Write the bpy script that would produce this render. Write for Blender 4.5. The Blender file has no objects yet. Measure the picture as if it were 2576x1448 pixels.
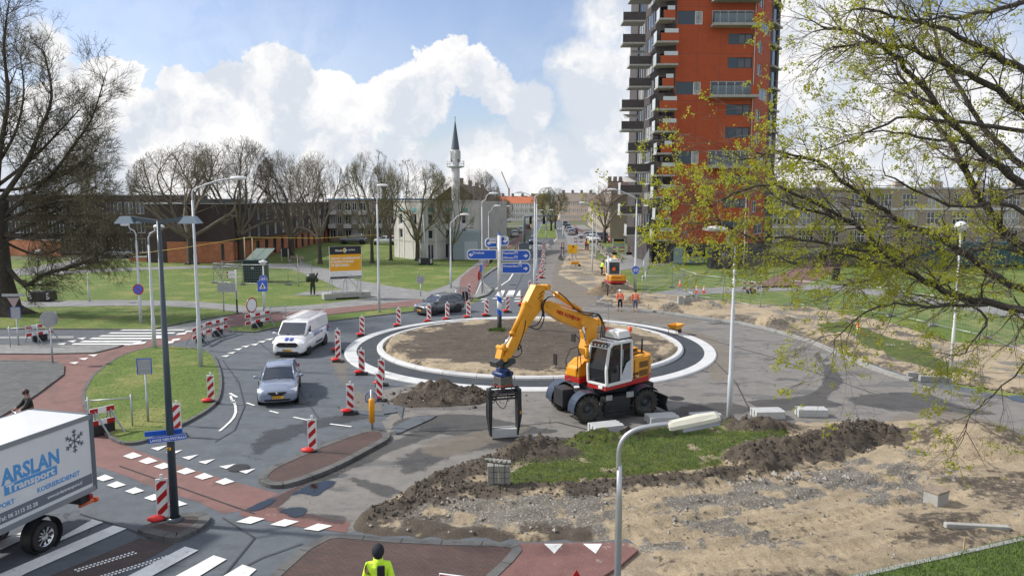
import bpy,bmesh,math,random
import numpy as np
from mathutils import Vector,Matrix
from mathutils.geometry import tessellate_polygon
R=math.radians
random.seed(7)
scene=bpy.context.scene
COL=scene.collection
# ---------------------------------------------------------------- camera
CAM_H=8.5;FPX=1880.0;PITCH=math.atan(224/1880.0)
CP,SP=math.cos(PITCH),math.sin(PITCH)
cam_d=bpy.data.cameras.new('camera')
cam_d.sensor_width=36.0;cam_d.sensor_fit='HORIZONTAL'
cam_d.lens=36.0*FPX/2575.0
cam_d.clip_start=0.1;cam_d.clip_end=4000.0
cam=bpy.data.objects.new('camera',cam_d);COL.objects.link(cam)
cam.location=(0,0,CAM_H);cam.rotation_euler=(math.pi/2-PITCH,0,0)
scene.camera=cam
scene.view_settings.view_transform='Standard'
scene.view_settings.look='None'
scene.view_settings.exposure=1.02
scene.view_settings.gamma=1.0
def G(x,y,z=0.0):
 """measured survey point -> ground position (x, y)"""
 u=(x-1287.5)/FPX;v=(724-y)/FPX
 t=(z-CAM_H)/(-SP+v*CP)
 return Vector((u*t,(CP+v*SP)*t,z))
def T(x,y,Y):
 u=(x-1287.5)/FPX;v=(724-y)/FPX
 t=Y/(CP+v*SP)
 return Vector((u*t,Y,CAM_H+t*(-SP+v*CP)))
def dirv(x,y):
 u=(x-1287.5)/FPX;v=(724-y)/FPX
 return Vector((u,CP+v*SP,-SP+v*CP)).normalized()
 # ---------------------------------------------------------------- sun and sky
SUN_EL,SUN_AZ=40.0,-80.0
sd=Vector((math.sin(R(SUN_AZ))*math.cos(R(SUN_EL)),math.cos(R(SUN_AZ))*math.cos(R(SUN_EL)),math.sin(R(SUN_EL))))
sun_d=bpy.data.lights.new('sun','SUN');sun_d.energy=2.2;sun_d.angle=R(3);sun_d.color=(1.0,0.95,0.87)
sun=bpy.data.objects.new('sun',sun_d);COL.objects.link(sun)
sun.rotation_euler=sd.to_track_quat('Z','Y').to_euler();sun.location=(-40,20,60)
world=bpy.data.worlds.new('World');scene.world=world;world.use_nodes=True
def make_world():
 nt=world.node_tree;nt.nodes.clear();N=nt.nodes.new;L=nt.links.new
 out=N('ShaderNodeOutputWorld');bg=N('ShaderNodeBackground');bg.inputs[1].default_value=0.1
 sky=N('ShaderNodeTexSky');sky.sky_type='NISHITA';sky.sun_disc=False
 sky.sun_elevation=R(SUN_EL);sky.sun_rotation=R(SUN_AZ);sky.air_density=1.0;sky.dust_density=1.2
 tc=N('ShaderNodeTexCoord')
 def vm(op,a,b=None):
  n=N('ShaderNodeVectorMath');n.operation=op
  for i,q in enumerate((a,b)):
   if q is None:continue
   if isinstance(q,(tuple,Vector)):n.inputs[i].default_value=tuple(q)
   else:L(q,n.inputs[i])
  return n
 def m(op,a,b=None,clamp=False):
  n=N('ShaderNodeMath');n.operation=op;n.use_clamp=clamp
  for i,q in enumerate((a,b)):
   if q is None:continue
   if isinstance(q,(int,float)):n.inputs[i].default_value=q
   else:L(q,n.inputs[i])
  return n.outputs[0]
 def noise(scale,detail=8,rough=0.55,vec=None):
  n=N('ShaderNodeTexNoise');n.inputs['Scale'].default_value=scale
  n.inputs['Detail'].default_value=detail;n.inputs['Roughness'].default_value=rough
  L(vec or tc.outputs['Generated'],n.inputs['Vector']);return n
 def warp(scale,amt,rough=.6):
  nz=noise(scale,9,rough)
  a=vm('SUBTRACT',nz.outputs['Color'],(0.5,0.5,0.5))
  s=N('ShaderNodeVectorMath');s.operation='SCALE';L(a.outputs[0],s.inputs[0]);s.inputs[3].default_value=amt
  return s.outputs[0]
 w=vm('ADD',tc.outputs['Generated'],warp(7.0,0.13))
 w=vm('ADD',w.outputs[0],warp(30.0,0.03,.65))
 balls=[(105,95,72,.6),(160,150,48,.6),(285,190,58,.08),(215,235,52,.1),(325,300,85,.1),(180,340,110,.1),(455,235,56,.1),(560,220,50,.1),(520,310,80,.12),(665,178,66,.08),(750,205,82,.1),(620,280,95,.1),(850,240,75,.1),(930,285,72,.12),(800,330,120,.15),(1140,125,44,.08),(1085,170,56,.1),(1175,190,66,.1),(1250,245,66,.15),(1040,260,88,.15),(1330,290,80,.3),(1530,50,120,.7),(1490,210,110,.5),(1620,300,220,.5),(1900,150,330,.8),(2300,330,330,.8),(2350,120,90,.5),(2150,60,130,.6),(2520,250,130,.6)]
 mask=None
 for(bx,by,br,soft)in balls:
  d=vm('DISTANCE',w.outputs[0],dirv(bx,by))
  mr=N('ShaderNodeMapRange');mr.interpolation_type='SMOOTHSTEP'
  L(d.outputs['Value'],mr.inputs[0])
  r=br/FPX
  mr.inputs[1].default_value=r*1.12+.0;mr.inputs[2].default_value=r*(1.05-soft)
  mr.inputs[3].default_value=0;mr.inputs[4].default_value=1
  mask=mr.outputs[0]if mask is None else m('MAXIMUM',mask,mr.outputs[0])
 sep=N('ShaderNodeSeparateXYZ');L(w.outputs[0],sep.inputs[0])
 mr=N('ShaderNodeMapRange');mr.interpolation_type='SMOOTHSTEP';L(sep.outputs[2],mr.inputs[0])
 mr.inputs[1].default_value=0.105;mr.inputs[2].default_value=0.06;mr.inputs[3].default_value=0;mr.inputs[4].default_value=1
 mask=m('MAXIMUM',mask,mr.outputs[0])
 n2=noise(2.6,9,.58)
 mr2=N('ShaderNodeMapRange');mr2.interpolation_type='SMOOTHSTEP';L(n2.outputs[0],mr2.inputs[0])
 mr2.inputs[1].default_value=.40;mr2.inputs[2].default_value=.52;mr2.inputs[3].default_value=0;mr2.inputs[4].default_value=.9  # cloud cover outside the view, thickened to add fill light
 out_of_view=N('ShaderNodeMapRange');L(sep.outputs[2],out_of_view.inputs[0])
 out_of_view.inputs[1].default_value=.36;out_of_view.inputs[2].default_value=.48
 mask=m('MAXIMUM',mask,m('MULTIPLY',mr2.outputs[0],out_of_view.outputs[0]))
 behind=N('ShaderNodeMapRange');L(sep.outputs[1],behind.inputs[0]);behind.inputs[1].default_value=.25;behind.inputs[2].default_value=-.1
 mask=m('MAXIMUM',mask,m('MULTIPLY',mr2.outputs[0],behind.outputs[0]))
 n3=noise(3.2,7,.6)
 veil=m('ADD',m('MULTIPLY',n3.outputs[0],.7),-.19,True)
 mask=m('MAXIMUM',mask,veil)
 n4=noise(9.0,8,.55,w.outputs[0])
 n5=noise(26.0,6,.55,w.outputs[0])
 off=vm('ADD',w.outputs[0],tuple(sd*.02+Vector((0,0,.03))));n6=noise(9.0,8,.55,off.outputs[0]);n7=noise(4.2,5,.5,w.outputs[0])
 rel=m('ADD',m('ADD',m('MULTIPLY',m('SUBTRACT',n4.outputs[0],n6.outputs[0]),1.1),m('MULTIPLY',n7.outputs[0],.8)),m('ADD',m('MULTIPLY',n5.outputs[0],.22),-.015))
 cr=N('ShaderNodeValToRGB');L(rel,cr.inputs[0])
 e=cr.color_ramp.elements
 e[0].position=.38;e[0].color=(3.55,3.8,4.2,1);e[1].position=.57;e[1].color=(5.1,5.05,5.0,1)
 mx=N('ShaderNodeMix');mx.data_type='RGBA';L(mask,mx.inputs[0])
 sb=N('ShaderNodeMix');sb.data_type='RGBA';sb.blend_type='MULTIPLY';sb.inputs[0].default_value=1
 L(sky.outputs[0],sb.inputs[6]);sb.inputs[7].default_value=(.70,.70,.80,1)
 L(sb.outputs[2],mx.inputs[6]);L(cr.outputs[0],mx.inputs[7])
 L(mx.outputs[2],bg.inputs[0]);L(bg.outputs[0],out.inputs[0])
make_world()
# ---------------------------------------------------------------- materials
_M={}
def lin(c):
 return tuple(((v/12.92)if v<=.04045 else((v+.055)/1.055)**2.4)for v in c)
def mat(name,col,rough=.6,metal=0.,var=0.,vscale=6.,bump=0.,bscale=30.,dirt=None,dscale=2.,dthr=.55,coat=0.,spec=.5,alpha=1.,trans=0.,emit=None,distort=0.):
 if name in _M:return _M[name]
 m=bpy.data.materials.new(name);m.use_nodes=True
 nt=m.node_tree;N=nt.nodes.new;L=nt.links.new
 b=nt.nodes['Principled BSDF']
 b.inputs['Base Color'].default_value=(*col,1);b.inputs['Roughness'].default_value=rough
 b.inputs['Metallic'].default_value=metal;b.inputs['Coat Weight'].default_value=coat
 b.inputs['Specular IOR Level'].default_value=spec
 if alpha<1:b.inputs['Alpha'].default_value=alpha
 if trans:b.inputs['Transmission Weight'].default_value=trans
 if emit:b.inputs['Emission Color'].default_value=(*emit[0],1);b.inputs['Emission Strength'].default_value=emit[1]
 tc=N('ShaderNodeTexCoord')
 out=None
 if var>0:
  n=N('ShaderNodeTexNoise');n.inputs['Scale'].default_value=vscale;n.inputs['Detail'].default_value=8;n.inputs['Roughness'].default_value=.65;n.inputs['Distortion'].default_value=distort
  L(tc.outputs['Object'],n.inputs['Vector'])
  r=N('ShaderNodeMapRange');L(n.outputs[0],r.inputs[0]);r.inputs[1].default_value=.3;r.inputs[2].default_value=.7
  r.inputs[3].default_value=1-var;r.inputs[4].default_value=1+var
  v=N('ShaderNodeVectorMath');v.operation='SCALE';v.inputs[0].default_value=col;L(r.outputs[0],v.inputs[3])
  out=v.outputs[0]
 if dirt:
  n=N('ShaderNodeTexNoise');n.inputs['Scale'].default_value=dscale;n.inputs['Detail'].default_value=9;n.inputs['Roughness'].default_value=.7
  L(tc.outputs['Object'],n.inputs['Vector'])
  r=N('ShaderNodeMapRange');r.interpolation_type='SMOOTHSTEP';L(n.outputs[0],r.inputs[0]);r.inputs[1].default_value=dthr;r.inputs[2].default_value=dthr+.12
  r.inputs[4].default_value=.85
  x=N('ShaderNodeMix');x.data_type='RGBA';L(r.outputs[0],x.inputs[0])
  if out:L(out,x.inputs[6])
  else:x.inputs[6].default_value=(*col,1)
  x.inputs[7].default_value=(*dirt,1);out=x.outputs[2]
 if out:L(out,b.inputs['Base Color'])
 if bump>0:
  n=N('ShaderNodeTexNoise');n.inputs['Scale'].default_value=bscale;n.inputs['Detail'].default_value=6;n.inputs['Roughness'].default_value=.7
  L(tc.outputs['Object'],n.inputs['Vector'])
  bp=N('ShaderNodeBump');bp.inputs['Strength'].default_value=min(1,bump);bp.inputs['Distance'].default_value=.02*max(1,bump)
  L(n.outputs[0],bp.inputs['Height']);L(bp.outputs[0],b.inputs['Normal'])
 _M[name]=m
 return m
def brickmat(name,c1,c2,mortar,scale=1.,bw=.5,bh=.25,ms=.02,bump=.3,rough=.8,axis='XY',bias=0.,rot=0.,nv=.25):
 if name in _M:return _M[name]
 m=mat(name,c1,rough)
 nt=m.node_tree;N=nt.nodes.new;L=nt.links.new;b=nt.nodes['Principled BSDF']
 tc=N('ShaderNodeTexCoord');mp=N('ShaderNodeMapping');L(tc.outputs['Object'],mp.inputs[0])
 if axis=='XZ':mp.inputs['Rotation'].default_value=(R(90),0,0)
 if axis=='YZ':mp.inputs['Rotation'].default_value=(R(90),0,R(90))
 if rot:mp.inputs['Rotation'].default_value=(0,0,rot)
 br=N('ShaderNodeTexBrick');L(mp.outputs[0],br.inputs['Vector'])
 br.inputs['Color1'].default_value=(*c1,1);br.inputs['Color2'].default_value=(*c2,1);br.inputs['Mortar'].default_value=(*mortar,1)
 br.inputs['Scale'].default_value=scale;br.inputs['Mortar Size'].default_value=ms;br.inputs['Bias'].default_value=bias
 br.inputs['Brick Width'].default_value=bw;br.inputs['Row Height'].default_value=bh
 n=N('ShaderNodeTexNoise');n.inputs['Scale'].default_value=.9;n.inputs['Detail'].default_value=9;n.inputs['Roughness'].default_value=.7;L(tc.outputs['Object'],n.inputs['Vector'])
 r=N('ShaderNodeMapRange');L(n.outputs[0],r.inputs[0]);r.inputs[1].default_value=.3;r.inputs[2].default_value=.7;r.inputs[3].default_value=1-nv;r.inputs[4].default_value=1+nv
 v=N('ShaderNodeVectorMath');v.operation='SCALE';L(br.outputs[0],v.inputs[0]);L(r.outputs[0],v.inputs[3])
 L(v.outputs[0],b.inputs['Base Color'])
 bp=N('ShaderNodeBump');bp.inputs['Strength'].default_value=bump;bp.inputs['Distance'].default_value=.01;bp.invert=True
 L(br.outputs['Fac'],bp.inputs['Height']);L(bp.outputs[0],b.inputs['Normal'])
 return m
WHITE=mat('white_paint',(.78,.78,.77),.45,var=.06,vscale=3)
BLACK=mat('black_rubber',(.02,.02,.021),.7,var=.3,vscale=8)
GALV=mat('galvanised_steel',(.42,.44,.46),.42,.6,var=.12,vscale=5)
POLEW=mat('pole_grey_paint',(.52,.55,.58),.45,.0,var=.08,vscale=2)
REDP=mat('red_reflective',(.42,.01,.012),.4)
WREFL=mat('white_reflective',(.8,.8,.8),.4)
BAGRED=mat('red_sandbag',(.62,.02,.02),.5,var=.2,vscale=9,bump=.6,bscale=14)
BLUE=mat('sign_blue',(.012,.10,.52),.4)
CONC=mat('concrete',(.36,.355,.33),.85,var=.16,vscale=3,bump=.3,bscale=40,dirt=(.2,.19,.17),dscale=1.3,dthr=.58)
CONCN=mat('new_concrete',(.56,.57,.57),.8,var=.1,vscale=2.5,bump=.15,bscale=50)
GLASS=mat('dark_glass',(.03,.042,.06),.03,.12,spec=.9,coat=.5)
YEL=mat('machine_yellow',(.76,.325,.012),.42,coat=.15,var=.1,vscale=2.2,dirt=(.33,.19,.06),dscale=3.2,dthr=.60)
MRED=mat('machine_red',(.42,.012,.012),.4,coat=.2,var=.1,vscale=3)
MWHT=mat('machine_white',(.70,.71,.70),.45,coat=.15,var=.06,vscale=2,dirt=(.42,.38,.32),dscale=3.,dthr=.62)
MDK=mat('machine_black',(.018,.02,.024),.5,var=.3,vscale=4,dirt=(.055,.05,.042),dscale=2.2,dthr=.58)
CHROME=mat('chrome',(.7,.71,.72),.18,1.0)
ORANGE=mat('hivis_orange',(.95,.13,.02),.6,var=.1,vscale=9)
LIME=mat('hivis_lime',(.62,.95,.04),.6,var=.1,vscale=9)
SKIN=mat('skin',(.52,.30,.22),.5)
NAVY=mat('dark_cloth',(.014,.016,.024),.85,var=.25,vscale=12)
REFL=mat('reflective_tape',(.6,.62,.62),.35)
HAIR=mat('brown_hair',(.045,.022,.012),.6)
TYRE=mat('tyre',(.025,.025,.026),.8,var=.3,vscale=5)
LAMPG=mat('headlamp_glass',(.75,.78,.8),.08,spec=1.,coat=.8)
LEDR=mat('tail_lamp',(.35,.01,.01),.2,coat=.5)
PLATE=mat('number_plate',(.85,.45,.02),.4)
AMBER=mat('amber_lens',(.8,.16,.01),.25,coat=.5)
# ---------------------------------------------------------------- mesh builder
def rotm(a):return Matrix.Rotation(a,3,'Z')
class MB:
 def __init__(s):s.v=[];s.f=[];s.m=[];s.cur=0;s.sm=[];s.smooth=False
 def add(s,vs,fs,smooth=None):
  o=len(s.v);s.v+=[tuple(q)for q in vs]
  for f in fs:s.f.append(tuple(i+o for i in f));s.m.append(s.cur);s.sm.append(s.smooth if smooth is None else smooth)
 def box(s,c,d,rz=0,M=None,taper=None):
  hx,hy,hz=d[0]/2,d[1]/2,d[2]/2
  t=taper or(1,1)
  vs=[Vector((x*hx*(t[0]if z>0 else 1),y*hy*(t[1]if z>0 else 1),z*hz))for z in(-1,1)for y in(-1,1)for x in(-1,1)]
  if M is not None:vs=[M@q for q in vs]
  elif rz:r=rotm(rz);vs=[r@q for q in vs]
  c=Vector(c);vs=[q+c for q in vs]
  s.add(vs,[(0,2,3,1),(4,5,7,6),(0,1,5,4),(2,6,7,3),(0,4,6,2),(1,3,7,5)])
  return s
 def beam(s,a,b,w,h):
  """box of section w x h between two points"""
  a,b=Vector(a),Vector(b);d=b-a;L=d.length
  q=d.to_track_quat('X','Z').to_matrix()
  s.box((a+b)/2,(L,w,h),M=q);return s
 def tube(s,pts,rad,n=8,cap=True,smooth=True):
  pts=[Vector(q)for q in pts]
  if not isinstance(rad,(list,tuple)):rad=[rad]*len(pts)
  vs=[];fs=[];prev=None
  for i,q in enumerate(pts):
   if i==0:d=pts[1]-q
   elif i==len(pts)-1:d=q-pts[i-1]
   else:d=(pts[i+1]-q).normalized()+(q-pts[i-1]).normalized()
   if d.length<1e-9:d=Vector((0,0,1))
   d.normalize()
   if prev is None:
    up=Vector((0,0,1))if abs(d.z)<.9 else Vector((1,0,0))
    x=d.cross(up).normalized()
   else:
    x=(prev-d*prev.dot(d))
    x=x.normalized()if x.length>1e-6 else d.orthogonal().normalized()
   prev=x;y=d.cross(x)
   for k in range(n):
    a=2*math.pi*k/n
    vs.append(q+(x*math.cos(a)+y*math.sin(a))*rad[i])
  for i in range(len(pts)-1):
   for k in range(n):
    a=i*n+k;b=i*n+(k+1)%n
    fs.append((a,b,b+n,a+n))
  s.add(vs,fs,smooth)
  if cap:
   o=len(s.v)-len(vs)
   for ring in(list(range(n))[::-1],[len(vs)-n+k for k in range(n)]):
    s.f.append(tuple(o+k for k in ring));s.m.append(s.cur);s.sm.append(False)
  return s
 def cyl(s,a,b,r,n=16,r2=None):return s.tube([a,b],[r,r if r2 is None else r2],n)
 def lathe(s,prof,c=(0,0,0),n=20,M=None,smooth=True):
  vs=[];fs=[];c=Vector(c)
  for(r,z)in prof:
   for k in range(n):
    a=2*math.pi*k/n;q=Vector((r*math.cos(a),r*math.sin(a),z))
    vs.append((M@q if M is not None else q)+c)
  for i in range(len(prof)-1):
   for k in range(n):
    a=i*n+k;b=i*n+(k+1)%n
    fs.append((a,b,b+n,a+n))
  s.add(vs,fs,smooth);return s
 def ball(s,c,r,n=12,sc=(1,1,1)):
  c=Vector(c);vs=[];fs=[];m=max(4,n//2)
  for i in range(m+1):
   ph=math.pi*i/m
   for k in range(n):
    a=2*math.pi*k/n
    vs.append(c+Vector((r*sc[0]*math.sin(ph)*math.cos(a),r*sc[1]*math.sin(ph)*math.sin(a),r*sc[2]*math.cos(ph))))
  for i in range(m):
   for k in range(n):
    a=i*n+k;b=i*n+(k+1)%n
    fs.append((a,a+n,b+n,b))
  s.add(vs,fs,True);return s
 def prism(s,poly,a,b,plane='XZ'):
  """extrude a 2-D outline between a and b along the third axis"""
  def mk(p,t):
   if plane=='XZ':return Vector((p[0],t,p[1]))
   if plane=='YZ':return Vector((t,p[0],p[1]))
   return Vector((p[0],p[1],t))
  n=len(poly);vs=[mk(p,a)for p in poly]+[mk(p,b)for p in poly]
  fs=[(i,(i+1)%n,(i+1)%n+n,i+n)for i in range(n)]
  tri=tessellate_polygon([[Vector((p[0],p[1],0))for p in poly]])
  fs+=[tuple(t)for t in tri]+[tuple(i+n for i in t[::-1])for t in tri]
  s.add(vs,fs,False);return s
 def loft(s,rings,cap=True,closed=True,smooth=True):
  n=len(rings[0]);vs=[Vector(q)for r in rings for q in r];fs=[]
  for i in range(len(rings)-1):
   for k in range(n if closed else n-1):
    a=i*n+k;b=i*n+(k+1)%n
    fs.append((a,b,b+n,a+n))
  s.add(vs,fs,smooth)
  if cap:
   o=len(s.v)-len(vs)
   for ring in(list(range(n))[::-1],[len(vs)-n+k for k in range(n)]):
    s.f.append(tuple(o+k for k in ring));s.m.append(s.cur);s.sm.append(False)
  return s
 def mesh(s,name,mats):
  me=bpy.data.meshes.new(name);me.from_pydata(s.v,[],s.f)
  if not isinstance(mats,(list,tuple)):mats=[mats]
  for m in mats:me.materials.append(m)
  me.polygons.foreach_set('material_index',s.m);me.polygons.foreach_set('use_smooth',s.sm)
  me.validate();me.update()
  return me
 def build(s,name,mats,parent=None,bevel=0,sub=0,recalc=True):
  me=s.mesh(name,mats)
  if recalc and len(s.f)<20000:
   bm=bmesh.new();bm.from_mesh(me);bmesh.ops.recalc_face_normals(bm,faces=bm.faces);bm.to_mesh(me);bm.free()
  o=bpy.data.objects.new(name,me);COL.objects.link(o)
  if parent:o.parent=parent
  if sub:
   md=o.modifiers.new('sub','SUBSURF');md.levels=sub;md.render_levels=sub
  if bevel:
   md=o.modifiers.new('bev','BEVEL');md.width=bevel;md.segments=2;md.limit_method='ANGLE';md.angle_limit=R(40)
  return o
def tag(o,label=None,cat=None,group=None,kind=None):
 if label:o['label']=label
 if cat:o['category']=cat
 if group:o['group']=group
 if kind:o['kind']=kind
 return o
def thing(name,loc,label,cat,rz=0,group=None):
 o=bpy.data.objects.new(name,None);COL.objects.link(o);o.empty_display_size=.2
 o.location=loc;o.rotation_euler=(0,0,rz)
 return tag(o,label,cat,group)
KIDS={}
def kids(o):
 return[c for c in bpy.data.objects if c.parent is o]
def dup(root,loc=None,rz=None,label=None,scale=None,_p=None):
 """copy of a thing with copies of its parts and sub-parts"""
 c=root.copy();COL.objects.link(c)
 if _p is not None:c.parent=_p
 if loc is not None:c.location=loc
 if rz is not None:c.rotation_euler=(0,0,rz)
 if scale is not None:c.scale=scale
 if label:c['label']=label
 for k in root.children:dup(k,_p=c)
 return c
def text(body,size,M,material,parent,name='lettering',depth=.004,bold=0.,align='LEFT',spacing=1.,sx=1.,fit=None):
 cu=bpy.data.curves.new('t','FONT');cu.body=body;cu.size=size;cu.extrude=depth;cu.offset=bold*size
 cu.align_x=align;cu.resolution_u=2;cu.space_character=spacing
 o=bpy.data.objects.new('t',cu);COL.objects.link(o)
 dg=bpy.context.evaluated_depsgraph_get();me=bpy.data.meshes.new_from_object(o.evaluated_get(dg))
 bpy.data.objects.remove(o);bpy.data.curves.remove(cu)
 if fit:sx=fit/max(v.co.x for v in me.vertices)
 me.transform(Matrix.Diagonal((sx,1,1,1)));me.transform(M)
 me.materials.clear();me.materials.append(material)
 r=bpy.data.objects.new(name,me);COL.objects.link(r)
 if parent:r.parent=parent
 return r
def frame(origin,xdir,zdir=(0,0,1)):
 """matrix: local x -> xdir, local y -> zdir (up), local z -> outward normal"""
 x=Vector(xdir).normalized();y=Vector(zdir).normalized();z=x.cross(y).normalized();y=z.cross(x)
 M=Matrix((x,y,z)).transposed().to_4x4();M.translation=Vector(origin);return M
 # ================================================================ GROUND
def crom(pts,n=6,closed=True):
 P=[Vector(p).to_2d()for p in pts];out=[]
 m=len(P)
 for i in range(m if closed else m-1):
  if closed:a,b,c,d=P[i-1],P[i],P[(i+1)%m],P[(i+2)%m]
  else:a,b,c,d=P[max(i-1,0)],P[i],P[i+1],P[min(i+2,m-1)]
  for k in range(n):
   t=k/n
   out.append(.5*((2*b)+(c-a)*t+(2*a-5*b+4*c-d)*t*t+(3*b-a-3*c+d)*t**3))
 if not closed:out.append(P[-1])
 return out
def area(p):return sum(p[i-1][0]*p[i][1]-p[i][0]*p[i-1][1]for i in range(len(p)))/2
def inset(p,w):
 n=len(p);out=[];s=1 if area(p)>0 else-1
 for i in range(n):
  a,b,c=Vector(p[i-1]).to_2d(),Vector(p[i]).to_2d(),Vector(p[(i+1)%n]).to_2d()
  e1=(b-a);e2=(c-b)
  if e1.length<1e-6 or e2.length<1e-6:out.append(b);continue
  e1.normalize();e2.normalize()
  n1=Vector((-e1.y,e1.x))*s;n2=Vector((-e2.y,e2.x))*s
  q=n1+n2;
  q=q/max(.35,q.dot(n1))if q.length>1e-4 else n1
  out.append(b+q*w)
 return out
def ground_pts(D,z,smooth):
 w=[G(x,y,z)for x,y in D]
 return crom(w,smooth)if smooth else[q.to_2d()for q in w]
def slab(name,D,z,material,smooth=0,kerb=0.,kmat=None,drop=.14,world=False,kind='structure',label=None):
 P=[Vector(q).to_2d()for q in D]if world else ground_pts(D,z,smooth)
 if world and smooth:P=crom(P,smooth)
 mb=MB()
 Q=inset(P,kerb)if kerb else P
 tri=tessellate_polygon([[Vector((q.x,q.y,0))for q in Q]])
 zz=z-(.012 if kerb else 0)
 vs=[(q.x,q.y,zz)for q in Q]
 if drop and not kerb:
  n=len(Q);mb.add(vs+[(q.x,q.y,z-drop)for q in Q],[tuple(t)for t in tri]+[(i,(i+1)%n,(i+1)%n+n,i+n)for i in range(n)])
 else:mb.add(vs,[tuple(t)for t in tri])
 o=mb.build(name,material,recalc=False)
 me=o.data
 bm=bmesh.new();bm.from_mesh(me)
 for f in bm.faces:
  if f.normal.z<-.5:f.normal_flip()
 bm.to_mesh(me);bm.free()
 tag(o,kind=kind,label=label)
 if kerb:
  kb=MB();n=len(P)
  vs=[(q.x,q.y,z-drop)for q in P]+[(q.x,q.y,z)for q in P]+[(q.x,q.y,z)for q in Q]+[(q.x,q.y,z-.05)for q in Q]
  fs=[]
  for i in range(n):
   j=(i+1)%n
   for r in range(3):fs.append((r*n+i,r*n+j,(r+1)*n+j,(r+1)*n+i))
  kb.add(vs,fs)
  acc=0.;kb.cur=1
  for i in range(n):
   j=(i+1)%n;seg=(P[j]-P[i]).length;t=1.-acc
   while t<seg:
    f=t/seg;a=P[i].lerp(P[j],f);b=Q[i].lerp(Q[j],f);d=(P[j]-P[i]).normalized()*.012
    kb.add([(a.x-d.x,a.y-d.y,z+.002),(a.x+d.x,a.y+d.y,z+.002),(b.x+d.x,b.y+d.y,z+.002),(b.x-d.x,b.y-d.y,z+.002)],[(0,1,2,3)]);o2=(a-b).normalized()*.003
    kb.add([(a.x-d.x+o2.x,a.y-d.y+o2.y,z),(a.x+d.x+o2.x,a.y+d.y+o2.y,z),(a.x+d.x+o2.x,a.y+d.y+o2.y,z-drop),(a.x-d.x+o2.x,a.y-d.y+o2.y,z-drop)],[(0,1,2,3)]);t+=1.
   acc=(acc+seg)%1.
  k=kb.build('kerb',[kmat or KERB,mat('kerb_joint',(.03,.03,.03),.9)]);tag(k,kind='structure')
 return o
def surf(name,base,alt=None,thr=.52,wid=.08,scale=.6,fine=.12,fscale=40.,bump=.25,rough=.85,wet=None,wthr=.6,wscale=.35,bd=.01,streak=None,crack=None):
 """weathered ground: base colour, patches of a second colour, fine grain, damp patches with lower roughness"""
 if name in _M:return _M[name]
 m=mat(name,base,rough);nt=m.node_tree;N=nt.nodes.new;L=nt.links.new;b=nt.nodes['Principled BSDF']
 tc=N('ShaderNodeTexCoord');vec=tc.outputs['Object']
 if streak:
  mp=N('ShaderNodeMapping');L(vec,mp.inputs[0]);mp.inputs['Rotation'].default_value=(0,0,streak[0]);mp.inputs['Scale'].default_value=(1,streak[1],1);vecs=mp.outputs[0]
 else:vecs=vec
 def noise(sc,d=9,ro=.65,v=None):
  n=N('ShaderNodeTexNoise');n.inputs['Scale'].default_value=sc;n.inputs['Detail'].default_value=d;n.inputs['Roughness'].default_value=ro;L(v or vec,n.inputs['Vector']);return n.outputs[0]
 def mr(x,a,c,lo,hi):
  r=N('ShaderNodeMapRange');r.interpolation_type='SMOOTHSTEP';L(x,r.inputs[0]);r.inputs[1].default_value=a;r.inputs[2].default_value=c;r.inputs[3].default_value=lo;r.inputs[4].default_value=hi;return r.outputs[0]
 cur=None
 def mix(fac,a,bb):
  x=N('ShaderNodeMix');x.data_type='RGBA';L(fac,x.inputs[0])
  for i,q in((6,a),(7,bb)):
   if isinstance(q,tuple):x.inputs[i].default_value=(*q,1)
   else:L(q,x.inputs[i])
  return x.outputs[2]
 cur=base
 if alt:cur=mix(mr(noise(scale,v=vecs),thr,thr+wid,0,1),cur,alt)
 if wet:
  wf=mr(noise(wscale,10,.6,vecs),wthr,wthr+.04,0,1)
  cur=mix(wf,cur,wet)
  rr=N('ShaderNodeMapRange');L(wf,rr.inputs[0]);rr.inputs[3].default_value=rough;rr.inputs[4].default_value=.38;L(rr.outputs[0],b.inputs['Roughness'])
 if crack:
  vo=N('ShaderNodeTexVoronoi');vo.feature='DISTANCE_TO_EDGE';vo.inputs['Scale'].default_value=crack[0];wn=N('ShaderNodeTexNoise');wn.inputs['Scale'].default_value=2.5;wn.inputs['Detail'].default_value=6;L(vec,wn.inputs['Vector'])
  ad=N('ShaderNodeVectorMath');ad.operation='MULTIPLY_ADD';L(wn.outputs['Color'],ad.inputs[0]);ad.inputs[1].default_value=(.9,.9,0);L(vec,ad.inputs[2]);L(ad.outputs[0],vo.inputs['Vector'])
  cm=N('ShaderNodeMath');cm.operation='MULTIPLY';L(mr(vo.outputs[0],crack[1],0,0,1),cm.inputs[0]);L(mr(noise(.5,3,.5),.5,.62,0,1),cm.inputs[1]);cur=mix(cm.outputs[0],cur,tuple(q*.35 for q in base))
 f1=mr(noise(fscale,4,.7),.3,.7,1-fine,1+fine);f2=mr(noise(1.7,8,.7),.3,.7,.86,1.14)
 mm=N('ShaderNodeMath');mm.operation='MULTIPLY';L(f1,mm.inputs[0]);L(f2,mm.inputs[1])
 v=N('ShaderNodeVectorMath');v.operation='SCALE';L(mm.outputs[0],v.inputs[3])
 if isinstance(cur,tuple):v.inputs[0].default_value=cur
 else:L(cur,v.inputs[0])
 L(v.outputs[0],b.inputs['Base Color'])
 bp=N('ShaderNodeBump');bp.inputs['Strength'].default_value=bump;bp.inputs['Distance'].default_value=bd
 L(noise(fscale*.7,6,.7),bp.inputs['Height']);L(bp.outputs[0],b.inputs['Normal'])
 return m
ASPH=surf('new_asphalt',(.100,.114,.130),(.086,.098,.112),.5,.1,.5,.16,30,wet=(.076,.086,.096),wthr=.68,wscale=.25,streak=(.6,2.5),crack=(.35,.012))
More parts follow.
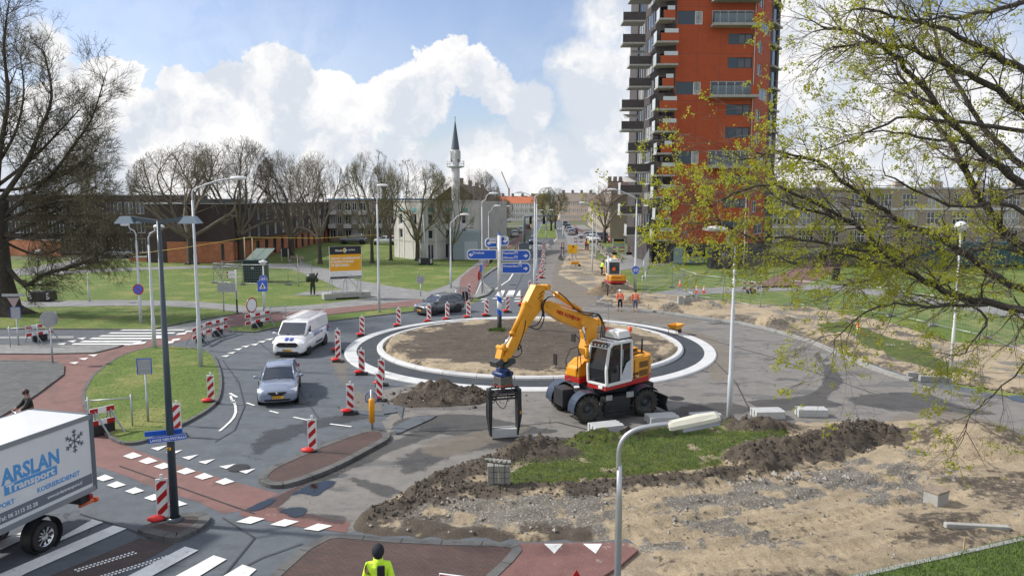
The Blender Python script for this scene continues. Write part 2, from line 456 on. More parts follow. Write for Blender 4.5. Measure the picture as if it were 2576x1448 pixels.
OLDA=surf('worn_asphalt',(.185,.175,.160),(.125,.122,.118),.52,.08,.35,.16,22,bump=.5,wet=(.085,.082,.078),wthr=.61,wscale=.28,streak=(.15,2.2),bd=.02,crack=(.45,.018))
GRASS=surf('grass_turf',(.095,.15,.022),(.19,.205,.055),.46,.18,.3,.4,9,bump=1.,bd=.06,rough=.95)
GRASS2=surf('worn_turf',(.075,.115,.022),(.11,.095,.045),.56,.1,.5,.4,12,bump=1.,bd=.06,rough=.95)
REDA=surf('red_asphalt',(.195,.105,.092),(.15,.088,.078),.5,.12,.8,.1,40)
REDW=surf('worn_red_asphalt',(.175,.088,.078),(.30,.25,.2),.585,.08,1.1,.2,30)
PAVE=brickmat('grey_pavers',(.26,.26,.255),(.21,.21,.21),(.10,.10,.10),1.,.6,.3,.012,rot=.2)
PAVED=brickmat('dark_pavers',(.115,.12,.12),(.09,.095,.095),(.05,.05,.05),1.,.4,.2,.012,rot=.5)
RBRICK=brickmat('red_brick_pavers',(.105,.058,.048),(.075,.048,.042),(.04,.032,.028),1.,.21,.075,.008,rot=.35)
RBRICK2=brickmat('dark_brick_pavers',(.088,.058,.052),(.065,.05,.047),(.04,.036,.034),1.,.21,.075,.008,rot=.1)
KERB=surf('kerb_concrete',(.115,.115,.112),(.085,.085,.083),.5,.1,1.5,.15,30)
KERBL=surf('pale_kerb',(.30,.30,.285),(.22,.22,.205),.5,.1,1.5,.15,30)
MARK=surf('road_marking',(.72,.72,.70),(.40,.40,.40),.63,.03,5.,.06,30,bump=.1)
CRACK=surf('damp_asphalt',(.045,.045,.044),(.07,.068,.065),.5,.1,1.,.15,30,rough=.5)
mb=MB();mb.add([(-900,-60,-.05),(900,-60,-.05),(900,1500,-.05),(-900,1500,-.05)],[(0,1,2,3)])
tag(mb.build('ground',surf('far_ground',(.10,.115,.05),(.16,.155,.12),.5,.15,.02,.15,2.),recalc=False),kind='structure')
slab('lawn',[(-1500,1000),(-1500,655),(0,655),(500,652),(700,640),(780,615),(905,603),(1190,603),(1260,630),(1250,700),(1200,790),(900,860),(0,900)],-.02,GRASS,drop=0)
slab('lawn',[(1590,615),(1700,657),(2100,655),(3600,655),(3900,1200),(2300,960),(1700,800),(1500,735),(1465,660)],-.02,GRASS,drop=0)
slab('road',[(-900,829),(0,828),(300,829),(480,828),(600,832),(640,836),(700,824),(830,808),(960,793),(1060,782),(1150,773),(1190,762),(1225,744),(1245,727),(1212,706),(1224,690),(1252,673),(1300,652),(1318,640),(1330,600),(1345,567),(1350,552),(1430,552),(1440,575),(1462,640),(1500,740),(1760,795),(2000,845),(2300,945),(2900,1080),(3300,2600),(-900,2600)],0,ASPH,drop=0)
slab('cross_street',[(1100,572),(1180,562),(1300,556),(1480,556),(1640,566),(1640,560),(1480,551.5),(1300,551.5),(1150,556)],.003,ASPH,drop=0)
slab('worn_road',[(1396,600),(1424,600),(1440,640),(1475,700),(1510,760),(1700,796),(1870,818),(2020,856),(2150,911),(2280,956),(2330,970),(2420,985),(2700,1020),(2700,1140),(2240,1080),(2000,1075),(1800,1085),(1500,1130),(1300,1170),(1100,1260),(990,1300),(880,1338),(830,1331),(760,1318),(612,1286),(700,1245),(765,1212),(880,1160),(985,1105),(960,1060),(985,1040),(955,1010),(940,985),(1330,905),(1345,760),(1350,700),(1371,616)],.004,OLDA,drop=0)
RC=Vector((1.02,42.8))
def ring(name,r0,r1,z0,z1,material,n=128,drop=.2):
 m=MB();vs=[]
 for(r,z)in((r1,z1-drop),(r1,z1),(r0,z0),(r0,z0-.08)):
  for k in range(n):a=2*math.pi*k/n;vs.append((RC.x+r*math.cos(a),RC.y+r*math.sin(a),z))
 fs=[(q*n+k,q*n+(k+1)%n,(q+1)*n+(k+1)%n,(q+1)*n+k)for q in range(3)for k in range(n)]
 m.add(vs,fs);return tag(m.build(name,material),kind='structure')
def kerb_ring(name,r0,r1,z,count,material,bev):
 m=MB();gap=.012
 for i in range(count):
  a0=2*math.pi*i/count+gap/r1;a1=2*math.pi*(i+1)/count-gap/r1;S=5
  rings=[]
  for k in range(S+1):
   a=a0+(a1-a0)*k/S;c,s_=math.cos(a),math.sin(a)
   rings.append([(RC.x+r*c,RC.y+r*s_,zz)for r,zz in((r0,-.05),(r0,z),(r1-bev,z),(r1,z-bev),(r1,-.05))])
  m.loft(rings,smooth=False)
 return tag(m.build(name,material),kind='structure')
kerb_ring('roundabout_outer_band',9.86,10.52,.09,34,CONCN,.05)
ring('roundabout_apron',8.74,9.87,.115,.085,surf('black_asphalt',(.040,.048,.058),(.05,.058,.068),.5,.1,.8,.15,30))
kerb_ring('roundabout_kerb',8.43,8.74,.27,30,CONCN,.07)
def vnoise(X,Y,seed=0):
 def h(ix,iy):
  n=(ix.astype(np.int64)*374761393+iy.astype(np.int64)*668265263+seed*1442695041)&0xffffffff
  n=((n^(n>>13))*1274126177)&0xffffffff
  return((n^(n>>16))&0xffff)/65535.
 ix,iy=np.floor(X),np.floor(Y);fx,fy=X-ix,Y-iy
 fx=fx*fx*(3-2*fx);fy=fy*fy*(3-2*fy)
 a,b,c,d=h(ix,iy),h(ix+1,iy),h(ix,iy+1),h(ix+1,iy+1)
 return(a*(1-fx)+b*fx)*(1-fy)+(c*(1-fx)+d*fx)*fy
def fbm(X,Y,o=5,seed=0,g=.5):
 s=0;a=1;t=0
 for i in range(o):
  s=s+a*vnoise(X*2**i,Y*2**i,seed+i);t+=a;a*=g
 return s/t
def sdist(X,Y,P):
 """signed distance to polygon, positive inside"""
 P=[(float(p[0]),float(p[1]))for p in P];d=np.full(X.shape,1e9);ins=np.zeros(X.shape,bool)
 for i in range(len(P)):
  x0,y0=P[i-1];x1,y1=P[i]
  ex,ey=x1-x0,y1-y0;L2=ex*ex+ey*ey+1e-12
  t=np.clip(((X-x0)*ex+(Y-y0)*ey)/L2,0,1)
  d=np.minimum(d,(X-x0-t*ex)**2+(Y-y0-t*ey)**2)
  c=((y0>Y)!=(y1>Y))&(X<(x1-x0)*(Y-y0)/(y1-y0+1e-12)+x0)
  ins^=c
 d=np.sqrt(d);return np.where(ins,d,-d)
def line_d(X,Y,pts):
 d=np.full(X.shape,1e9)
 for i in range(len(pts)-1):
  x0,y0=pts[i][0],pts[i][1];x1,y1=pts[i+1][0],pts[i+1][1]
  ex,ey=x1-x0,y1-y0;L2=ex*ex+ey*ey+1e-12
  t=np.clip(((X-x0)*ex+(Y-y0)*ey)/L2,0,1)
  d=np.minimum(d,(X-x0-t*ex)**2+(Y-y0-t*ey)**2)
 return np.sqrt(d)
def dirtmat(name,sand,soil,gravel,grass):
 m=mat(name,sand,.95);nt=m.node_tree;N=nt.nodes.new;L=nt.links.new;b=nt.nodes['Principled BSDF']
 at=N('ShaderNodeAttribute');at.attribute_name='zone';sp=N('ShaderNodeSeparateColor');L(at.outputs['Color'],sp.inputs[0])
 tc=N('ShaderNodeTexCoord')
 def noise(sc,d=8,ro=.65):
  n=N('ShaderNodeTexNoise');n.inputs['Scale'].default_value=sc;n.inputs['Detail'].default_value=d;n.inputs['Roughness'].default_value=ro;L(tc.outputs['Object'],n.inputs['Vector']);return n.outputs[0]
 def mr(x,a,c,lo,hi):
  r=N('ShaderNodeMapRange');L(x,r.inputs[0]);r.inputs[1].default_value=a;r.inputs[2].default_value=c;r.inputs[3].default_value=lo;r.inputs[4].default_value=hi;return r.outputs[0]
 def mix(f,a,c):
  x=N('ShaderNodeMix');x.data_type='RGBA';L(f,x.inputs[0])
  for i,q in((6,a),(7,c)):
   if isinstance(q,tuple):x.inputs[i].default_value=(*q,1)
   else:L(q,x.inputs[i])
  return x.outputs[2]
 nz=noise(5)
 def soft(ch):
  a=N('ShaderNodeMath');a.operation='ADD';L(sp.outputs[ch],a.inputs[0]);L(mr(nz,.3,.7,-.42,.42),a.inputs[1]);return mr(a.outputs[0],.28,.74,0,1)
 vo=N('ShaderNodeTexVoronoi');vo.inputs['Scale'].default_value=13;L(tc.outputs['Object'],vo.inputs['Vector'])
 st=mix(mr(vo.outputs['Distance'],.18,.42,0,1),gravel,tuple(q*.5 for q in gravel))
 c=mix(soft(2),sand,st)
 c=mix(soft(1),c,soil)
 g=mix(mr(noise(3.5),.42,.58,0,1),grass,(grass[0]*1.7,grass[1]*1.35,grass[2]*1.3))
 g=mix(mr(noise(1.6),.58,.68,0,1),g,soil)
 c=mix(soft(0),c,g)
 f=N('ShaderNodeMath');f.operation='MULTIPLY';L(mr(noise(26,5),.3,.7,.68,1.32),f.inputs[0]);L(mr(noise(1.1),.3,.7,.78,1.2),f.inputs[1])
 v=N('ShaderNodeVectorMath');v.operation='SCALE';L(c,v.inputs[0]);L(f.outputs[0],v.inputs[3]);L(v.outputs[0],b.inputs['Base Color'])
 bp=N('ShaderNodeBump');bp.inputs['Strength'].default_value=.9;bp.inputs['Distance'].default_value=.06
 L(noise(17,7,.75),bp.inputs['Height']);L(bp.outputs[0],b.inputs['Normal'])
 return m
DIRT=dirtmat('excavated_earth',(.38,.305,.205),(.095,.077,.058),(.36,.33,.28),(.060,.092,.015))
def terrain(name,P,res,hf,zf,z0=.0,label=None,edge=.35,kind='structure'):
 xs=[p[0]for p in P];ys=[p[1]for p in P]
 X,Y=np.meshgrid(np.arange(min(xs)-res,max(xs)+res,res),np.arange(min(ys)-res,max(ys)+res,res),indexing='ij')
 jx=(vnoise(X*3,Y*3,5)-.5)*.3;jy=(vnoise(X*3,Y*3,6)-.5)*.3
 S=sdist(X+jx,Y+jy,P)
 e=np.clip(S/edge,0,1)
 H=z0+hf(X,Y,S)*e-.03*(1-e);Z=zf(X,Y,S)
 ok=S>-.12
 nx,ny=X.shape;idx=-np.ones(X.shape,int)
 cell=ok[:-1,:-1]|ok[1:,:-1]|ok[:-1,1:]|ok[1:,1:]
 use=np.zeros(X.shape,bool)
 for a in(0,1):
  for b in(0,1):use[a:nx-1+a,b:ny-1+b]|=cell
 idx[use]=np.arange(use.sum())
 V=np.stack([X[use],Y[use],H[use]],1)
 i,j=np.nonzero(cell)
 F=np.stack([idx[i,j],idx[i+1,j],idx[i+1,j+1],idx[i,j+1]],1)
 me=bpy.data.meshes.new(name);me.vertices.add(len(V));me.vertices.foreach_set('co',V.ravel())
 me.loops.add(F.size);me.loops.foreach_set('vertex_index',F.ravel().astype(np.int32))
 me.polygons.add(len(F));me.polygons.foreach_set('loop_start',np.arange(0,F.size,4,dtype=np.int32));me.polygons.foreach_set('loop_total',np.full(len(F),4,dtype=np.int32))
 me.polygons.foreach_set('use_smooth',np.ones(len(F),bool))
 me.update(calc_edges=True)
 ca=me.color_attributes.new('zone','FLOAT_COLOR','POINT')
 C=np.stack([np.clip(q[use],0,1)for q in Z]+[np.ones(use.sum())],1).astype(np.float32);ca.data.foreach_set('color',C.ravel())
 me.materials.append(DIRT);o=bpy.data.objects.new(name,me);COL.objects.link(o)
 return tag(o,label=label,kind=kind)
def lump(X,Y,S_list):
 h=0
 for(cx,cy,r,a,hh)in S_list:
  d=((X-cx)**2+((Y-cy)/a)**2)/(r*r);h=np.maximum(h,hh*np.clip(1-d,0,1)**.9)
 return h
gx=lambda D:[tuple(G(x,y)[:2])for x,y in D]
# --- the dug-up ground in the right foreground
site=gx([(884,1340),(905,1292),(1005,1240),(1110,1182),(1210,1148),(1330,1122),(1500,1104),(1640,1082),(1840,1065),(2060,1060),(2240,1060),(2330,1052),(2440,1078),(2700,1105),(2800,1300),(2600,1350),(2400,1400),(2200,1440),(2050,1475),(1900,1530),(1700,1480),(1606,1386),(1578,1360),(1330,1361),(1240,1360),(1050,1352)])
turf=gx([(1255,1232),(1262,1195),(1300,1165),(1390,1150),(1430,1118),(1560,1108),(1700,1085),(1840,1076),(1960,1085),(1985,1098),(1930,1130),(1900,1160),(1790,1185),(1640,1200),(1480,1218),(1340,1232)])
grav=gx([(980,1290),(1100,1262),(1300,1262),(1600,1248),(1900,1215),(2100,1200),(2300,1160),(2360,1200),(2200,1240),(1900,1300),(1600,1345),(1300,1350),(950,1345)])
soilA=gx([(1050,1235),(1180,1190),(1290,1160),(1420,1130),(1600,1100),(1850,1070),(1980,1085)])
soilB=gx([(920,1310),(1050,1262),(1200,1240),(1400,1240),(1560,1225),(1760,1210),(1900,1190)])
ridge=gx([(1890,1168),(1960,1146),(2030,1140),(2090,1118),(2150,1100),(2215,1102)])
def site_h(X,Y,S):
 dA=line_d(X,Y,soilA);dB=line_d(X,Y,soilB);t=sdist(X,Y,turf)
 h=.02+.10*fbm(X*.8,Y*.8,5,11)+.05*fbm(X*4,Y*4,4,3)
 h+=.28*np.clip(1-dA/.8,0,1)*fbm(X*2.2,Y*2.2,4,8)*1.6+.2*np.clip(1-dB/.6,0,1)*fbm(X*2.6,Y*2.6,4,9)*1.5
 h=np.where(t>0,h*.6+.12*np.clip(t/.3,0,1),h)
 g1,g2,g3,g4=G(2140,1105),G(1985,1150),G(2440,1120),G(1900,1090)
 m=lump(X,Y,[(g4.x,g4.y,1.3,.4,.25),(G(1350,1150).x,G(1350,1150).y,1.5,.4,.22),(G(1500,1118).x,G(1500,1118).y,1.2,.35,.18)])
 m=np.maximum(m,.38*np.clip(1-line_d(X,Y,ridge)/(.75+.5*fbm(X,Y,3,14)),0,1)**.8)
 h+=m*(.25+1.5*fbm(X*2.1,Y*2.1,6,21,.68))+.30*np.abs(fbm(X*3.3,Y*3.3,4,61,.75)-.5)*2*np.clip(m*5,0,1)+.07*(vnoise(X*7,Y*7,12)>.6)*np.clip(m*5,0,1)
 h+=lump(X,Y,[(g3.x,g3.y,2.3,.8,.7)])*(.9+.2*fbm(X*3,Y*3,4,2))
 u=(X*.25+Y)*2.2+1.5*fbm(X*.3,Y*.3,3,4)
 far=np.clip((sdist(X,Y,grav)+.5),0,1)
 for A,B_ in((G(1050,1330),G(1900,1235)),(G(1300,1345),G(2250,1190)),(G(1700,1360),G(2560,1180)),(G(2100,1220),G(2330,1080)),(G(1650,1400),G(2500,1290))):
  d=B_-A;Ln=d.length;d=d/Ln;s=(X-A.x)*d.x+(Y-A.y)*d.y;l=(X-A.x)*-d.y+(Y-A.y)*d.x+.25*np.sin(s*.5)
  for o in(-.8,.8):k=np.clip(1-np.abs((l-o)/.24)**3,0,1)*(s>0)*(s<Ln);h+=k*(-.055+.045*(np.sin(s*22+np.abs(l-o)*9)>0));h+=.05*np.clip(1-np.abs(np.abs(l-o)-.33)/.1,0,1)*(s>0)*(s<Ln)
 h+=.035*np.sin(u*3)*far+.02*(vnoise(X*9,Y*9,31)>.72)*far
 return h
def site_z(X,Y,S):
 n=(fbm(X*1.5,Y*1.5,5,77)-.5)
 dA=line_d(X,Y,soilA);dB=line_d(X,Y,soilB);t=sdist(X,Y,turf)
 g1,g2=G(2140,1105),G(1985,1150)
 lm=lump(X,Y,[(G(1900,1090).x,G(1900,1090).y,1.4,.4,1),(G(1350,1155).x,G(1350,1155).y,1.8,.5,1)])
 lm=np.maximum(lm,np.clip(1.3-line_d(X,Y,ridge)/.95+n,0,1))
 soil=np.maximum.reduce([np.clip(1.5-dA/.55+n*2,0,1),np.clip(1.5-dB/.42+n*2,0,1),np.clip(lm*3+n,0,1),np.clip(1.-S/.8+n*3,0,1)*(X<2)])
 brown=.62*np.clip(fbm(X*.35+3,Y*.9,5,15)*5-2.35,0,1)+.5*(vnoise(X*4,Y*9,91)>.9)
 gr=np.clip(sdist(X,Y,grav)*.6+.45+n*6,0,.95)
 soil=np.maximum(soil,brown*1.1)
 ta=np.clip(t*3+.5+n,0,1)
 ta=ta*np.clip(1.25-lm*2.2-1.2*np.clip(fbm(X*1.3,Y*1.3,5,33)-.56,0,1)*6,0,1)
 return ta,soil*(1-.3*ta),gr
slab('trench_bed',[(1560,1362),(1700,1380),(1800,1500),(1600,1700),(1300,1700),(1450,1480)],.0065,surf('dark_sand',(.25,.2,.14),(.30,.25,.18),.5,.1,1.,.2,14),drop=0)
terrain('dug_up_ground',site,.085,site_h,site_z,.012)
# --- bare soil inside the roundabout
circ=[(RC.x+8.36*math.cos(a),RC.y+8.36*math.sin(a))for a in[2*math.pi*k/64 for k in range(64)]]
def in_h(X,Y,S):
 r=np.hypot(X-RC.x,Y-RC.y)
 return .15+.16*fbm(X*.7,Y*.7,4,41)+.12*fbm(X*1.6,Y*3.4,5,44,.6)+.06*np.sin(Y*9+3*fbm(X*.5,Y*.5,3,9))*np.clip(1-r/7.5,0,1)
def in_z(X,Y,S):
 n=fbm(X*.8,Y*.8,5,60)-.5;k=np.clip(.95-S*.55+n*3.2,0,1)
 gp=G(1250,842);d=np.hypot(X-gp.x,Y-gp.y)
 return np.clip(1.3-d/.45,0,1),(1-k)*.95,k*.25
terrain('roundabout_soil',circ,.11,in_h,in_z,.05,edge=.2)
# --- verge and trench on the right of the new kerb
rv=gx([(1500,757),(1560,771),(1640,778),(1740,791),(1870,809),(2020,846),(2150,901),(2290,946),(2400,962),(2560,985),(2900,1040),(2900,900),(2575,870),(2400,862),(2250,815),(2050,775),(1870,765),(1740,748),(1600,737),(1510,735),(1480,705),(1500,720),(1520,745)])
rv_g=gx([(2045,818),(2130,812),(2200,838),(2300,870),(2420,935),(2380,950),(2250,905),(2130,860)])
def rv_h(X,Y,S):
 g=sdist(X,Y,rv_g)
 m=lump(X,Y,[(G(2130,862).x,G(2130,862).y,2.,.7,.5),(G(1960,815).x,G(1960,815).y,2.4,.6,.5),(G(1760,775).x,G(1760,775).y,3.4,.35,.5),(G(2290,895).x,G(2290,895).y,1.8,.7,.5),(G(1600,760).x,G(1600,760).y,2.,.4,.45),(G(2340,885).x,G(2340,885).y,2.,.5,.3)])
 return .04+.14*fbm(X*.8,Y*.8,5,51)+m*(.5+.9*fbm(X*1.9,Y*1.9,5,52,.6))*(g<0)
def rv_z(X,Y,S):
 n=fbm(X*.9,Y*.9,5,88)-.5
 return np.clip(sdist(X,Y,rv_g)*2+.4+n,0,1),np.clip(.62-S*.35+n*4,0,.62),np.clip(n*5+.1,0,1)
terrain('verge_earth',rv,.13,rv_h,rv_z,.01,edge=.3)
sp_=gx([(1400,690),(1415,660),(1425,640),(1450,618),(1478,618),(1500,650),(1560,690),(1600,725),(1560,742),(1500,738),(1450,715)])
terrain('sand_strip',sp_,.25,lambda X,Y,S:.03+.12*fbm(X*.7,Y*.7,4,71),lambda X,Y,S:(0*X,np.clip((fbm(X*.4,Y*.4,4,72)-.5)*4,0,.6),np.clip((fbm(X*.5,Y*.5,4,73)-.45)*4,0,1)),.006,edge=.5)
def strip(name,pts,w,z,material,drop=.15,smooth=5,seg=True,kind='structure'):
 P=crom([G(x,y,z)for x,y in pts],smooth,closed=False);m=MB();n=len(P);rings=[]
 for i in range(n):
  d=(P[min(i+1,n-1)]-P[max(i-1,0)]).normalized();q=Vector((-d.y,d.x))*w/2
  a,b=P[i]+q,P[i]-q
  rings.append([(a.x,a.y,z-drop),(a.x,a.y,z),(b.x,b.y,z),(b.x,b.y,z-drop)])
 m.loft(rings,smooth=False);return tag(m.build(name,material),kind=kind)
strip('kerb',[(1590,773),(1640,779),(1740,793),(1870,811),(2020,849),(2150,903),(2230,933),(2292,950)],.32,.16,KERBL)
strip('kerb',[(2575,1352),(2400,1392),(2250,1425),(2050,1470),(1900,1500)],.14,.07,KERBL)
slab('verge',[(2800,1290),(2575,1345),(2400,1387),(2250,1420),(2050,1463),(1900,1495),(2100,1800),(3200,1600)],.05,GRASS2,drop=.1)
# --- islands, pavements and cycle paths on the left
slab('cycle_path',[(0,885),(240,888),(300,873),(345,862),(420,848),(478,836),(520,822),(570,806),(640,790),(700,784),(800,792),(640,826),(560,836),(480,852),(400,872),(250,960),(215,1010),(225,1060),(300,1113),(420,1160),(560,1203),(700,1240),(610,1283),(560,1290),(500,1262),(400,1230),(300,1190),(180,1150),(60,1100),(-100,1020),(-600,1200),(-600,885)],.004,REDA,drop=0)
slab('cycle_path',[(610,1284),(700,1243),(765,1215),(700,1276),(800,1296),(882,1312),(870,1338),(740,1322),(600,1294)],.008,REDW,drop=0)
slab('cycle_path',[(1290,1365),(1575,1362),(1604,1382),(1560,1420),(1480,1470),(1180,1560)],.082,REDW,drop=.25)
slab('grass_island',[(300,1110),(258,1085),(226,1050),(206,1010),(212,972),(245,930),(310,890),(395,869),(470,872),(530,885),(555,930),(556,985),(535,1020),(470,1060),(400,1092),(350,1110)],.10,GRASS,smooth=4,kerb=.14)
slab('paved_island',[(-600,904),(60,905),(140,907),(162,918),(160,940),(100,985),(60,1012),(-60,1080),(-600,1300)],.08,PAVED,smooth=0,kerb=.2)
slab('pavement',[(-600,862),(180,866),(311,866),(300,871),(240,886),(120,889),(-600,887)],.06,PAVE,kerb=.12)
slab('pavement',[(405,825),(500,808),(560,796),(640,786),(640,794),(560,808),(520,820),(470,830)],.006,PAVE,drop=0)
slab('grass_verge',[(-900,825),(0,826),(380,827),(480,806),(610,786),(540,776),(420,769),(300,768),(0,773),(-900,778)],.06,GRASS,kerb=.12)
slab('cycle_path',[(-900,779),(0,774),(300,768.5),(420,770),(540,777),(640,790),(700,786),(830,775),(960,763),(1060,752),(1140,744),(1153,728),(1159,698),(1186,676),(1245,648),(1312,603),(1330,580),(1341,566),(1333,566),(1318,580),(1296,600),(1240,640),(1225,670),(1203,700),(1200,740),(1175,765),(1060,770),(960,776),(830,790),(700,806),(600,806),(540,790),(420,782),(300,780),(0,785),(-900,790)],.010,REDA,drop=0)
FP=[(-900,762),(0,758),(300,754),(450,756),(560,763),(640,772),(700,772),(800,765),(920,750),(1010,740),(1080,732),(1130,715),(1180,675),(1240,632),(1290,602),(1318,580),(1326,580),(1300,603),(1245,648),(1186,676),(1159,698),(1153,728),(1140,744),(1060,753),(960,764),(830,776),(700,787),(640,790),(540,778),(420,770),(300,768),(0,773),(-900,778)]
slab('footpath',FP,.004,PAVE,drop=0)
slab('footpath',[(615,658),(700,664),(760,662),(830,678),(900,705),(1000,722),(1075,732),(1000,742),(930,748),(905,738),(840,742),(735,742),(770,733),(860,728),(800,700),(730,676),(610,672)],.0,PAVE,smooth=0,drop=0)
slab('footpath',[(-600,704),(130,690),(300,681),(520,674),(615,671),(615,666),(500,668),(300,674),(120,683),(-600,696)],.0,PAVE,drop=0)
slab('footpath',[(0,682),(160,660),(230,640),(300,640),(220,668),(60,690)],.003,PAVE,drop=0)
slab('grass_verge',[(640,834),(700,822),(830,806),(960,791),(1060,780),(1140,772),(1170,760),(1130,757),(1060,766),(960,777),(830,791),(700,807),(560,823),(580,832)],.07,GRASS,kerb=.12)
slab('traffic_island',[(1240,727),(1222,712),(1212,700),(1235,682),(1252,672),(1240,672),(1222,684),(1203,705),(1196,735),(1182,745),(1200,748),(1228,740)],.1,PAVE,kerb=.12)
slab('median',[(1345,599),(1357,572.5),(1398,572.5),(1403.5,599)],.1,GRASS,kerb=.25,kmat=KERBL)
slab('median',[(1358.5,570),(1361,562.5),(1395,562.5),(1397,570)],.1,GRASS,kerb=.25,kmat=KERBL)
slab('pavement',[(1437,640),(1424,600),(1412,572),(1420,566),(1470,566),(1520,596),(1620,612),(1700,640),(1590,660),(1540,630),(1480,618)],.02,PAVE,drop=0)
slab('cycle_path',[(1440,566),(1446,566),(1476,588),(1502,612),(1482,612),(1462,588)],.03,REDA,drop=0)
slab('grass_verge',[(1505,607),(1530,603),(1600,604),(1640,622),(1655,640),(1600,641),(1540,636)],.05,GRASS)
slab('footpath',[(1470,678),(1540,655),(1700,645),(1700,660),(1610,672),(1500,690)],.01,PAVE,drop=0)
slab('footpath',[(1610,742),(1700,726),(1900,720),(2100,716),(2200,728),(2600,790),(2600,806),(2200,742),(2080,728),(1900,733),(1760,740),(1660,752)],.0,PAVE,drop=0)
slab('footpath',[(2050,655),(2160,655),(2060,700),(2000,722),(1880,724),(1960,690)],.0,REDA,drop=0)
slab('traffic_island',[(1297,628),(1303,618),(1335,618),(1338,624),(1330,630),(1305,634)],.1,PAVE,kerb=.15)
slab('traffic_island',[(1353,618),(1370,612),(1392,613),(1378,621)],.1,PAVE,kerb=.15,kmat=KERBL)
slab('splitter_island',[(652,1196),(668,1180),(700,1163),(800,1120),(900,1085),(945,1078),(975,1085),(978,1100),(945,1120),(860,1165),(780,1198),(720,1216),(680,1218),(655,1208)],.12,RBRICK,smooth=3,kerb=.26)
slab('splitter_island',[(346,1330),(395,1308),(440,1292),(495,1286),(522,1290),(528,1303),(505,1325),(470,1342),(440,1352),(395,1345)],.12,RBRICK2,smooth=2,kerb=.28)
slab('brick_median',[(60,1480),(130,1445),(250,1395),(350,1352),(438,1366),(395,1392),(300,1440),(200,1500),(-100,1700)],.008,RBRICK2,drop=0)
slab('brick_pavement',[(820,1344),(860,1340),(1000,1352),(1130,1358),(1240,1360),(1305,1366),(1313,1382),(1290,1410),(1250,1448),(1190,1520),(1050,1700),(400,1700),(640,1480),(760,1375)],.1,RBRICK,smooth=0,kerb=.24)
slab('broken_road',[(985,1075),(1040,1048),(1098,1044),(1085,1052),(1000,1090)],.05,ASPH,drop=.08)
slab('broken_road',[(955,1010),(1015,1022),(1010,1050),(1000,1035),(965,1040)],.05,ASPH,drop=.08)
WATER=mat('puddle_water',(.015,.02,.025),.03,spec=1.)
def softmat(name,col,rough):
 m=mat(name,col,rough,var=.15,vscale=3);nt=m.node_tree;b=nt.nodes['Principled BSDF'];N=nt.nodes.new;L=nt.links.new
 at=N('ShaderNodeAttribute');at.attribute_name='cover';tc=N('ShaderNodeTexCoord');n=N('ShaderNodeTexNoise');n.inputs['Scale'].default_value=1.6;n.inputs['Detail'].default_value=10;n.inputs['Roughness'].default_value=.72;L(tc.outputs['Object'],n.inputs['Vector'])
 a=N('ShaderNodeMath');a.operation='ADD';L(at.outputs['Fac'],a.inputs[0]);L(n.outputs[0],a.inputs[1]);r=N('ShaderNodeMapRange');r.interpolation_type='SMOOTHSTEP';L(a.outputs[0],r.inputs[0]);r.inputs[1].default_value=.93;r.inputs[2].default_value=1.1;r.inputs[4].default_value=.46;L(r.outputs[0],b.inputs['Alpha']);return m
DAMP=softmat('damp_stain',(.048,.048,.048),.5)
PUD=softmat('puddle_water_soft',(.012,.016,.02),.02)
for n_ in PUD.node_tree.nodes:
 if n_.type=='MAP_RANGE' and abs(n_.inputs[4].default_value-.46)<.01:n_.inputs[4].default_value=.95
DUST=softmat('sandy_dust',(.27,.235,.19),.95)
PZ=[0.]
def patch(name,D,z=.012,m=None,smooth=4,w=.35):
 PZ[0]+=.0006;z=.0085+PZ[0]
 if m is WATER:m=PUD;w=.22
 P=ground_pts(D,z,smooth);xs=[p[0]for p in P];ys=[p[1]for p in P];g=.12
 X,Y=np.meshgrid(np.arange(min(xs)-.4,max(xs)+.4,g),np.arange(min(ys)-.4,max(ys)+.4,g),indexing='ij');S=np.clip(sdist(X,Y,P)/w*.5+.5,0,1)
 nx,ny=X.shape;V=np.stack([X.ravel(),Y.ravel(),np.full(X.size,z)],1);F=[(i*ny+j,(i+1)*ny+j,(i+1)*ny+j+1,i*ny+j+1)for i in range(nx-1)for j in range(ny-1)if S[i:i+2,j:j+2].max()>.02]
 me=bpy.data.meshes.new(name);me.from_pydata(V.tolist(),[],F);a=me.attributes.new('cover','FLOAT','POINT');a.data.foreach_set('value',S.ravel().astype(np.float32));me.materials.append(m or DAMP)
 o=bpy.data.objects.new(name,me);COL.objects.link(o);return tag(o,kind='structure')
patch('damp_patch',[(615,1284),(700,1243),(830,1182),(985,1108),(1075,1075),(1130,1078),(1000,1130),(880,1182),(800,1218),(745,1236),(700,1272)],.010)
patch('damp_patch',[(880,1200),(960,1215),(1010,1235),(985,1245),(1000,1262),(905,1222)],.011)
patch('damp_patch',[(700,1275),(745,1282),(800,1290),(870,1298),(860,1318),(820,1310),(760,1304),(715,1292)],.012)
patch('damp_patch',[(985,1072),(1030,1048),(1180,1040),(1260,1055),(1330,1070),(1400,1085),(1200,1100),(1080,1085)],.010)
patch('damp_patch',[(1880,1008),(1990,1000),(2060,975),(2070,925),(2045,892),(2070,890),(2100,925),(2120,960),(2080,1000),(2120,1020),(2000,1030),(1940,1035)],.010)
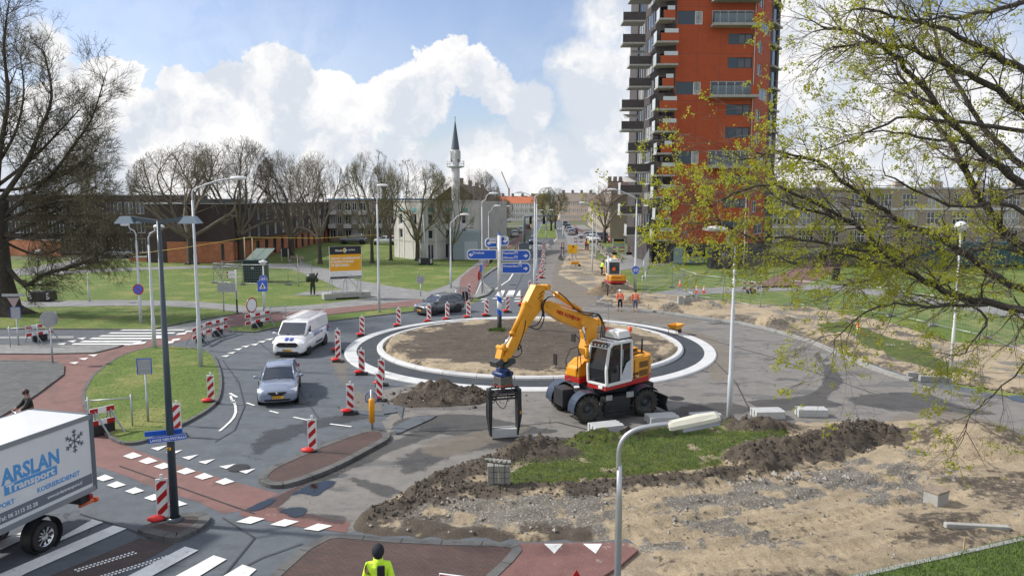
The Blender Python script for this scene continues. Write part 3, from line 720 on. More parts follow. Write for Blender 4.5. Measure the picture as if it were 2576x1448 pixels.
for D_,m_ in[([(640,1100),(720,1070),(860,1042),(930,1046),(860,1066),(760,1088),(690,1122),(640,1140)],DAMP),([(1380,1120),(1500,1092),(1640,1070),(1700,1078),(1560,1100),(1420,1130)],DAMP),([(1640,1040),(1800,1010),(1900,1030),(1800,1050),(1700,1060)],DAMP),([(1000,1150),(1150,1105),(1330,1095),(1300,1120),(1150,1140),(1040,1190)],DAMP),([(2130,1000),(2300,985),(2420,1020),(2500,1040),(2350,1040),(2200,1025)],DAMP),([(1060,1120),(1200,1085),(1330,1075),(1250,1110),(1120,1150)],DUST),([(1700,830),(1800,850),(1850,920),(1800,960),(1760,900)],DUST),([(1400,660),(1440,640),(1480,720),(1500,760),(1440,770),(1390,740)],DUST),([(2230,1062),(2330,1030),(2450,1045),(2575,1090),(2400,1085)],DUST),([(1520,780),(1640,790),(1760,805),(1700,815),(1560,800)],DUST),([(880,985),(960,1000),(980,1030),(900,1030)],DUST),([(830,900),(870,900),(880,960),(920,985),(860,960)],DUST)]:patch('ground_stain',D_,.0105,m_,3,.7)
patch('puddle',[(735,1242),(770,1222),(815,1208),(845,1212),(820,1232),(792,1246),(760,1240)],.015,WATER)
patch('puddle',[(705,1283),(745,1272),(772,1280),(765,1293),(740,1297)],.015,WATER)
patch('puddle',[(622,1284),(655,1262),(690,1254),(672,1272),(650,1284)],.015,WATER)
patch('puddle',[(2535,996),(2640,992),(2640,1022),(2560,1008)],.015,WATER)
patch('puddle',[(2062,888),(2078,893),(2076,903),(2064,898)],.015,WATER,3)
patch('puddle',[(2070,910),(2090,908),(2092,914),(2075,917)],.015,WATER,3)
patch('puddle',[(1403,650),(1412,634),(1410,625),(1415,622),(1421,640),(1416,655)],.015,WATER,3)
# --- painted markings (one sheet 4 mm above the asphalt)
mk=MB()
def quadD(pts,z=.026):
 mk.add([G(x,y,z)for x,y in pts],[tuple(range(len(pts)))])
def dash(a,b,w,z=.026):
 A,B=G(*a,z),G(*b,z);d=(B-A).to_2d().normalized();q=Vector((-d.y,d.x,0))*w/2
 mk.add([A+q,B+q,B-q,A-q],[(0,1,2,3)])
for(xl,xr,y,t)in[(300,462,829.5,2.6),(270,436,837,3),(247,410,844,3.2),(223,382,850.5,3.6),(200,352,858,4),(176,328,865,4.4)][::1]:
 quadD([(xl,y+t/2),(xl+10,y-t/2),(xr+6,y-t/2),(xr,y+t/2)])
for a,b,c,d in[((468,831),(505,829),(500,833),(465,835)),((447,838),(470,835),(466,840),(442,842)),((385,847),(412,844),(408,850),(380,852)),((335,862),(370,858),(362,864),(330,867)),((421,858),(440,857),(434,862),(415,864)),((435,852),(455,850),(450,855),(430,857))]:
 quadD([a,b,c,d])
def shark(cx,y,w,hgt,skew=0):
 quadD([(cx-w/2,y),(cx+w/2,y-hgt*skew),(cx+w*.1,y+hgt)])
for cx,y in[(213,866-4),(190,857+9)]:pass
for cx,y in[(205,850),(181,857),(155,864)]:quadD([(cx-12,y),(cx+12,y-2),(cx+3,y+3.5)])
for cx,y in[(234,892),(210,901),(186,911)]:quadD([(cx-13,y),(cx+13,y-2),(cx+3,y+4)])
for cx,y in[(640,865),(658,858),(677,852),(567,894),(582,886),(598,877),(617,870)]:quadD([(cx-12,y+1),(cx+12,y-2.5),(cx+3,y+3)])
dash((0,847),(185,846),.12);dash((0,849.5),(185,848.5),.12)
for cx,y in[(400,1126),(438,1137),(478,1149),(520,1160),(572,1172),(622,1184)]:
 quadD([(cx-21,y),(cx+21,y-7),(cx-3,y+6)])
for cx,y in[(333,1145),(372,1158),(410,1171),(467,1184),(512,1197),(565,1210),(262,1201),(292,1218),(338,1233),(386,1250),(446,1266)]:
 quadD([(cx-24,y+1),(cx+2,y-9),(cx+25,y+0),(cx-3,y+8)])
for cx,y in[(628,1305),(714,1312),(798,1323)]:
 quadD([(cx-35,y+6),(cx+2,y-8),(cx+38,y-2),(cx+2,y+11)])
for p in[[(135,1360),(232,1305),(260,1312),(130,1368),(90,1380)],[(0,1442),(285,1320),(318,1328),(70,1438),(0,1475)],[(320,1448),(465,1373),(499,1382),(380,1448)],[(440,1448),(537,1395),(570,1405),(500,1448)],[(560,1448),(610,1418),(645,1430),(625,1448)],[(-100,1400),(70,1330),(100,1335),(-80,1420)]]:
 quadD(p)
for p in[[(1368,1366),(1416,1366),(1394,1391)],[(1466,1366),(1514,1366),(1498,1391)]]:quadD(p,.089)
for a,b in[((580,995),(583,1005)),((583,1008),(592,1012))]:dash(a,b,.1)
arc=[(586,1005),(592,1020),(593,1035),(588,1048),(578,1060),(565,1072),(552,1083)]
for i in range(len(arc)-1):dash(arc[i],arc[i+1],.1)
dash((578,988),(596,998),.12);dash((738,1048),(776,1056),.1);dash((830,1065),(884,1072),.1);dash((2315,943+28),(2350,976),.08)
dash((620,1012),(640,1019),.1);dash((678,1032),(700,1038),.1);dash((700,812),(755,808),.1)
for x0 in(1245,1271,1297):
 quadD([(x0+0,744),(x0+9,730),(x0+25,730),(x0+20,744)])
for x0,y0 in[(1237,749),(1264,749),(1293,749),(1250,756),(1292,756),(1208,751),(1210,757)]:quadD([(x0,y0+2),(x0+3,y0),(x0+18,y0),(x0+15,y0+2)])
dash((1246,727),(1280,704),.15);dash((1280,704),(1311,654),.15)
for x0 in(1338,1343,1348,1402,1408,1414,1420):quadD([(x0,575.4),(x0+.5,574),(x0+3,574),(x0+3,575.4)])
dash((1345,612),(1358,617),.15);dash((1380,617),(1402,599),.15)
tag(mk.build('road_markings',MARK,recalc=False),kind='structure')
sm=MB();mk=sm
for pts in([(300,1170),(420,1212),(560,1262),(640,1290)],[(560,905),(600,960),(615,1020),(590,1080),(540,1110)],[(640,850),(700,900),(760,990),(800,1050)],[(200,1290),(330,1330),(380,1352)],[(560,1300),(640,1350),(560,1448)],[(1290,740),(1310,700),(1330,650),(1340,615)],[(980,1085),(1200,1080),(1400,1060),(1520,1090)],[(1750,860),(1850,960),(1900,1060)],[(1500,790),(1700,830),(1950,900),(2200,990)],[(0,840),(120,839),(260,838)],[(560,1450),(660,1400),(760,1365)]):
 for i in range(len(pts)-1):dash(pts[i],pts[i+1],.045,.0255)
tag(sm.build('asphalt_seam',mat('bitumen_seam',(.045,.047,.05),.6,var=.3,vscale=3),recalc=False),kind='structure')
md_=MB()
for px,py in((600,1175),(760,1010),(985,880),(1700,1000),(1290,716)):
 g=G(px,py,.0265);md_.lathe([(0,0),(.3,0),(.34,-.004)],c=g,n=20)
tag(md_.build('manhole_cover',mat('cast_iron',(.05,.05,.052),.5,.5,var=.3,vscale=15,bump=.8,bscale=25)),kind='structure')
st=MB()
for r,(sx,sy,n)in enumerate([(190,1432,16),(197,1435,16),(300,1414,0),(255,1448,18),(262,1451,18)]):
 for k in range(n):
  g=G(sx+k*9.6-0,sy-k*2.35*1.0-k*.6,.01);st.cyl(g,g+Vector((0,0,.012)),.03,8)
tag(st.build('tactile_paving',WREFL),kind='structure')
def heap(name,cx,cy,rx,ry,h,mats,label,cat,seed,grp=None,n=46):
 m=MB();rings=[]
 c=G(cx,cy)
 for i in range(n//2+1):
  t=i/(n//2);ring_=[]
  for k in range(n):
   a=2*math.pi*k/n
   nz=float(fbm(np.array([math.cos(a)*2.2+seed]),np.array([math.sin(a)*2.2+t*3]),4,seed)[0])
   nf=float(fbm(np.array([math.cos(a)*t*rx*3+9]),np.array([math.sin(a)*t*ry*3+seed]),4,seed+3,.6)[0])
   r=t*(.75+.5*nz);z=h*(1-t)**1.15*(.6+.75*nf)+.1*(nf-.5)*(1-t**4)
   ring_.append((rx*r*math.cos(a),ry*r*math.sin(a),max(z,-.02)if t<1 else-.03))
  rings.append(ring_)
 m.loft(rings,cap=False)
 o=m.build(name,mats);o.location=(c.x,c.y,0);return tag(o,label,cat,grp)
SOIL=surf('dark_soil',(.08,.064,.048),(.12,.098,.074),.52,.08,2.,.35,14,bump=1.,bd=.08)
SAND2=surf('brown_sand',(.17,.125,.08),(.22,.17,.12),.52,.1,2.,.25,14,bump=1.,bd=.05)
RUB=mat('rubble_stone',(.30,.28,.25),.9,var=.25,vscale=5)
heap('soil_heap',1100,1006,2.3,1.15,1.0,SOIL,'dark heap of dug-up soil beside the roundabout, left of the grab','soil heap',5)
heap('soil_heap',1188,1000,1.1,.6,.55,SOIL,'low ridge of soil and broken tarmac next to the kerbstone grab','soil heap',8)
heap('sand_heap',1518,738,1.9,1.5,1.0,SAND2,'cone of brown sand behind the mini excavator blade','sand heap',13)
heap('sand_heap',1590,765,1.3,.9,.7,SAND2,'small sand pile between the two orange workers and the kerb','sand heap',17)
sb_=MB();rs=random.Random(3)
def stone(c,r):
 vs=[Vector((rs.uniform(.6,1.1)*x,rs.uniform(.6,1.1)*y,rs.uniform(.5,.9)*z))*r for x,y,z in((1,0,0),(0,1,0),(-1,0,0),(0,-1,0),(0,0,1),(0,0,-.4))]
 sb_.add([q+c for q in vs],[(0,1,4),(1,2,4),(2,3,4),(3,0,4),(1,0,5),(2,1,5),(3,2,5),(0,3,5)])
gp=[tuple(q)for q in grav]
for i in range(5200):
 x,y=rs.uniform(-6,22),rs.uniform(15,27)
 w=float(sdist(np.array([x]),np.array([y]),gp)[0])if i%1==0 else 0
 if w<-.6 and rs.random()>.12:continue
 if float(sdist(np.array([x]),np.array([y]),site)[0])<.2 or float(sdist(np.array([x]),np.array([y]),turf)[0])>0:continue
 stone(Vector((x,y,.09+rs.uniform(-.01,.04))),rs.choice((.015,.02,.03,.04,.06))*rs.uniform(.7,1.5))
for(cx,cy,sx,sy,n,z,rr)in[(1110,1012,1.9,.6,90,.12,.07),(2000,1215,1.6,.3,26,.15,.13),(1900,1220,1.2,.3,14,.15,.12),(1520,690,3,6,0,.1,.1),(1760,778,5,.7,40,.35,.12),(2180,880,5,1.5,40,.3,.1),(1200,1270,2.4,.3,40,.14,.06)]:
 g=G(cx,cy)
 for k in range(n):stone(Vector((g.x+rs.gauss(0,sx*.5),g.y+rs.gauss(0,sy*.5),z+rs.uniform(-.05,.1))),rr*rs.uniform(.3,1.2))
tag(sb_.build('gravel',RUB,recalc=False),'loose stones and rubble scattered over the dug-up ground','gravel',kind='stuff')
sb_=MB()
for ln_,n_,w_,z_ in((soilA,900,.45,.22),(soilB,800,.35,.12),(ridge,1000,.6,.0)):
 for k in range(n_):
  i=rs.randrange(len(ln_)-1);f=rs.random();x=ln_[i][0]+(ln_[i+1][0]-ln_[i][0])*f+rs.gauss(0,w_);y=ln_[i][1]+(ln_[i+1][1]-ln_[i][1])*f+rs.gauss(0,w_)
  XX,YY=np.array([x]),np.array([y]);SS=sdist(XX,YY,site)
  if SS[0]<.1:continue
  zz=float(site_h(XX,YY,SS)[0])*min(1,float(SS[0])/.35)+.02;stone(Vector((x,y,zz)),rs.choice((.03,.04,.055,.08))*rs.uniform(.6,1.3))
for k in range(900):
 x,y=rs.uniform(2,20),rs.uniform(13,24);XX,YY=np.array([x]),np.array([y]);SS=sdist(XX,YY,site)
 if SS[0]<.3 or sdist(XX,YY,[tuple(q)for q in turf])[0]>-.2:continue
 stone(Vector((x,y,float(site_h(XX,YY,SS)[0])+.015)),rs.choice((.015,.02,.035))*rs.uniform(.6,1.4))
for cx,cy,sx,sy,zz in((1100,1006,1.3,.6,.25),(1190,1004,.7,.3,.15)):
 g=G(cx,cy)
 for k in range(160):x,y=rs.gauss(0,sx),rs.gauss(0,sy);stone(Vector((g.x+x,g.y+y,max(.02,zz*2.4*(1-(x/sx/2)**2-(y/sy/2)**2)))),rs.choice((.04,.06,.1))*rs.uniform(.6,1.3))
tag(sb_.build('soil_clods',SOIL,recalc=False),'clods of dark soil lying on and around the spoil ridges','soil clods',kind='stuff')
dm=MB()
for k in range(1500):
 px,py=rs.uniform(0,1250),rs.uniform(665,830);g=G(px,py)
 if py>745 or(px>700 and py>700)or rs.random()<.4:continue
 q=.03;dm.add([g+Vector((-q,0,.09)),g+Vector((q,0,.09)),g+Vector((q,0,.09+q*2)),g+Vector((-q,0,.09+q*2))],[(0,1,2,3)])
tag(dm.build('daisies',WREFL,recalc=False),'tiny white daisies dotted over the left lawns','daisies',kind='stuff')
gb=MB()
def blades(poly,n,h,zb,seed):
 r=random.Random(seed);xs=[p[0]for p in poly];ys=[p[1]for p in poly]
 XY=np.array([(r.uniform(min(xs),max(xs)),r.uniform(min(ys),max(ys)))for _ in range(n)])
 s=sdist(XY[:,0],XY[:,1],poly)
 for(x,y),q in zip(XY,s):
  if q<.05:continue
  a=r.uniform(0,6.28);w=.012;hh=h*r.uniform(.4,1.3);dx,dy=math.cos(a)*w,math.sin(a)*w
  gb.add([(x-dx,y-dy,zb),(x+dx,y+dy,zb),(x+r.uniform(-.5,.5)*hh,y+r.uniform(-.5,.5)*hh,zb+hh)],[(0,1,2)])
BLADE=mat('grass_blade',(.085,.15,.02),.8,var=.5,vscale=2.5)
blades([tuple(q)for q in turf],20000,.05,.2,1)
gi=gx([(300,1105),(262,1083),(232,1050),(212,1010),(220,972),(250,930),(312,892),(395,872),(470,876),(525,888),(550,930),(550,985),(530,1018),(470,1056),(400,1088),(350,1105)])
blades(gi,9000,.03,.085,2)
vg=gx([(2700,1315),(2575,1350),(2400,1392),(2250,1425),(2080,1465),(2150,1560),(2700,1560)])
blades(vg,12000,.1,.045,4)
g0=G(1250,845)
for k in range(900):
 a=rs.uniform(0,6.28);r=.5*math.sqrt(rs.random());x,y=g0.x+r*math.cos(a),g0.y+r*math.sin(a)*.9;hh=rs.uniform(.12,.4)
 gb.add([(x-.015,y,.2),(x+.015,y,.2),(x+rs.uniform(-.5,.5)*hh,y+rs.uniform(-.5,.5)*hh,.2+hh)],[(0,1,2)])
tag(gb.build('grass',BLADE,recalc=False),'short grass blades growing on the near turf','grass',kind='stuff')
# ================================================================ BUILDINGS
def facade_frame(a,b):
 """local frame of a wall: x along the wall from a to b, y up, z outward (towards the viewer side)"""
 d=(Vector((b[0]-a[0],b[1]-a[1],0)));return d.length,frame((a[0],a[1],0),d)
def boxM(mb,M,x0,x1,y0,y1,z0,z1):
 c=[M@Vector((x,y,z))for x in(x0,x1)for y in(y0,y1)for z in(z0,z1)]
 mb.add(c,[(0,1,3,2),(4,6,7,5),(0,4,5,1),(2,3,7,6),(0,2,6,4),(1,5,7,3)])
def wallgrid(mb,M,L,H,holes,depth=.18,base=0.):
 """wall sheet with real openings and reveals. holes = [(x0,x1,y0,y1)]"""
 xs=sorted({0,L,*[h[0]for h in holes],*[h[1]for h in holes]});ys=sorted({base,H,*[h[2]for h in holes],*[h[3]for h in holes]})
 def inh(x,y):return any(h[0]<x<h[1]and h[2]<y<h[3]for h in holes)
 for i in range(len(xs)-1):
  run=None
  for j in range(len(ys)-1):
   if not inh((xs[i]+xs[i+1])/2,(ys[j]+ys[j+1])/2):
    mb.add([M@Vector(q)for q in((xs[i],ys[j],0),(xs[i+1],ys[j],0),(xs[i+1],ys[j+1],0),(xs[i],ys[j+1],0))],[(0,1,2,3)])
 for x0,x1,y0,y1 in holes:
  P=[M@Vector(q)for q in((x0,y0,0),(x1,y0,0),(x1,y1,0),(x0,y1,0),(x0,y0,-depth),(x1,y0,-depth),(x1,y1,-depth),(x0,y1,-depth))]
  mb.add(P,[(0,4,5,1),(1,5,6,2),(2,6,7,3),(3,7,4,0)])
def window(M,x0,x1,y0,y1,parent,glass,frm,cols=2,rows=1,dz=-.15,t=.07,transom=None):
 w=MB();boxM(w,M,x0,x1,y0,y1,dz-.03,dz)
 g=w.build('window',glass,parent,recalc=False)
 f=MB()
 boxM(f,M,x0,x0+t,y0,y1,dz+.002,dz+.06);boxM(f,M,x1-t,x1,y0,y1,dz+.002,dz+.06)
 boxM(f,M,x0+t,x1-t,y0,y0+t,dz+.002,dz+.06);boxM(f,M,x0+t,x1-t,y1-t,y1,dz+.002,dz+.06)
 for k in range(1,cols):x=x0+(x1-x0)*k/cols;boxM(f,M,x-t/2,x+t/2,y0+t,y1-t,dz+.002,dz+.055)
 for k in range(1,rows):y=y0+(y1-y0)*k/rows;boxM(f,M,x0+t,x1-t,y-t/2,y+t/2,dz+.002,dz+.05)
 f.build('window_frame',frm,g,recalc=False)
 return g
WFR=mat('white_window_frame',(.68,.68,.66),.5)
DFR=mat('dark_window_frame',(.04,.045,.05),.5)
WG=mat('window_glass',(.03,.045,.065),.06,spec=.8,var=.5,vscale=.6)
WG2=mat('curtained_glass',(.30,.31,.31),.15,spec=.8,var=.5,vscale=.5)
BLUEGL=mat('blue_panel',(.035,.06,.09),.35)
def rooftop(mb,P,z,h=.35):
 pass
def block(name,a,b,depth,H,wallm,label,cat='building',roofm=None,parapet=.3,base=0.,group=None):
 """thing with back/side walls and flat roof; the front wall is added by the caller"""
 L,M=facade_frame(a,b);t=thing(name,(0,0,0),label,cat,group=group)
 m=MB();P=[Vector((0,0)),Vector((L,0)),Vector((L,-depth)),Vector((0,-depth))]
 for i in(1,2,3):
  p,q=P[i],P[(i+1)%4]
  m.add([M@Vector((p.x,base,p.y)),M@Vector((q.x,base,q.y)),M@Vector((q.x,H,q.y)),M@Vector((p.x,H,p.y))],[(0,1,2,3)])
 m.build('side_wall',wallm,t,recalc=False)
 r=MB();boxM(r,M,-.12,L+.12,H,H+parapet,-depth-.1,.12);r.build('roof',roofm or mat('roof_edge',(.5,.5,.5),.6),t)
 return t,L,M
DBRICK=brickmat('dark_purple_brick',(.085,.055,.05),(.062,.044,.044),(.05,.045,.045),1.,.22,.08,.008,axis='XZ')
OBRICK=brickmat('orange_brick',(.55,.20,.09),(.42,.14,.07),(.32,.2,.14),1.,.42,.1,.01,axis='XZ',bump=.5)
# --- dark brick terrace behind the left park
def terrace():
 pts=[G(-60,655),G(330,655),G(560,655),G(600,648),G(690,632),G(780,612),G(832,603)]
 H1=2.75;H=7.8
 segs=[((-98,98),(G(262,636).x,G(262,636).y+0),'far'),((G(425,660).x,G(425,660).y),(G(588,660).x,G(588,660).y),'front'),((G(588,660).x,G(588,660).y),(G(832,606).x,G(832,606).y+6),'curve')]
 a,b=segs[1][0],segs[1][1]
 t,L,M=block('brick_apartment_block',a,b,12,H,DBRICK,'near end of the dark brick block with one tall white window over orange brick',roofm=mat('pale_coping',(.55,.57,.6),.5),parapet=.12,base=H1)
 wall=MB();k=L/163.
 holes=[((563-425-2)*k,(563-425+21)*k,4.1-.3,6.5-.1)]
 wallgrid(wall,M,L,H,holes,base=H1);wall.build('wall',DBRICK,t,recalc=False)
 for h in holes:window(M,*h,t,WG,WFR,cols=3,rows=1)
 pl=MB();o=M@Vector((0,0,.35));M2=M.copy();M2.translation=o
 h2=[((560-425)*k,(568-425)*k,.35,H1-.25)]
 wallgrid(pl,M2,L+.2,H1,h2);boxM(pl,M,0,L+.2,H1-.01,H1+.05,.0,.36);boxM(pl,M,L+.15,L+.2,0,H1,-6,.35);pl.build('plinth',OBRICK,t,recalc=False)
 window(M2,*h2[0],t,WG,DFR,cols=1)
 for x in(.15,.34,.5,.7,.85):ch=MB();boxM(ch,M,L*x,L*x+1.3,H+.12,H+.7,-5,-4);ch.build('roof_unit',mat('roof_unit_grey',(.3,.3,.3),.7),t)
 a,b=segs[2][0],segs[2][1]
 t,L,M=block('brick_apartment_block',(a[0]+.3,a[1]),b,12,H,DBRICK,'receding wing of the dark brick block with rows of narrow windows',roofm=mat('pale_coping',(.55,.57,.6),.5),parapet=.12)
 n=15;hu=[];ho=[]
 for i in range(n):
  x=L*(i+.35)/n
  for y0,y1 in((H1+.35,H1+2.1),(H1+2.75,H1+4.4)):hu.append((x,x+1.15,y0,y1))
  ho.append((x-.2,x+1.3,.05,2.4))
 up=MB();wallgrid(up,M,L,H,hu,base=H1);up.build('wall',DBRICK,t,recalc=False)
 lo=MB();M2=M.copy();M2.translation=M@Vector((0,0,-.25));wallgrid(lo,M2,L,H1+.02,ho);lo.build('plinth',OBRICK,t,recalc=False)
 for h in hu:window(M,*h,t,WG2 if(h[0]*7)%3>1 else WG,WFR,cols=2,t=.08)
 for h in ho:window(M2,*h,t,WG,DFR,cols=2,t=.08)
 for x in(.1,.3,.45,.62,.8):ch=MB();boxM(ch,M,L*x,L*x+1.5,H+.12,H+.7,-5,-4);ch.build('roof_unit',mat('roof_unit_grey',(.3,.3,.3),.7),t)
 a,b=G(-160,640),G(450,640)
 t,L,M=block('brick_apartment_block',(a.x,a.y),(b.x,b.y),12,H+1.2,DBRICK,'set-back dark brick wing behind the large bare tree on the left',parapet=.15,roofm=mat('pale_coping',(.55,.57,.6),.5))
 hu=[]
 for i in range(22):
  x=L*(i+.3)/22
  for y0,y1 in((.3,2.5),(3.3,5.1),(6.2,8.0)):hu.append((x,x+1.3,y0,y1))
 up=MB();wallgrid(up,M,L,H+1.2,hu);up.build('wall',DBRICK,t,recalc=False)
 for h in hu:window(M,*h,t,WG,WFR,cols=2,t=.09)
 for(p,q,hh,lab)in[(G(-30,640),G(152,646),2.4,'orange brick garden wall seen behind the big bare tree'),(G(325,657),G(424,658),.55,'low orange brick wall in front of the parked small white car')]:
  w=MB();L2,M3=facade_frame(p,q);boxM(w,M3,0,L2,0,hh,-.3,0)
  c=w.build('brick_wall',OBRICK);tag(c,lab,'wall')
  cp_=MB();boxM(cp_,M3,-.03,L2+.03,hh+.002,hh+.09,-.34,.04);cp_.build('coping',mat('pale_coping',(.55,.57,.6),.5),c)
terrace()
# --- gallery flats behind the billboard
def balcony_flats(name,a,b,H,floors,bays,label,wallm,bandm,roofm,group=None,strip_roof=None,depth=10,cream=False,base=0):
 t,L,M=block(name,a,b,depth,H,wallm,label,roofm=roofm,parapet=.25,group=group)
 fh=(H-.2-base)/floors;holes=[];bl=[]
 bw=L/bays
 for i in range(bays):
  for f in range(floors):
   y=base+f*fh
   holes.append((i*bw+.08*bw,i*bw+.46*bw,y+.75,y+fh-.35));holes.append((i*bw+.56*bw,i*bw+.86*bw,y+.75,y+fh-.35))
   if f:bl.append((i,y))
 w=MB();wallgrid(w,M,L,H,holes,depth=.2);w.build('wall',wallm,t,recalc=False)
 for k,h in enumerate(holes):window(M,*h,t,WG if(k*7)%5<3 else WG2,WFR,cols=2,t=.09)
 for i,y in bl:
  q=MB();boxM(q,M,i*bw+.05*bw,i*bw+.52*bw,y-.05,y+.75,.02,1.2);q.build('balcony',bandm,t)
 return t,L,M
CREAM=mat('pale_render',(.52,.50,.46),.8,var=.1,vscale=.4)
GREYB=mat('grey_brown_brick',(.26,.22,.18),.9,var=.15,vscale=.6)
SKYB=mat('sky_blue_fascia',(.10,.32,.62),.5)
g1,g2=G(828,607),G(1172,607)
balcony_flats('gallery_flats',(g1.x,g1.y),(g2.x,g2.y),8.3,3,9,'three-storey gallery flats with white balconies and bright blue roof edge behind the billboard',GREYB,mat('balcony_white',(.58,.58,.57),.6),SKYB)
# --- mosque: pale cube with tall slots, and its minaret
def mosque():
 a,b=G(992,646),G(1062,655);c=G(1205,645)
 wallm=mat('pale_grey_render',(.56,.55,.51),.85,var=.08,vscale=.3,dirt=(.42,.41,.38),dscale=.35,dthr=.5)
 H=8.1
 t=thing('mosque',(0,0,0),'pale grey square mosque building with tall window slots behind the park trees','building')
 for p,q,xs in((a,b,(.25,.75)),(b,c,(.14,.44,.72))):
  L,M=facade_frame(p,q);holes=[]
  for x in xs:
   holes+=[(x*L-.35,x*L+.55,2.9,4.2),(x*L-.35,x*L+.55,4.9,6.4)]+([(x*L-.45,x*L+.7,.05,2.2)]if p is b else[])
  w=MB();wallgrid(w,M,L,H,holes);w.build('wall',wallm,t,recalc=False)
  for h in holes:window(M,*h,t,WG,WFR,cols=2 if h[2]<1 else 1,t=.1)
  pb=MB()
  for x in xs:boxM(pb,M,x*L-.5,x*L+.8,6.7,7.2,.01,.06)
  pb.build('panel',mat('turquoise_panel',(.16,.42,.40),.5),t)
  for x in xs:q_=MB();boxM(q_,M,x*L-.75,x*L-.5,0.1,7.2,.01,.05);boxM(q_,M,x*L+.8,x*L+1.05,.1,7.2,.01,.05);boxM(q_,M,x*L-.5,x*L+.8,4.3,4.8,.01,.05);q_.build('white_strip',WFR,t)
  q_=MB();boxM(q_,M,0,L,2.45,2.55,.003,.03);q_.build('wall_joint',CONC,t)
  cp_=MB();boxM(cp_,M,-.1,L+.1,H,H+.2,-.4,.1);cp_.build('coping',mat('roof_edge',(.5,.5,.5),.6),t)
 d=G(1205,645)+Vector((4,16,0));r=MB()
 r.add([(a.x,a.y,H),(b.x,b.y,H),(c.x,c.y,H),(c.x+4,c.y+14,H),(a.x+4,a.y+18,H)],[(0,1,2,3,4)]);r.build('roof',CONC,t)
 s=MB();s.add([(c.x,c.y,0),(c.x+4,c.y+14,0),(c.x+4,c.y+14,H),(c.x,c.y,H)],[(0,1,2,3)]);s.build('side_wall',wallm,t)
 an=thing('annex',(0,0,0),'low blue-grey clad annex with double doors right of the mosque','building')
 p,q=G(1135,653),G(1208,653);L,M=facade_frame(p,q);m=MB();boxM(m,M,0,L,0,3.9,-6,0);m.build('wall',mat('blue_grey_cladding',(.28,.34,.37),.6,var=.1),an)
 m=MB();boxM(m,M,L*.45,L*.45+1.9,0,2.6,.01,.08);m.build('door',mat('pale_blue_door',(.42,.48,.5),.5),an)
 Y=126.;base=T(1147,600,Y);x0=base.x
 def z(py):return T(1147,py,Y).z
 u=Y/FPX
 mt=thing('minaret',(x0,Y,0),'slender white minaret with grey cone roof and antenna gallery above the park trees','minaret')
 m=MB();m.lathe([(11*u,0),(10.5*u,z(430)),(9.6*u,z(422))],n=28);m.build('shaft',mat('minaret_white',(.62,.63,.62),.6,var=.05),mt)
 m=MB();m.lathe([(9.6*u,z(421)),(9.6*u,z(376)),(0,z(376))],n=28);m.build('upper_shaft',mat('minaret_white',(.62,.63,.62),.6),mt)
 m=MB();m.lathe([(10.6*u,z(376)+.01),(10.2*u,z(374)),(5*u,z(335)),(1.1*u,z(306)),(.5*u,z(303))],n=24);m.build('cone_roof',mat('lead_grey',(.085,.11,.135),.5),mt)
 m=MB();m.tube([(0,0,z(306)),(0,0,z(294))],.5*u,6);m.ball((0,0,z(301)),1.2*u,8);m.ball((0,0,z(298)),.9*u,8)
 m.tube([(1.6*u*math.sin(a),0,z(294.5)-1.4*u*math.cos(a))for a in[R(q)for q in range(-120,121,20)]],.4*u,5);m.build('finial',mat('lead_grey',(.085,.11,.135),.5),mt)
 m=MB();m.lathe([(9.7*u,z(424)),(22*u,z(420)),(22*u,z(418.5)),(9.7*u,z(418.5))],n=28)
 m.build('gallery',mat('gallery_green_grey',(.35,.42,.4),.6),mt)
 m=MB()
 for hh in(406,412):m.tube([(21.6*u*math.cos(a),21.6*u*math.sin(a),z(hh))for a in[2*math.pi*k/28 for k in range(29)]],.45*u,5)
 for k in range(14):a=2*math.pi*k/14;m.tube([(21.6*u*math.cos(a),21.6*u*math.sin(a),z(419)),(21.6*u*math.cos(a),21.6*u*math.sin(a),z(406))],.35*u,5)
 m.build('railing',GALV,mt)
 for k in range(8):
  a=R(20+45*k);r=12.2*u;q=MB();q.box((r*math.cos(a),r*math.sin(a),(z(379)+z(402))/2),(1.4*u,3.4*u,z(379)-z(402)),rz=a);q.build('antenna',mat('antenna_grey',(.45,.47,.46),.5),mt)
  if k%2==0:q=MB();q.box((r*math.cos(a+.35),r*math.sin(a+.35),z(405)),(3*u,3*u,6*u),rz=a);q.build('radio_unit',MDK,mt)
mosque()
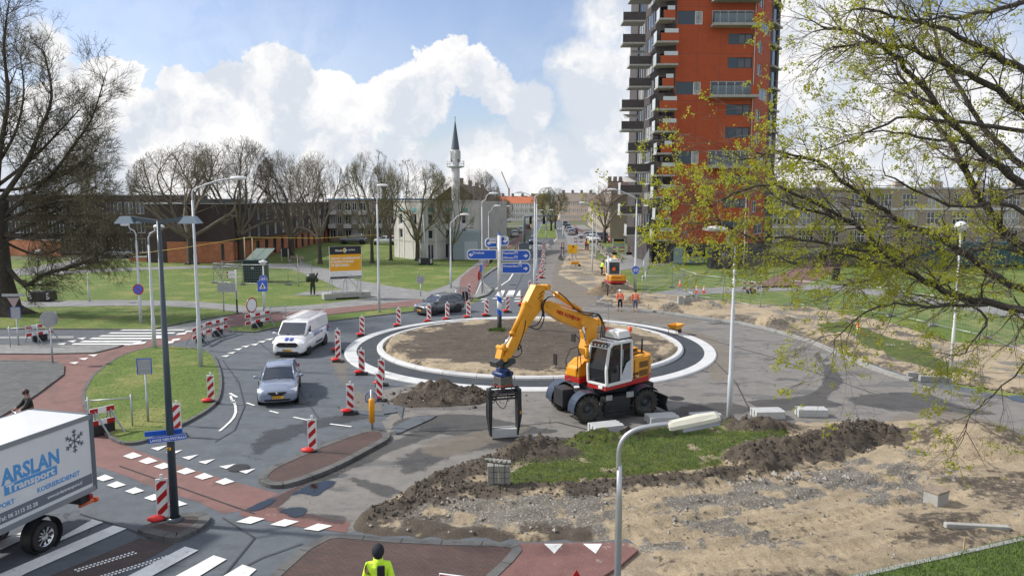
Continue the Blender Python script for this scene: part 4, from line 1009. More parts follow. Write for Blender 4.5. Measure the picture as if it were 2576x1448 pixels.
# --- orange tower block
def tower():
 ORB=brickmat('orange_tower_brick',(.42,.082,.026),(.38,.07,.022),(.33,.07,.028),1.,.5,.12,.01,axis='XZ',bump=.2,nv=.08)
 DKB=brickmat('charcoal_brick',(.075,.062,.06),(.06,.05,.05),(.05,.047,.048),1.,.5,.12,.01,axis='XZ')
 Y=98.;X=lambda px,yy=Y:(px-1287.5)/FPX*(yy*1.0)*1.0
 A=T(1688,600,Y);B=T(1884,600,Y);gp=lambda px,yy:T(px,560,yy)
 FH=4.35/98*98/1.0
 zf=lambda py:T(1780,py,Y).z
 t=thing('tower_block',(0,0,0),'tall tower block with a bright orange-red brick front and stacked corner balconies','building')
 TOP=41.
 zb=zf(612)
 L,M=facade_frame((A.x,Y),(B.x,Y));k=L/196.
 px=lambda p:(p-1688)*k
 f0=zf(222);holes=[];blue=[];win=[];balc=[]
 def add(pa,pb,ya,yb,split,frac=.55):
  h=(px(pa),px(pb),zf(yb),zf(ya));holes.append(h);win.append((h,split,frac))
 for(ya,yb)in((85,112),(145,172),(263,290),(320,347),(440,462),(500,522),(555,577)):add(1815,1875,ya,yb,'L')
 for(ya,yb)in((28,62),(206,238),(380,412),(-120,-90)):add(1690,1751,ya,yb,'R',.7)
 for(ya,yb)in((26,62),(204,240),(378,416),(-30,0),(-150,-112)):
  h=(px(1774),px(1876),zf(yb)+.0,zf(ya));holes.append(h);win.append((h,'W',0));balc.append((px(1770),px(1885),zf(yb)))
 w=MB();wallgrid(w,M,L,TOP,holes,depth=.25,base=zb);w.build('wall',ORB,t,recalc=False)
 for(h,s,fr)in win:
  x0,x1,y0,y1=h
  if s=='L':xa=x0+(x1-x0)*.4;window(M,xa,x1,y0,y1,t,WG,DFR,cols=2,t=.1);bx=(x0,xa)
  elif s=='R':xa=x0+(x1-x0)*.7;window(M,xa,x1,y0,y1,t,WG2,WFR,cols=1,t=.1);bx=(x0,xa)
  else:window(M,x0,x1,y0,y1,t,WG,WFR,cols=5,t=.1,dz=-.2);continue
  p=MB();boxM(p,M,bx[0],bx[1],y0,y1,-.12,-.06);p.build('panel',BLUEGL,t)
 gl=mat('balcony_glass',(.20,.26,.30),.08,spec=.6,alpha=.35)
 for(x0,x1,z)in balc:
  b=MB();boxM(b,M,x0,x1,z-.42,z-.1,.02,1.6);bo=b.build('balcony',CONC,t)
  g=MB();boxM(g,M,x0+.1,x1-1.0,z-.05,z+1.05,1.5,1.53);g.build('glass_panel',gl,bo)
  g=MB();boxM(g,M,x1-1.0,x1,z-.1,z+1.05,1.3,1.58);boxM(g,M,x1-.12,x1,z-.1,z+1.05,.03,1.3);g.build('parapet',ORB,bo)
  r=MB();boxM(r,M,x0+.05,x1-1.0,z+1.07,z+1.12,1.48,1.56)
  for q in range(5):xx=x0+.08+q*(x1-x0-1.2)/4;boxM(r,M,xx,xx+.05,z-.09,z+1.07,1.45,1.49)
  r.build('railing',DFR,bo)
 dp=MB();dp.tube([M@Vector((px(1879),zb-3.4,.12)),M@Vector((px(1879),TOP,.12))],.07,6);dp.build('drainpipe',mat('pipe_grey',(.5,.42,.38),.5),t)
 j_=MB()
 for q in(.27,.55):boxM(j_,M,L*q,L*q+.03,zb,TOP,.001,.006)
 for py in range(-100,600,118):boxM(j_,M,0,L,zf(py),zf(py)+.03,.001,.005)
 j_.build('expansion_joint',DFR,t)
 C=T(1920,560,104.);D=T(1942,560,108.)
 L2,M2=facade_frame((B.x,Y),(C.x,104.));hh=[]
 for i,py in enumerate(range(-130,600,58)):
  z=zf(py+26);hh.append((L2*(.12 if i%3 else .3),L2*(.45 if i%3 else .95),z,z+1.5))
 w=MB();wallgrid(w,M2,L2,TOP,hh,depth=.2,base=zb);w.build('wall',ORB,t,recalc=False)
 for h in hh:window(M2,*h,t,WG,WFR,cols=2,t=.09)
 L3,M3=facade_frame((C.x+.0,104.),(D.x,108.));hh=[]
 for py in range(-130,600,58):
  z=zf(py+26);hh.append((L3*.25,L3*.75,z-.6,z+1.6))
 w=MB();wallgrid(w,M3,L3,TOP-1,hh,depth=.2,base=0);w.build('dark_wall',DKB,t,recalc=False)
 for h in hh:
  window(M3,*h,t,WG,DFR,cols=1,t=.08);b=MB();boxM(b,M3,L3*.05,L3*.9,h[2]-.35,h[2]-.1,.01,.5);b.build('balcony',CONC,t)
 E=T(1640,560,99.);F=T(1592,560,110.)
 L4,M4=facade_frame((E.x,99.),(A.x,Y+.0));
 w=MB();hh=[]
 for i in range(13):
  z=zf(575)+i*2.9;hh.append((.5,L4-.25,z,z+2.0))
 wallgrid(w,M4,L4,TOP-1,hh,depth=.9,base=zb);w.build('dark_wall',DKB,t,recalc=False)
 for h in hh:window(M4,*h,t,WG,DFR,cols=2,t=.08,dz=-.85)
 L5,M5=facade_frame((F.x,110.),(E.x,99.));hh=[]
 for i in range(13):
  z=zf(575)+i*2.9;hh+=[(1.0,L5*.42,z,z+1.9),(L5*.52,L5-.8,z,z+1.9)]
 w=MB();wallgrid(w,M5,L5,TOP-1,hh,depth=.2,base=0);w.build('dark_wall',DKB,t,recalc=False)
 for i,h in enumerate(hh):window(M5,*h,t,WG if i%3 else WG2,WFR if i%2 else DFR,cols=3,t=.08)
 frost=mat('frosted_glass',(.62,.66,.68),.3,alpha=.85)
 rows_r=[(-60,-20),(20,58),(85,128),(150,190),(175,230),(262,310),(320,345),(350,378),(400,428),(452,482),(505,540),(560,600)]
 i=0
 ys=[z for z in[2.9*j for j in range(13)]]
 for j in range(13):
  z=zf(600)+2.75*j
  wide=j%3!=1
  x0=E.x-(.5 if wide else .2);x1=A.x-(.05 if wide else .55);yo=Y-1.7
  b=MB();b.box(((x0+x1)/2,yo+1.1,z-.13),(x1-x0,2.4,.22));bo=b.build('balcony',CONC,t)
  p=MB();p.box(((x0+x1)/2+.3,yo,z+.46),(x1-x0-.6,.14,.94));p.build('parapet',ORB,bo)
  g=MB();g.box(((x0+x1)/2+.5,yo,z+1.22),(x1-x0-1.1,.04,.5));g.build('glass_panel',frost,bo);g=MB();g.box((x0+.06,yo+1.0,z+.62),(.04,1.9,1.25));g.build('glass_panel',frost,bo)
  off=(j%4 in(1,2))*.9
  x1b=E.x-.4-off;x0b=x1b-2.9;yb=99.5
  b=MB();b.box(((x0b+x1b)/2,yb+1.2,z+.35),(x1b-x0b,2.6,.2));bo=b.build('balcony',CONC,t)
  p=MB();p.box(((x0b+x1b)/2,yb,z+.97),(x1b-x0b,.14,1.0));p.build('parapet',DKB,bo)
  g=MB();g.box((x0b+.04,yb+1.1,z+1.15),(.04,2.1,1.3));g.build('glass_panel',frost,bo)
  if j%3==2:
   a=MB();a.add([(x0b+.5,yb+2.3,z+2.6),(x1b-.4,yb+2.3,z+2.6),(x1b-.4,yb+.7,z+1.9),(x0b+.5,yb+.7,z+1.9)],[(0,1,2,3)]);a.build('awning',mat('awning_cream',(.5,.5,.48),.8),bo,recalc=False)
 cr=MB();cr.prism([(A.x+.1,Y+.3),(B.x-.1,Y+.3),(C.x-.2,104.2),(D.x-.2,108.2),(D.x-1,122),(F.x+1,122),(F.x+.3,110.4),(E.x+.4,99.9+.3)],0,TOP-1.2,'XY');cr.build('core',DKB,t)
 gf=MB();L6,M6=facade_frame((A.x,Y+.1),(B.x+3,Y+.1));boxM(gf,M6,0,L6,0,zb-.02,-.6,-.2);gf.build('ground_floor',mat('slate_cladding',(.06,.07,.08),.5),t)
 bd=MB();boxM(bd,M6,-.1,L6,zb-.35,zb-.02,-.18,.03);bd.build('soffit_band',DFR,t)
 x=.4
 for w_,kind in((1.3,'p'),(.4,'g'),(2.5,'w'),(.4,'g'),(1.2,'p'),(1.6,'w'),(1.2,'p')):
  p=MB();m_={'p':mat('pale_blue_glazing',(.25,.34,.36),.25),'g':mat('lime_frame',(.42,.55,.02),.5),'w':WG}[kind]
  boxM(p,M6,x,x+w_-.06,.1 if kind!='w' else 1.0,zb-.5,-.19,-.12)
  p.build('window' if kind=='w' else 'panel',m_,t)
  if kind=='w':p=MB();boxM(p,M6,x,x+w_-.06,.1,.95,-.19,-.12);p.build('panel',mat('pale_blue_glazing',(.25,.34,.36),.25),t)
  x+=w_
 gf=MB();gf.prism([(F.x+1,110),(E.x,100.5),(A.x,Y+.8),(A.x,Y+4),(F.x+3,118)],0,zb-.05,'XY');gf.build('ground_floor',mat('pale_slate',(.16,.18,.20),.6),t)
 k_=thing('utility_kiosk',(0,0,0),'black utility kiosk with white graffiti scrawl in front of the tower','kiosk')
 kp=G(1823,676);b=MB();b.box((kp.x,kp.y+1,1.35),(3.4,2,2.7));b.build('cabinet',mat('kiosk_black',(.02,.022,.026),.5,var=.2),k_,bevel=.03)
 sq=MB();pts=[(kp.x-.6+.08*i+.12*math.sin(i*1.7),kp.y-.02,1.9-.03*i+.22*math.cos(i*1.3))for i in range(18)]
 sq.tube(crom3(pts),.035,6);sq.build('graffiti',WREFL,k_)
def crom3(pts,n=4):
 P=[Vector(p)for p in pts];out=[]
 for i in range(len(P)-1):
  a,b,c,d=P[max(i-1,0)],P[i],P[i+1],P[min(i+2,len(P)-1)]
  for k in range(n):
   t=k/n;out.append(.5*((2*b)+(c-a)*t+(2*a-5*b+4*c-d)*t*t+(3*b-a-3*c+d)*t**3))
 out.append(P[-1]);return out
tower()
# --- flats behind the right-hand tree
g1,g2=G(1935,606),G(2620,606)
BB=mat('buff_brick',(.36,.30,.235),.9,var=.15,vscale=.5)
def grid_flats():
 a,b=G(1935,620),G(2640,620);H=10.2
 t,L,M=block('window_wall_flats',(a.x,a.y),(b.x,b.y),11,H,BB,'three-storey buff brick flats with large white window grids behind the budding tree',roofm=mat('pale_coping',(.55,.57,.6),.5),parapet=.3)
 holes=[];n=11;bw=L/n
 for i in range(n):
  for f in range(3):holes.append((i*bw+.1*bw,i*bw+.72*bw,.7+f*3.2,.7+f*3.2+2.3))
 w=MB();wallgrid(w,M,L,H,holes);w.build('wall',BB,t,recalc=False)
 for k,h in enumerate(holes):window(M,*h,t,WG if k%4 else WG2,WFR,cols=4,rows=2,t=.12)
 for f in(1,2):q=MB();boxM(q,M,0,L,f*3.2+.1,f*3.2+.5,.005,.06);q.build('floor_band',WFR,t)
 c=MB()
 for i in range(7):boxM(c,M,L*(i+.4)/7,L*(i+.4)/7+1.6,H+.3,H+1.5,-6,-5)
 c.build('chimney',BB,t)
grid_flats()
# --- street fronts
def pitched(name,a,b,depth,H,rh,wallm,roofm,floors,bays,label,group=None,bal=False):
 t,L,M=facade_t=(thing(name,(0,0,0),label,'building',group=group),*facade_frame(a,b))
 holes=[];bw=L/bays;fh=H/floors
 for i in range(bays):
  for f in range(floors):holes+=[(i*bw+.12*bw,i*bw+.45*bw,f*fh+.8,f*fh+fh-.4),(i*bw+.58*bw,i*bw+.88*bw,f*fh+.8,f*fh+fh-.4)]
 w=MB();wallgrid(w,M,L,H,holes,depth=.15);w.build('wall',wallm,t,recalc=False)
 for k,h in enumerate(holes):window(M,*h,t,WG if k%3 else WG2,WFR,cols=2,t=.12)
 s=MB()
 for x in(0,L):s.add([M@Vector(q)for q in((x,0,0),(x,0,-depth),(x,H,-depth),(x,H+rh,-depth/2),(x,H,0))],[(0,1,2,3,4)])
 s.add([M@Vector(q)for q in((0,0,-depth),(L,0,-depth),(L,H,-depth),(0,H,-depth))],[(0,1,2,3)]);s.build('side_wall',wallm,t,recalc=False)
 r=MB();r.add([M@Vector(q)for q in((-.3,H-.1,.4),(L+.3,H-.1,.4),(L+.3,H+rh,-depth/2),(-.3,H+rh,-depth/2),(-.3,H-.1,-depth-.4),(L+.3,H-.1,-depth-.4))],[(0,1,2,3),(3,2,5,4)])
 ro=r.build('roof',roofm,t,recalc=False)
 c=MB();nn=max(2,bays//2)
 for i in range(nn):boxM(c,M,L*(i+.5)/nn-.5,L*(i+.5)/nn+.5,H+rh-.8,H+rh+1.1,-depth/2-.4,-depth/2+.4)
 c.build('chimney',GREYB,ro)
 if bal:
  for i in range(bays):
   for f in range(1,floors):q=MB();boxM(q,M,i*bw+.1*bw,i*bw+.5*bw,f*fh-.1,f*fh+.8,.02,1.1);q.build('balcony',mat('balcony_white',(.58,.58,.57),.6),t)
 return t
OTILE=mat('orange_roof_tiles',(.42,.13,.06),.8,var=.15,vscale=.5)
BTILE=mat('brown_roof_tiles',(.10,.06,.045),.85,var=.2,vscale=.5)
GTILE=mat('grey_brown_tiles',(.22,.18,.15),.85,var=.15,vscale=.5)
PINK=mat('pink_cream_render',(.80,.62,.48),.85,var=.08,vscale=.3)
WCR=mat('white_cream_render',(.82,.79,.72),.85,var=.06,vscale=.3)
a,b=G(1252,556),G(1352,556)
pitched('terrace_flats',(a.x,a.y),(b.x,b.y),12,6.9,2.6,WCR,OTILE,3,9,'white flats with an orange tiled roof closing the street on the left',bal=True)
a,b=G(1408,556),G(1500,556)
pitched('terrace_flats',(a.x,a.y),(b.x,b.y),12,7.6,3.2,PINK,GTILE,3,9,'pinkish cream flats with a grey-brown roof closing the street on the right')
a,b=G(1478,566),G(1534,612)
pitched('terrace_flats',(a.x,a.y),(b.x,b.y),12,7.4,4.5,BB,BTILE,3,10,'brown-roofed brick terrace running down the right of the street')
g1,g2=G(1536,606),G(1600,606)
def corner_house():
 H=9.6
 t,L,M=block('corner_flats',(g1.x,g1.y),(g2.x,g2.y),12,H,BB,'corner flats with broad white window grid just left of the tower',parapet=.3,roofm=mat('white_fascia',(.6,.6,.6),.6))
 holes=[(L*.32,L*.98,.9+2.95*f,3.3+2.95*f)for f in range(3)]
 w=MB();wallgrid(w,M,L,H,holes);w.build('wall',BB,t,recalc=False)
 for h in holes:window(M,*h,t,WG,WFR,cols=3,rows=2,t=.14)
 r=MB();r.add([M@Vector(q)for q in((0,H+.3,-1),(L,H+.3,-1),(L,H+2.6,-6),(0,H+2.6,-6))],[(0,1,2,3)]);r.build('pitched_roof',BTILE,t,recalc=False)
 c=MB()
 for k in range(5):boxM(c,M,L*k/4.5,L*k/4.5+.7,H+1.8,H+3.5,-6.6,-5.7)
 c.build('chimney',GREYB,t)
corner_house()
a,b=G(1215,615),G(1262,572)
pitched('terrace_flats',(a.x,a.y),(b.x,b.y),10,7.5,4.0,mat('dark_brown_brick',(.10,.075,.06),.9,var=.1),BTILE,3,9,'dark brown brick terrace running down the left side of the street')  # wall brick is a darker brown than the other street fronts
Y=620
for(x0,x1,y0,m_,lab)in[(1310,1326,492,mat('pale_teal_sheet',(.30,.50,.50),.8),'teal sheeted scaffold on a distant block'),(1337,1372,487,mat('yellow_sheeting',(.55,.45,.16),.8,var=.15,vscale=.1),'yellow sheeted scaffold on a distant block'),(1275,1305,497,mat('pale_yellow_wall',(.5,.5,.3),.8),'pale yellow distant block on the skyline')]:
 p,q=T(x0,y0,Y),T(x1,y0,Y);t=thing('distant_block',(0,0,0),lab,'building',group='distant blocks on the skyline')
 m=MB();m.box(((p.x+q.x)/2,Y+8,p.z/2),(q.x-p.x,16,p.z));m.build('wall',m_,t)
 m=MB();
 for k in range(5):m.box(((p.x+q.x)/2,Y-.3,p.z*(k+.8)/5),(q.x-p.x+.4,.3,.35))
 m.build('scaffold_band',mat('scaffold_ochre',(.4,.3,.1),.8),t)
cr=thing('tower_crane',(T(1280,500,700).x,700,0),'faint red and white tower crane on the skyline left of the street','crane')
zt=T(1280,432,700).z;m=MB();m.beam((0,0,0),(0,0,zt*.55),1.6,1.6);m.build('mast',mat('crane_pale_red',(.55,.35,.32),.7),cr)
m=MB();m.beam((0,0,zt*.5),(-7,0,zt),.9,.9);m.build('jib',mat('crane_pale_red',(.55,.35,.32),.7),cr)
# ================================================================ TREES
def tree_mesh(seed,H,trunk_r,spread,levels=5,fork_h=.28,nl=5,up=.55,twig=.012,kids=(3,4),lean=(0,0),leaf=None,leafn=0,leafs=.1,budget=9000,min_r=.006,curl=.35,crown_w=1.):
 """returns (trunk MB, crown MB, leaf MB): every limb is a tapered tube that forks again and again"""
 r=random.Random(seed);tr,cr,lf=MB(),MB(),MB();cnt=[0]
 def limb(mbx,p,d,L,r0,r1,n,seg):
  pts=[p];q=p.copy();dd=d.copy();
  for i in range(seg):
   dd=(dd+Vector((r.gauss(0,1),r.gauss(0,1),r.gauss(0,.7)))*curl*.35+Vector((0,0,up*.12))).normalized()
   q=q+dd*(L/seg);pts.append(q.copy())
  mbx.tube(pts,[r0+(r1-r0)*i/seg for i in range(seg+1)],n,cap=False);return pts,dd
 def grow(p,d,L,r0,lev):
  if cnt[0]>budget:return
  def env(v):return(v.x/(H*.42))**2+(v.y/(H*.42))**2+((v.z-H*.58)/(H*.42))**2
  if env(p)>1.02:return
  for _ in range(4):
   if env(p+d*L)>1.08:L*=.72
  cnt[0]+=1
  n=7 if lev<=1 else(5 if lev==2 else 3);seg=5 if lev<=1 else(4 if lev==2 else(3 if lev==3 else 2))
  pts,dd=limb(cr,p,d,L,r0,max(r0*.5,min_r*.7),n,seg)
  if lev>=levels:
   if leafn:
    for k in range(leafn):
     c=pts[r.randrange(len(pts))]+Vector((r.gauss(0,1),r.gauss(0,1),r.gauss(0,1)))*leafs*.7
     clump(lf,c,leafs*r.uniform(.5,1.2),r,3)
   return
  k=r.randint(*kids)+(1 if 2<=lev<6 else 0)
  for i in range(k):
   t=1 if i==0 else r.uniform(.3,.95);j=min(len(pts)-2,int(t*(len(pts)-1)));f=t*(len(pts)-1)-j
   b=pts[j].lerp(pts[j+1],max(0,min(1,f)))
   ax=Vector((r.gauss(0,1),r.gauss(0,1),r.gauss(0,1))).cross(dd).normalized()
   ang=r.uniform(.2,.45)if i==0 else r.uniform(.35,.85)
   nd=(Matrix.Rotation(ang,3,ax)@dd);nd.z+=up*.15;nd.normalize()
   grow(b,nd,L*r.uniform(.58,.82),max(r0*(.62 if i==0 else .48),min_r),lev+1)
 hh=H*fork_h;base=Vector((0,0,-.2))
 tp=[base,Vector((0,0,.25)),Vector((lean[0]*.4,lean[1]*.4,hh*.55)),Vector((lean[0],lean[1],hh))]
 tr.tube(tp,[trunk_r*1.5,trunk_r*1.1,trunk_r*.9,trunk_r*.8],12,cap=False)
 for k in range(5):
  a=2*math.pi*k/5+r.random();tr.tube([(0,0,.35),(math.cos(a)*trunk_r*1.2,math.sin(a)*trunk_r*1.2,.05),(math.cos(a)*trunk_r*2.1,math.sin(a)*trunk_r*2.1,-.1)],[trunk_r*.5,trunk_r*.4,trunk_r*.15],6)
 for i in range(nl):
  a=2*math.pi*i/nl+r.uniform(-.4,.4);el=r.uniform(.25,1.)*spread
  if i==0:el=.08
  d=Vector((math.sin(el)*math.cos(a),math.sin(el)*math.sin(a),math.cos(el)))
  z=hh*r.uniform(.72,1.0)if i else hh
  grow(Vector((lean[0]*z/hh,lean[1]*z/hh,z)),d,(H-hh)*r.uniform(.40,.52),trunk_r*r.uniform(.42,.62),1)
 return tr,cr,lf
def clump(mb,c,s,r,n=5):
 for _ in range(n):
  o=c+Vector((r.gauss(0,1),r.gauss(0,1),r.gauss(0,1)))*s*.45
  a=Vector((r.gauss(0,1),r.gauss(0,1),r.gauss(0,1))).normalized();b=a.orthogonal().normalized()*s*r.uniform(.25,.5);q=a.cross(b).normalized()*s*r.uniform(.25,.55)
  mb.add([o-b,o-q*.6,o+b,o+q],[(0,1,2,3)])
BARK=surf('bark',(.060,.050,.040),(.085,.075,.055),.5,.15,2.,.3,9,bump=1.,bd=.04)
TWIG=mat('twig_bark',(.17,.145,.115),.9,var=.25,vscale=1.5)
TWIGG=mat('greenish_twig_bark',(.15,.135,.07),.9,var=.3,vscale=.8)
BUD=mat('opening_buds',(.26,.24,.06),.8,var=.3,vscale=1.5)
def leafmat(name,col,col2):
 m=mat(name,col,.6,var=.35,vscale=2.5);nt=m.node_tree;b=nt.nodes['Principled BSDF']
 out=[n for n in nt.nodes if n.type=='OUTPUT_MATERIAL'][0]
 tr=nt.nodes.new('ShaderNodeBsdfTranslucent');tr.inputs[0].default_value=(*col2,1);mx=nt.nodes.new('ShaderNodeMixShader');mx.inputs[0].default_value=.45
 nt.links.new(b.outputs[0],mx.inputs[1]);nt.links.new(tr.outputs[0],mx.inputs[2]);nt.links.new(mx.outputs[0],out.inputs[0]);return m
LEAF=leafmat('spring_leaf',(.36,.365,.028),(.48,.50,.04))
def plant(name,proto,loc,rz,sc,label,cat='tree',group=None):
 t=thing(name,loc,label,cat,rz,group);t.scale=(sc[0],sc[0],sc[1])
 for nm,me in proto:
  o=bpy.data.objects.new(nm,me);COL.objects.link(o);o.parent=t
 return t
def proto(seed,twm=TWIG,**k):
 a,b,c=tree_mesh(seed,**k);out=[('trunk',a.mesh('trunk',BARK)),('crown',b.mesh('crown',twm))]
 if c.f:out.append(('buds',c.mesh('buds',BUD)))
 A=np.array(b.v);return out,float(np.percentile(A[:,2],99.7)),float(np.percentile(np.hypot(A[:,0],A[:,1]),96))*2
PT=[proto(11,H=10,trunk_r=.30,spread=1.2,levels=7,nl=9,up=.15,fork_h=.24,kids=(2,3),budget=12000,min_r=.0068,leafn=1,leafs=.05),proto(12,H=10,trunk_r=.28,spread=1.1,levels=7,nl=8,up=.18,fork_h=.26,kids=(2,3),budget=12000,min_r=.0068),proto(13,twm=TWIGG,H=10,trunk_r=.26,spread=.95,levels=7,nl=9,up=.25,fork_h=.2,kids=(2,3),budget=12000,min_r=.0068,leafn=1,leafs=.06)]
def park(px,py,top,width,k,rz,label,name='bare_tree',group='trees standing in the left park'):
 g=G(px,py);Y=g.y;H=CAM_H+(500-top)/FPX*Y*1.0
 w=width/FPX*Y
 pr,zm,wm=PT[k];plant(name,pr,g,rz,(w/wm*1.12,H/zm),label,group=group)
park(482,664,362,250,0,.3,'broad bare tree with spreading limbs in front of the dark brick block corner')
park(606,658,350,190,1,1.2,'tall bare tree standing just behind the green site container')
park(735,654,385,165,0,2.2,'bare tree beside the park bench and black waste bin')
park(805,663,385,130,1,3.9,'bare tree to the left of the site billboard')
park(936,661,383,130,2,4.6,'slim tree with green buds just right of the billboard')
park(983,654,405,100,1,5.2,'narrow bare tree leaning in front of the mosque left corner')
park(1050,655,405,160,2,.9,'dense many-stemmed tree directly in front of the mosque')
park(1136,657,448,105,2,2.9,'small budding tree between mosque entrance and signpost')
park(1197,632,428,115,1,2.4,'dark bare tree at the street corner left of the signpost')
park(1236,610,470,80,1,.4,'bare street tree behind the tall lamps on the left pavement')
park(1520,612,458,110,1,1.9,'bare street tree on the verge in front of the corner flats',group='street trees')
park(1373,580,478,70,2,.1,'leftmost dark tree on the grass median of the street',group='median trees')
park(1386,581,472,76,2,2.1,'middle dark tree on the grass median of the street',group='median trees')
park(1396,577,476,66,2,4.1,'rightmost dark tree on the grass median of the street',group='median trees')
park(1260,585,500,60,1,1.5,'small bare tree beside the far left carriageway',group='street trees')
for(px,py,top,lab)in[(563,786,655,'thin young tree with white trunk in front of the site container'),(858-0,0,0,''),(750,720,640,'thin white-stemmed sapling on the lawn left of the statue'),(868,0,0,'')]:
 if not py:continue
 g=G(px,py);H=(py-top)/FPX*g.y*1.0
 t=thing('sapling',g,lab,'young tree',group='saplings on the lawn');m=MB();m.tube([(0,0,-.05),(.03,0,H*.5),(0,0,H)],[.055,.04,.015],6);m.build('trunk',mat('birch_white',(.5,.48,.42),.8,var=.4,vscale=9),t)
 m=MB();r=random.Random(px)
 for k in range(22):a=r.uniform(0,6.28);z=H*r.uniform(.4,.95);l=H*r.uniform(.1,.25);m.tube([(0,0,z),(math.cos(a)*l*.5,math.sin(a)*l*.5,z+l*.5),(math.cos(a)*l*.7,math.sin(a)*l*.7,z+l)],[.012,.008,.004],3)
 m.build('crown',TWIG,t)
def big_left():
 g=G(5,792);t=thing('bare_elm',g,'huge bare tree with a dense net of dark twigs filling the left edge','tree')
 r=random.Random(5);tr,cr,tw=MB(),MB(),MB()
 Y=g.y;S=lambda px,py,dy=0:T(px,py,Y+dy)-g
 tr.tube([Vector((0,0,-.3)),Vector((0,0,.3)),S(-6,700),S(-14,600),S(-6,500)],[2.2,1.35,.95,.85,.7],14,cap=False)
 for k in range(6):a=k*1.05+.3;tr.tube([(0,0,.8),(math.cos(a)*1.4,math.sin(a)*1.4,.15),(math.cos(a)*2.6,math.sin(a)*2.3,-.15)],[.7,.4,.1],7)
 limbs=[([(-5,640),(60,715),(110,690),(190,668),(235,650),(270,630),(300,625)],.30),([(-10,560),(60,500),(130,440),(190,360),(230,300),(262,200)],.32),([(-10,520),(60,420),(100,330),(130,240),(110,130)],.34),([(-8,600),(80,560),(160,520),(200,490),(240,470)],.26),([(-10,500),(0,380),(20,250),(10,120),(20,20)],.36),([(-5,590),(80,600),(150,590),(200,580),(250,590)],.22),([(-10,470),(80,400),(150,330),(205,270)],.24),([(-12,480),(70,470),(160,430),(200,420),(230,380)],.22),([(-20,520),(-120,400),(-200,300),(-230,200)],.3),([(-15,560),(-120,520),(-220,480)],.28),([(-10,540),(50,540),(120,500),(180,460),(215,450)],.2),([(0,560),(90,520),(190,500),(240,510),(270,525)],.2),([(-10,420),(40,330),(60,230),(50,140)],.22),([(-5,600),(90,640),(170,620),(260,600)],.16),([(-5,560),(100,470),(180,430),(250,370)],.18),([(-5,610),(100,580),(200,540),(260,550),(300,570)],.18)]
 cnt=[0]
 def grow(p,d,L,r0,lev):
  cnt[0]+=1;seg=3 if lev<3 else 2;pts=[p];q=p.copy();dd=d.copy()
  for i in range(seg):
   dd=(dd+Vector((r.gauss(0,.22),r.gauss(0,.22),r.gauss(0,.16)))).normalized();q=q+dd*L/seg;pts.append(q.copy())
  (cr if lev<3 else tw).tube(pts,[r0*(1-.55*i/seg)for i in range(seg+1)],5 if lev<2 else 3,cap=False)
  if lev>=5:return
  for i in range(r.randint(3,5)):
   j=r.randrange(1,len(pts));ax=Vector((r.gauss(0,1),r.gauss(0,1),r.gauss(0,1))).cross(dd).normalized()
   nd=Matrix.Rotation(r.uniform(.3,.8),3,ax)@dd;nd.z-=.05 if p.z<7 else-.12;nd.normalize();grow(pts[j],nd,L*r.uniform(.6,.8),max(r0*.5,.009),lev+1)
 for li,(pp,r0)in enumerate(limbs):
  dy=r.uniform(-4.5,4.5)if li else-2.
  P=crom3([S(px,py,dy*i/(len(pp)-1))for i,(px,py)in enumerate(pp)],4);n=len(P)
  cr.tube(P,[r0*.62*(1-.85*i/n)for i in range(n)],8,cap=False)
  for i in range(3,n):
   for _ in range(3):
    d=(P[min(i+1,n-1)]-P[i-1]).normalized();ax=Vector((r.gauss(0,1),r.gauss(0,1),r.gauss(0,1))).cross(d).normalized()
    nd=Matrix.Rotation(r.uniform(.4,1.1),3,ax)@d;grow(P[i],nd,r.uniform(.8,1.5),max(.016,r0*.2*(1-.6*i/n)),2)
 tr.build('trunk',BARK,t,recalc=False);cr.build('limbs',BARK,t,recalc=False);tw.build('crown',mat('dark_twig_bark',(.12,.105,.065),.9,var=.3,vscale=.6),t,recalc=False)
 b=MB();vs=tw.v
 for k in range(9000):clump(b,Vector(vs[r.randrange(len(vs))]),.08,r,1)
 b.build('buds',BUD,t,recalc=False)
 return cnt[0]
big_left()
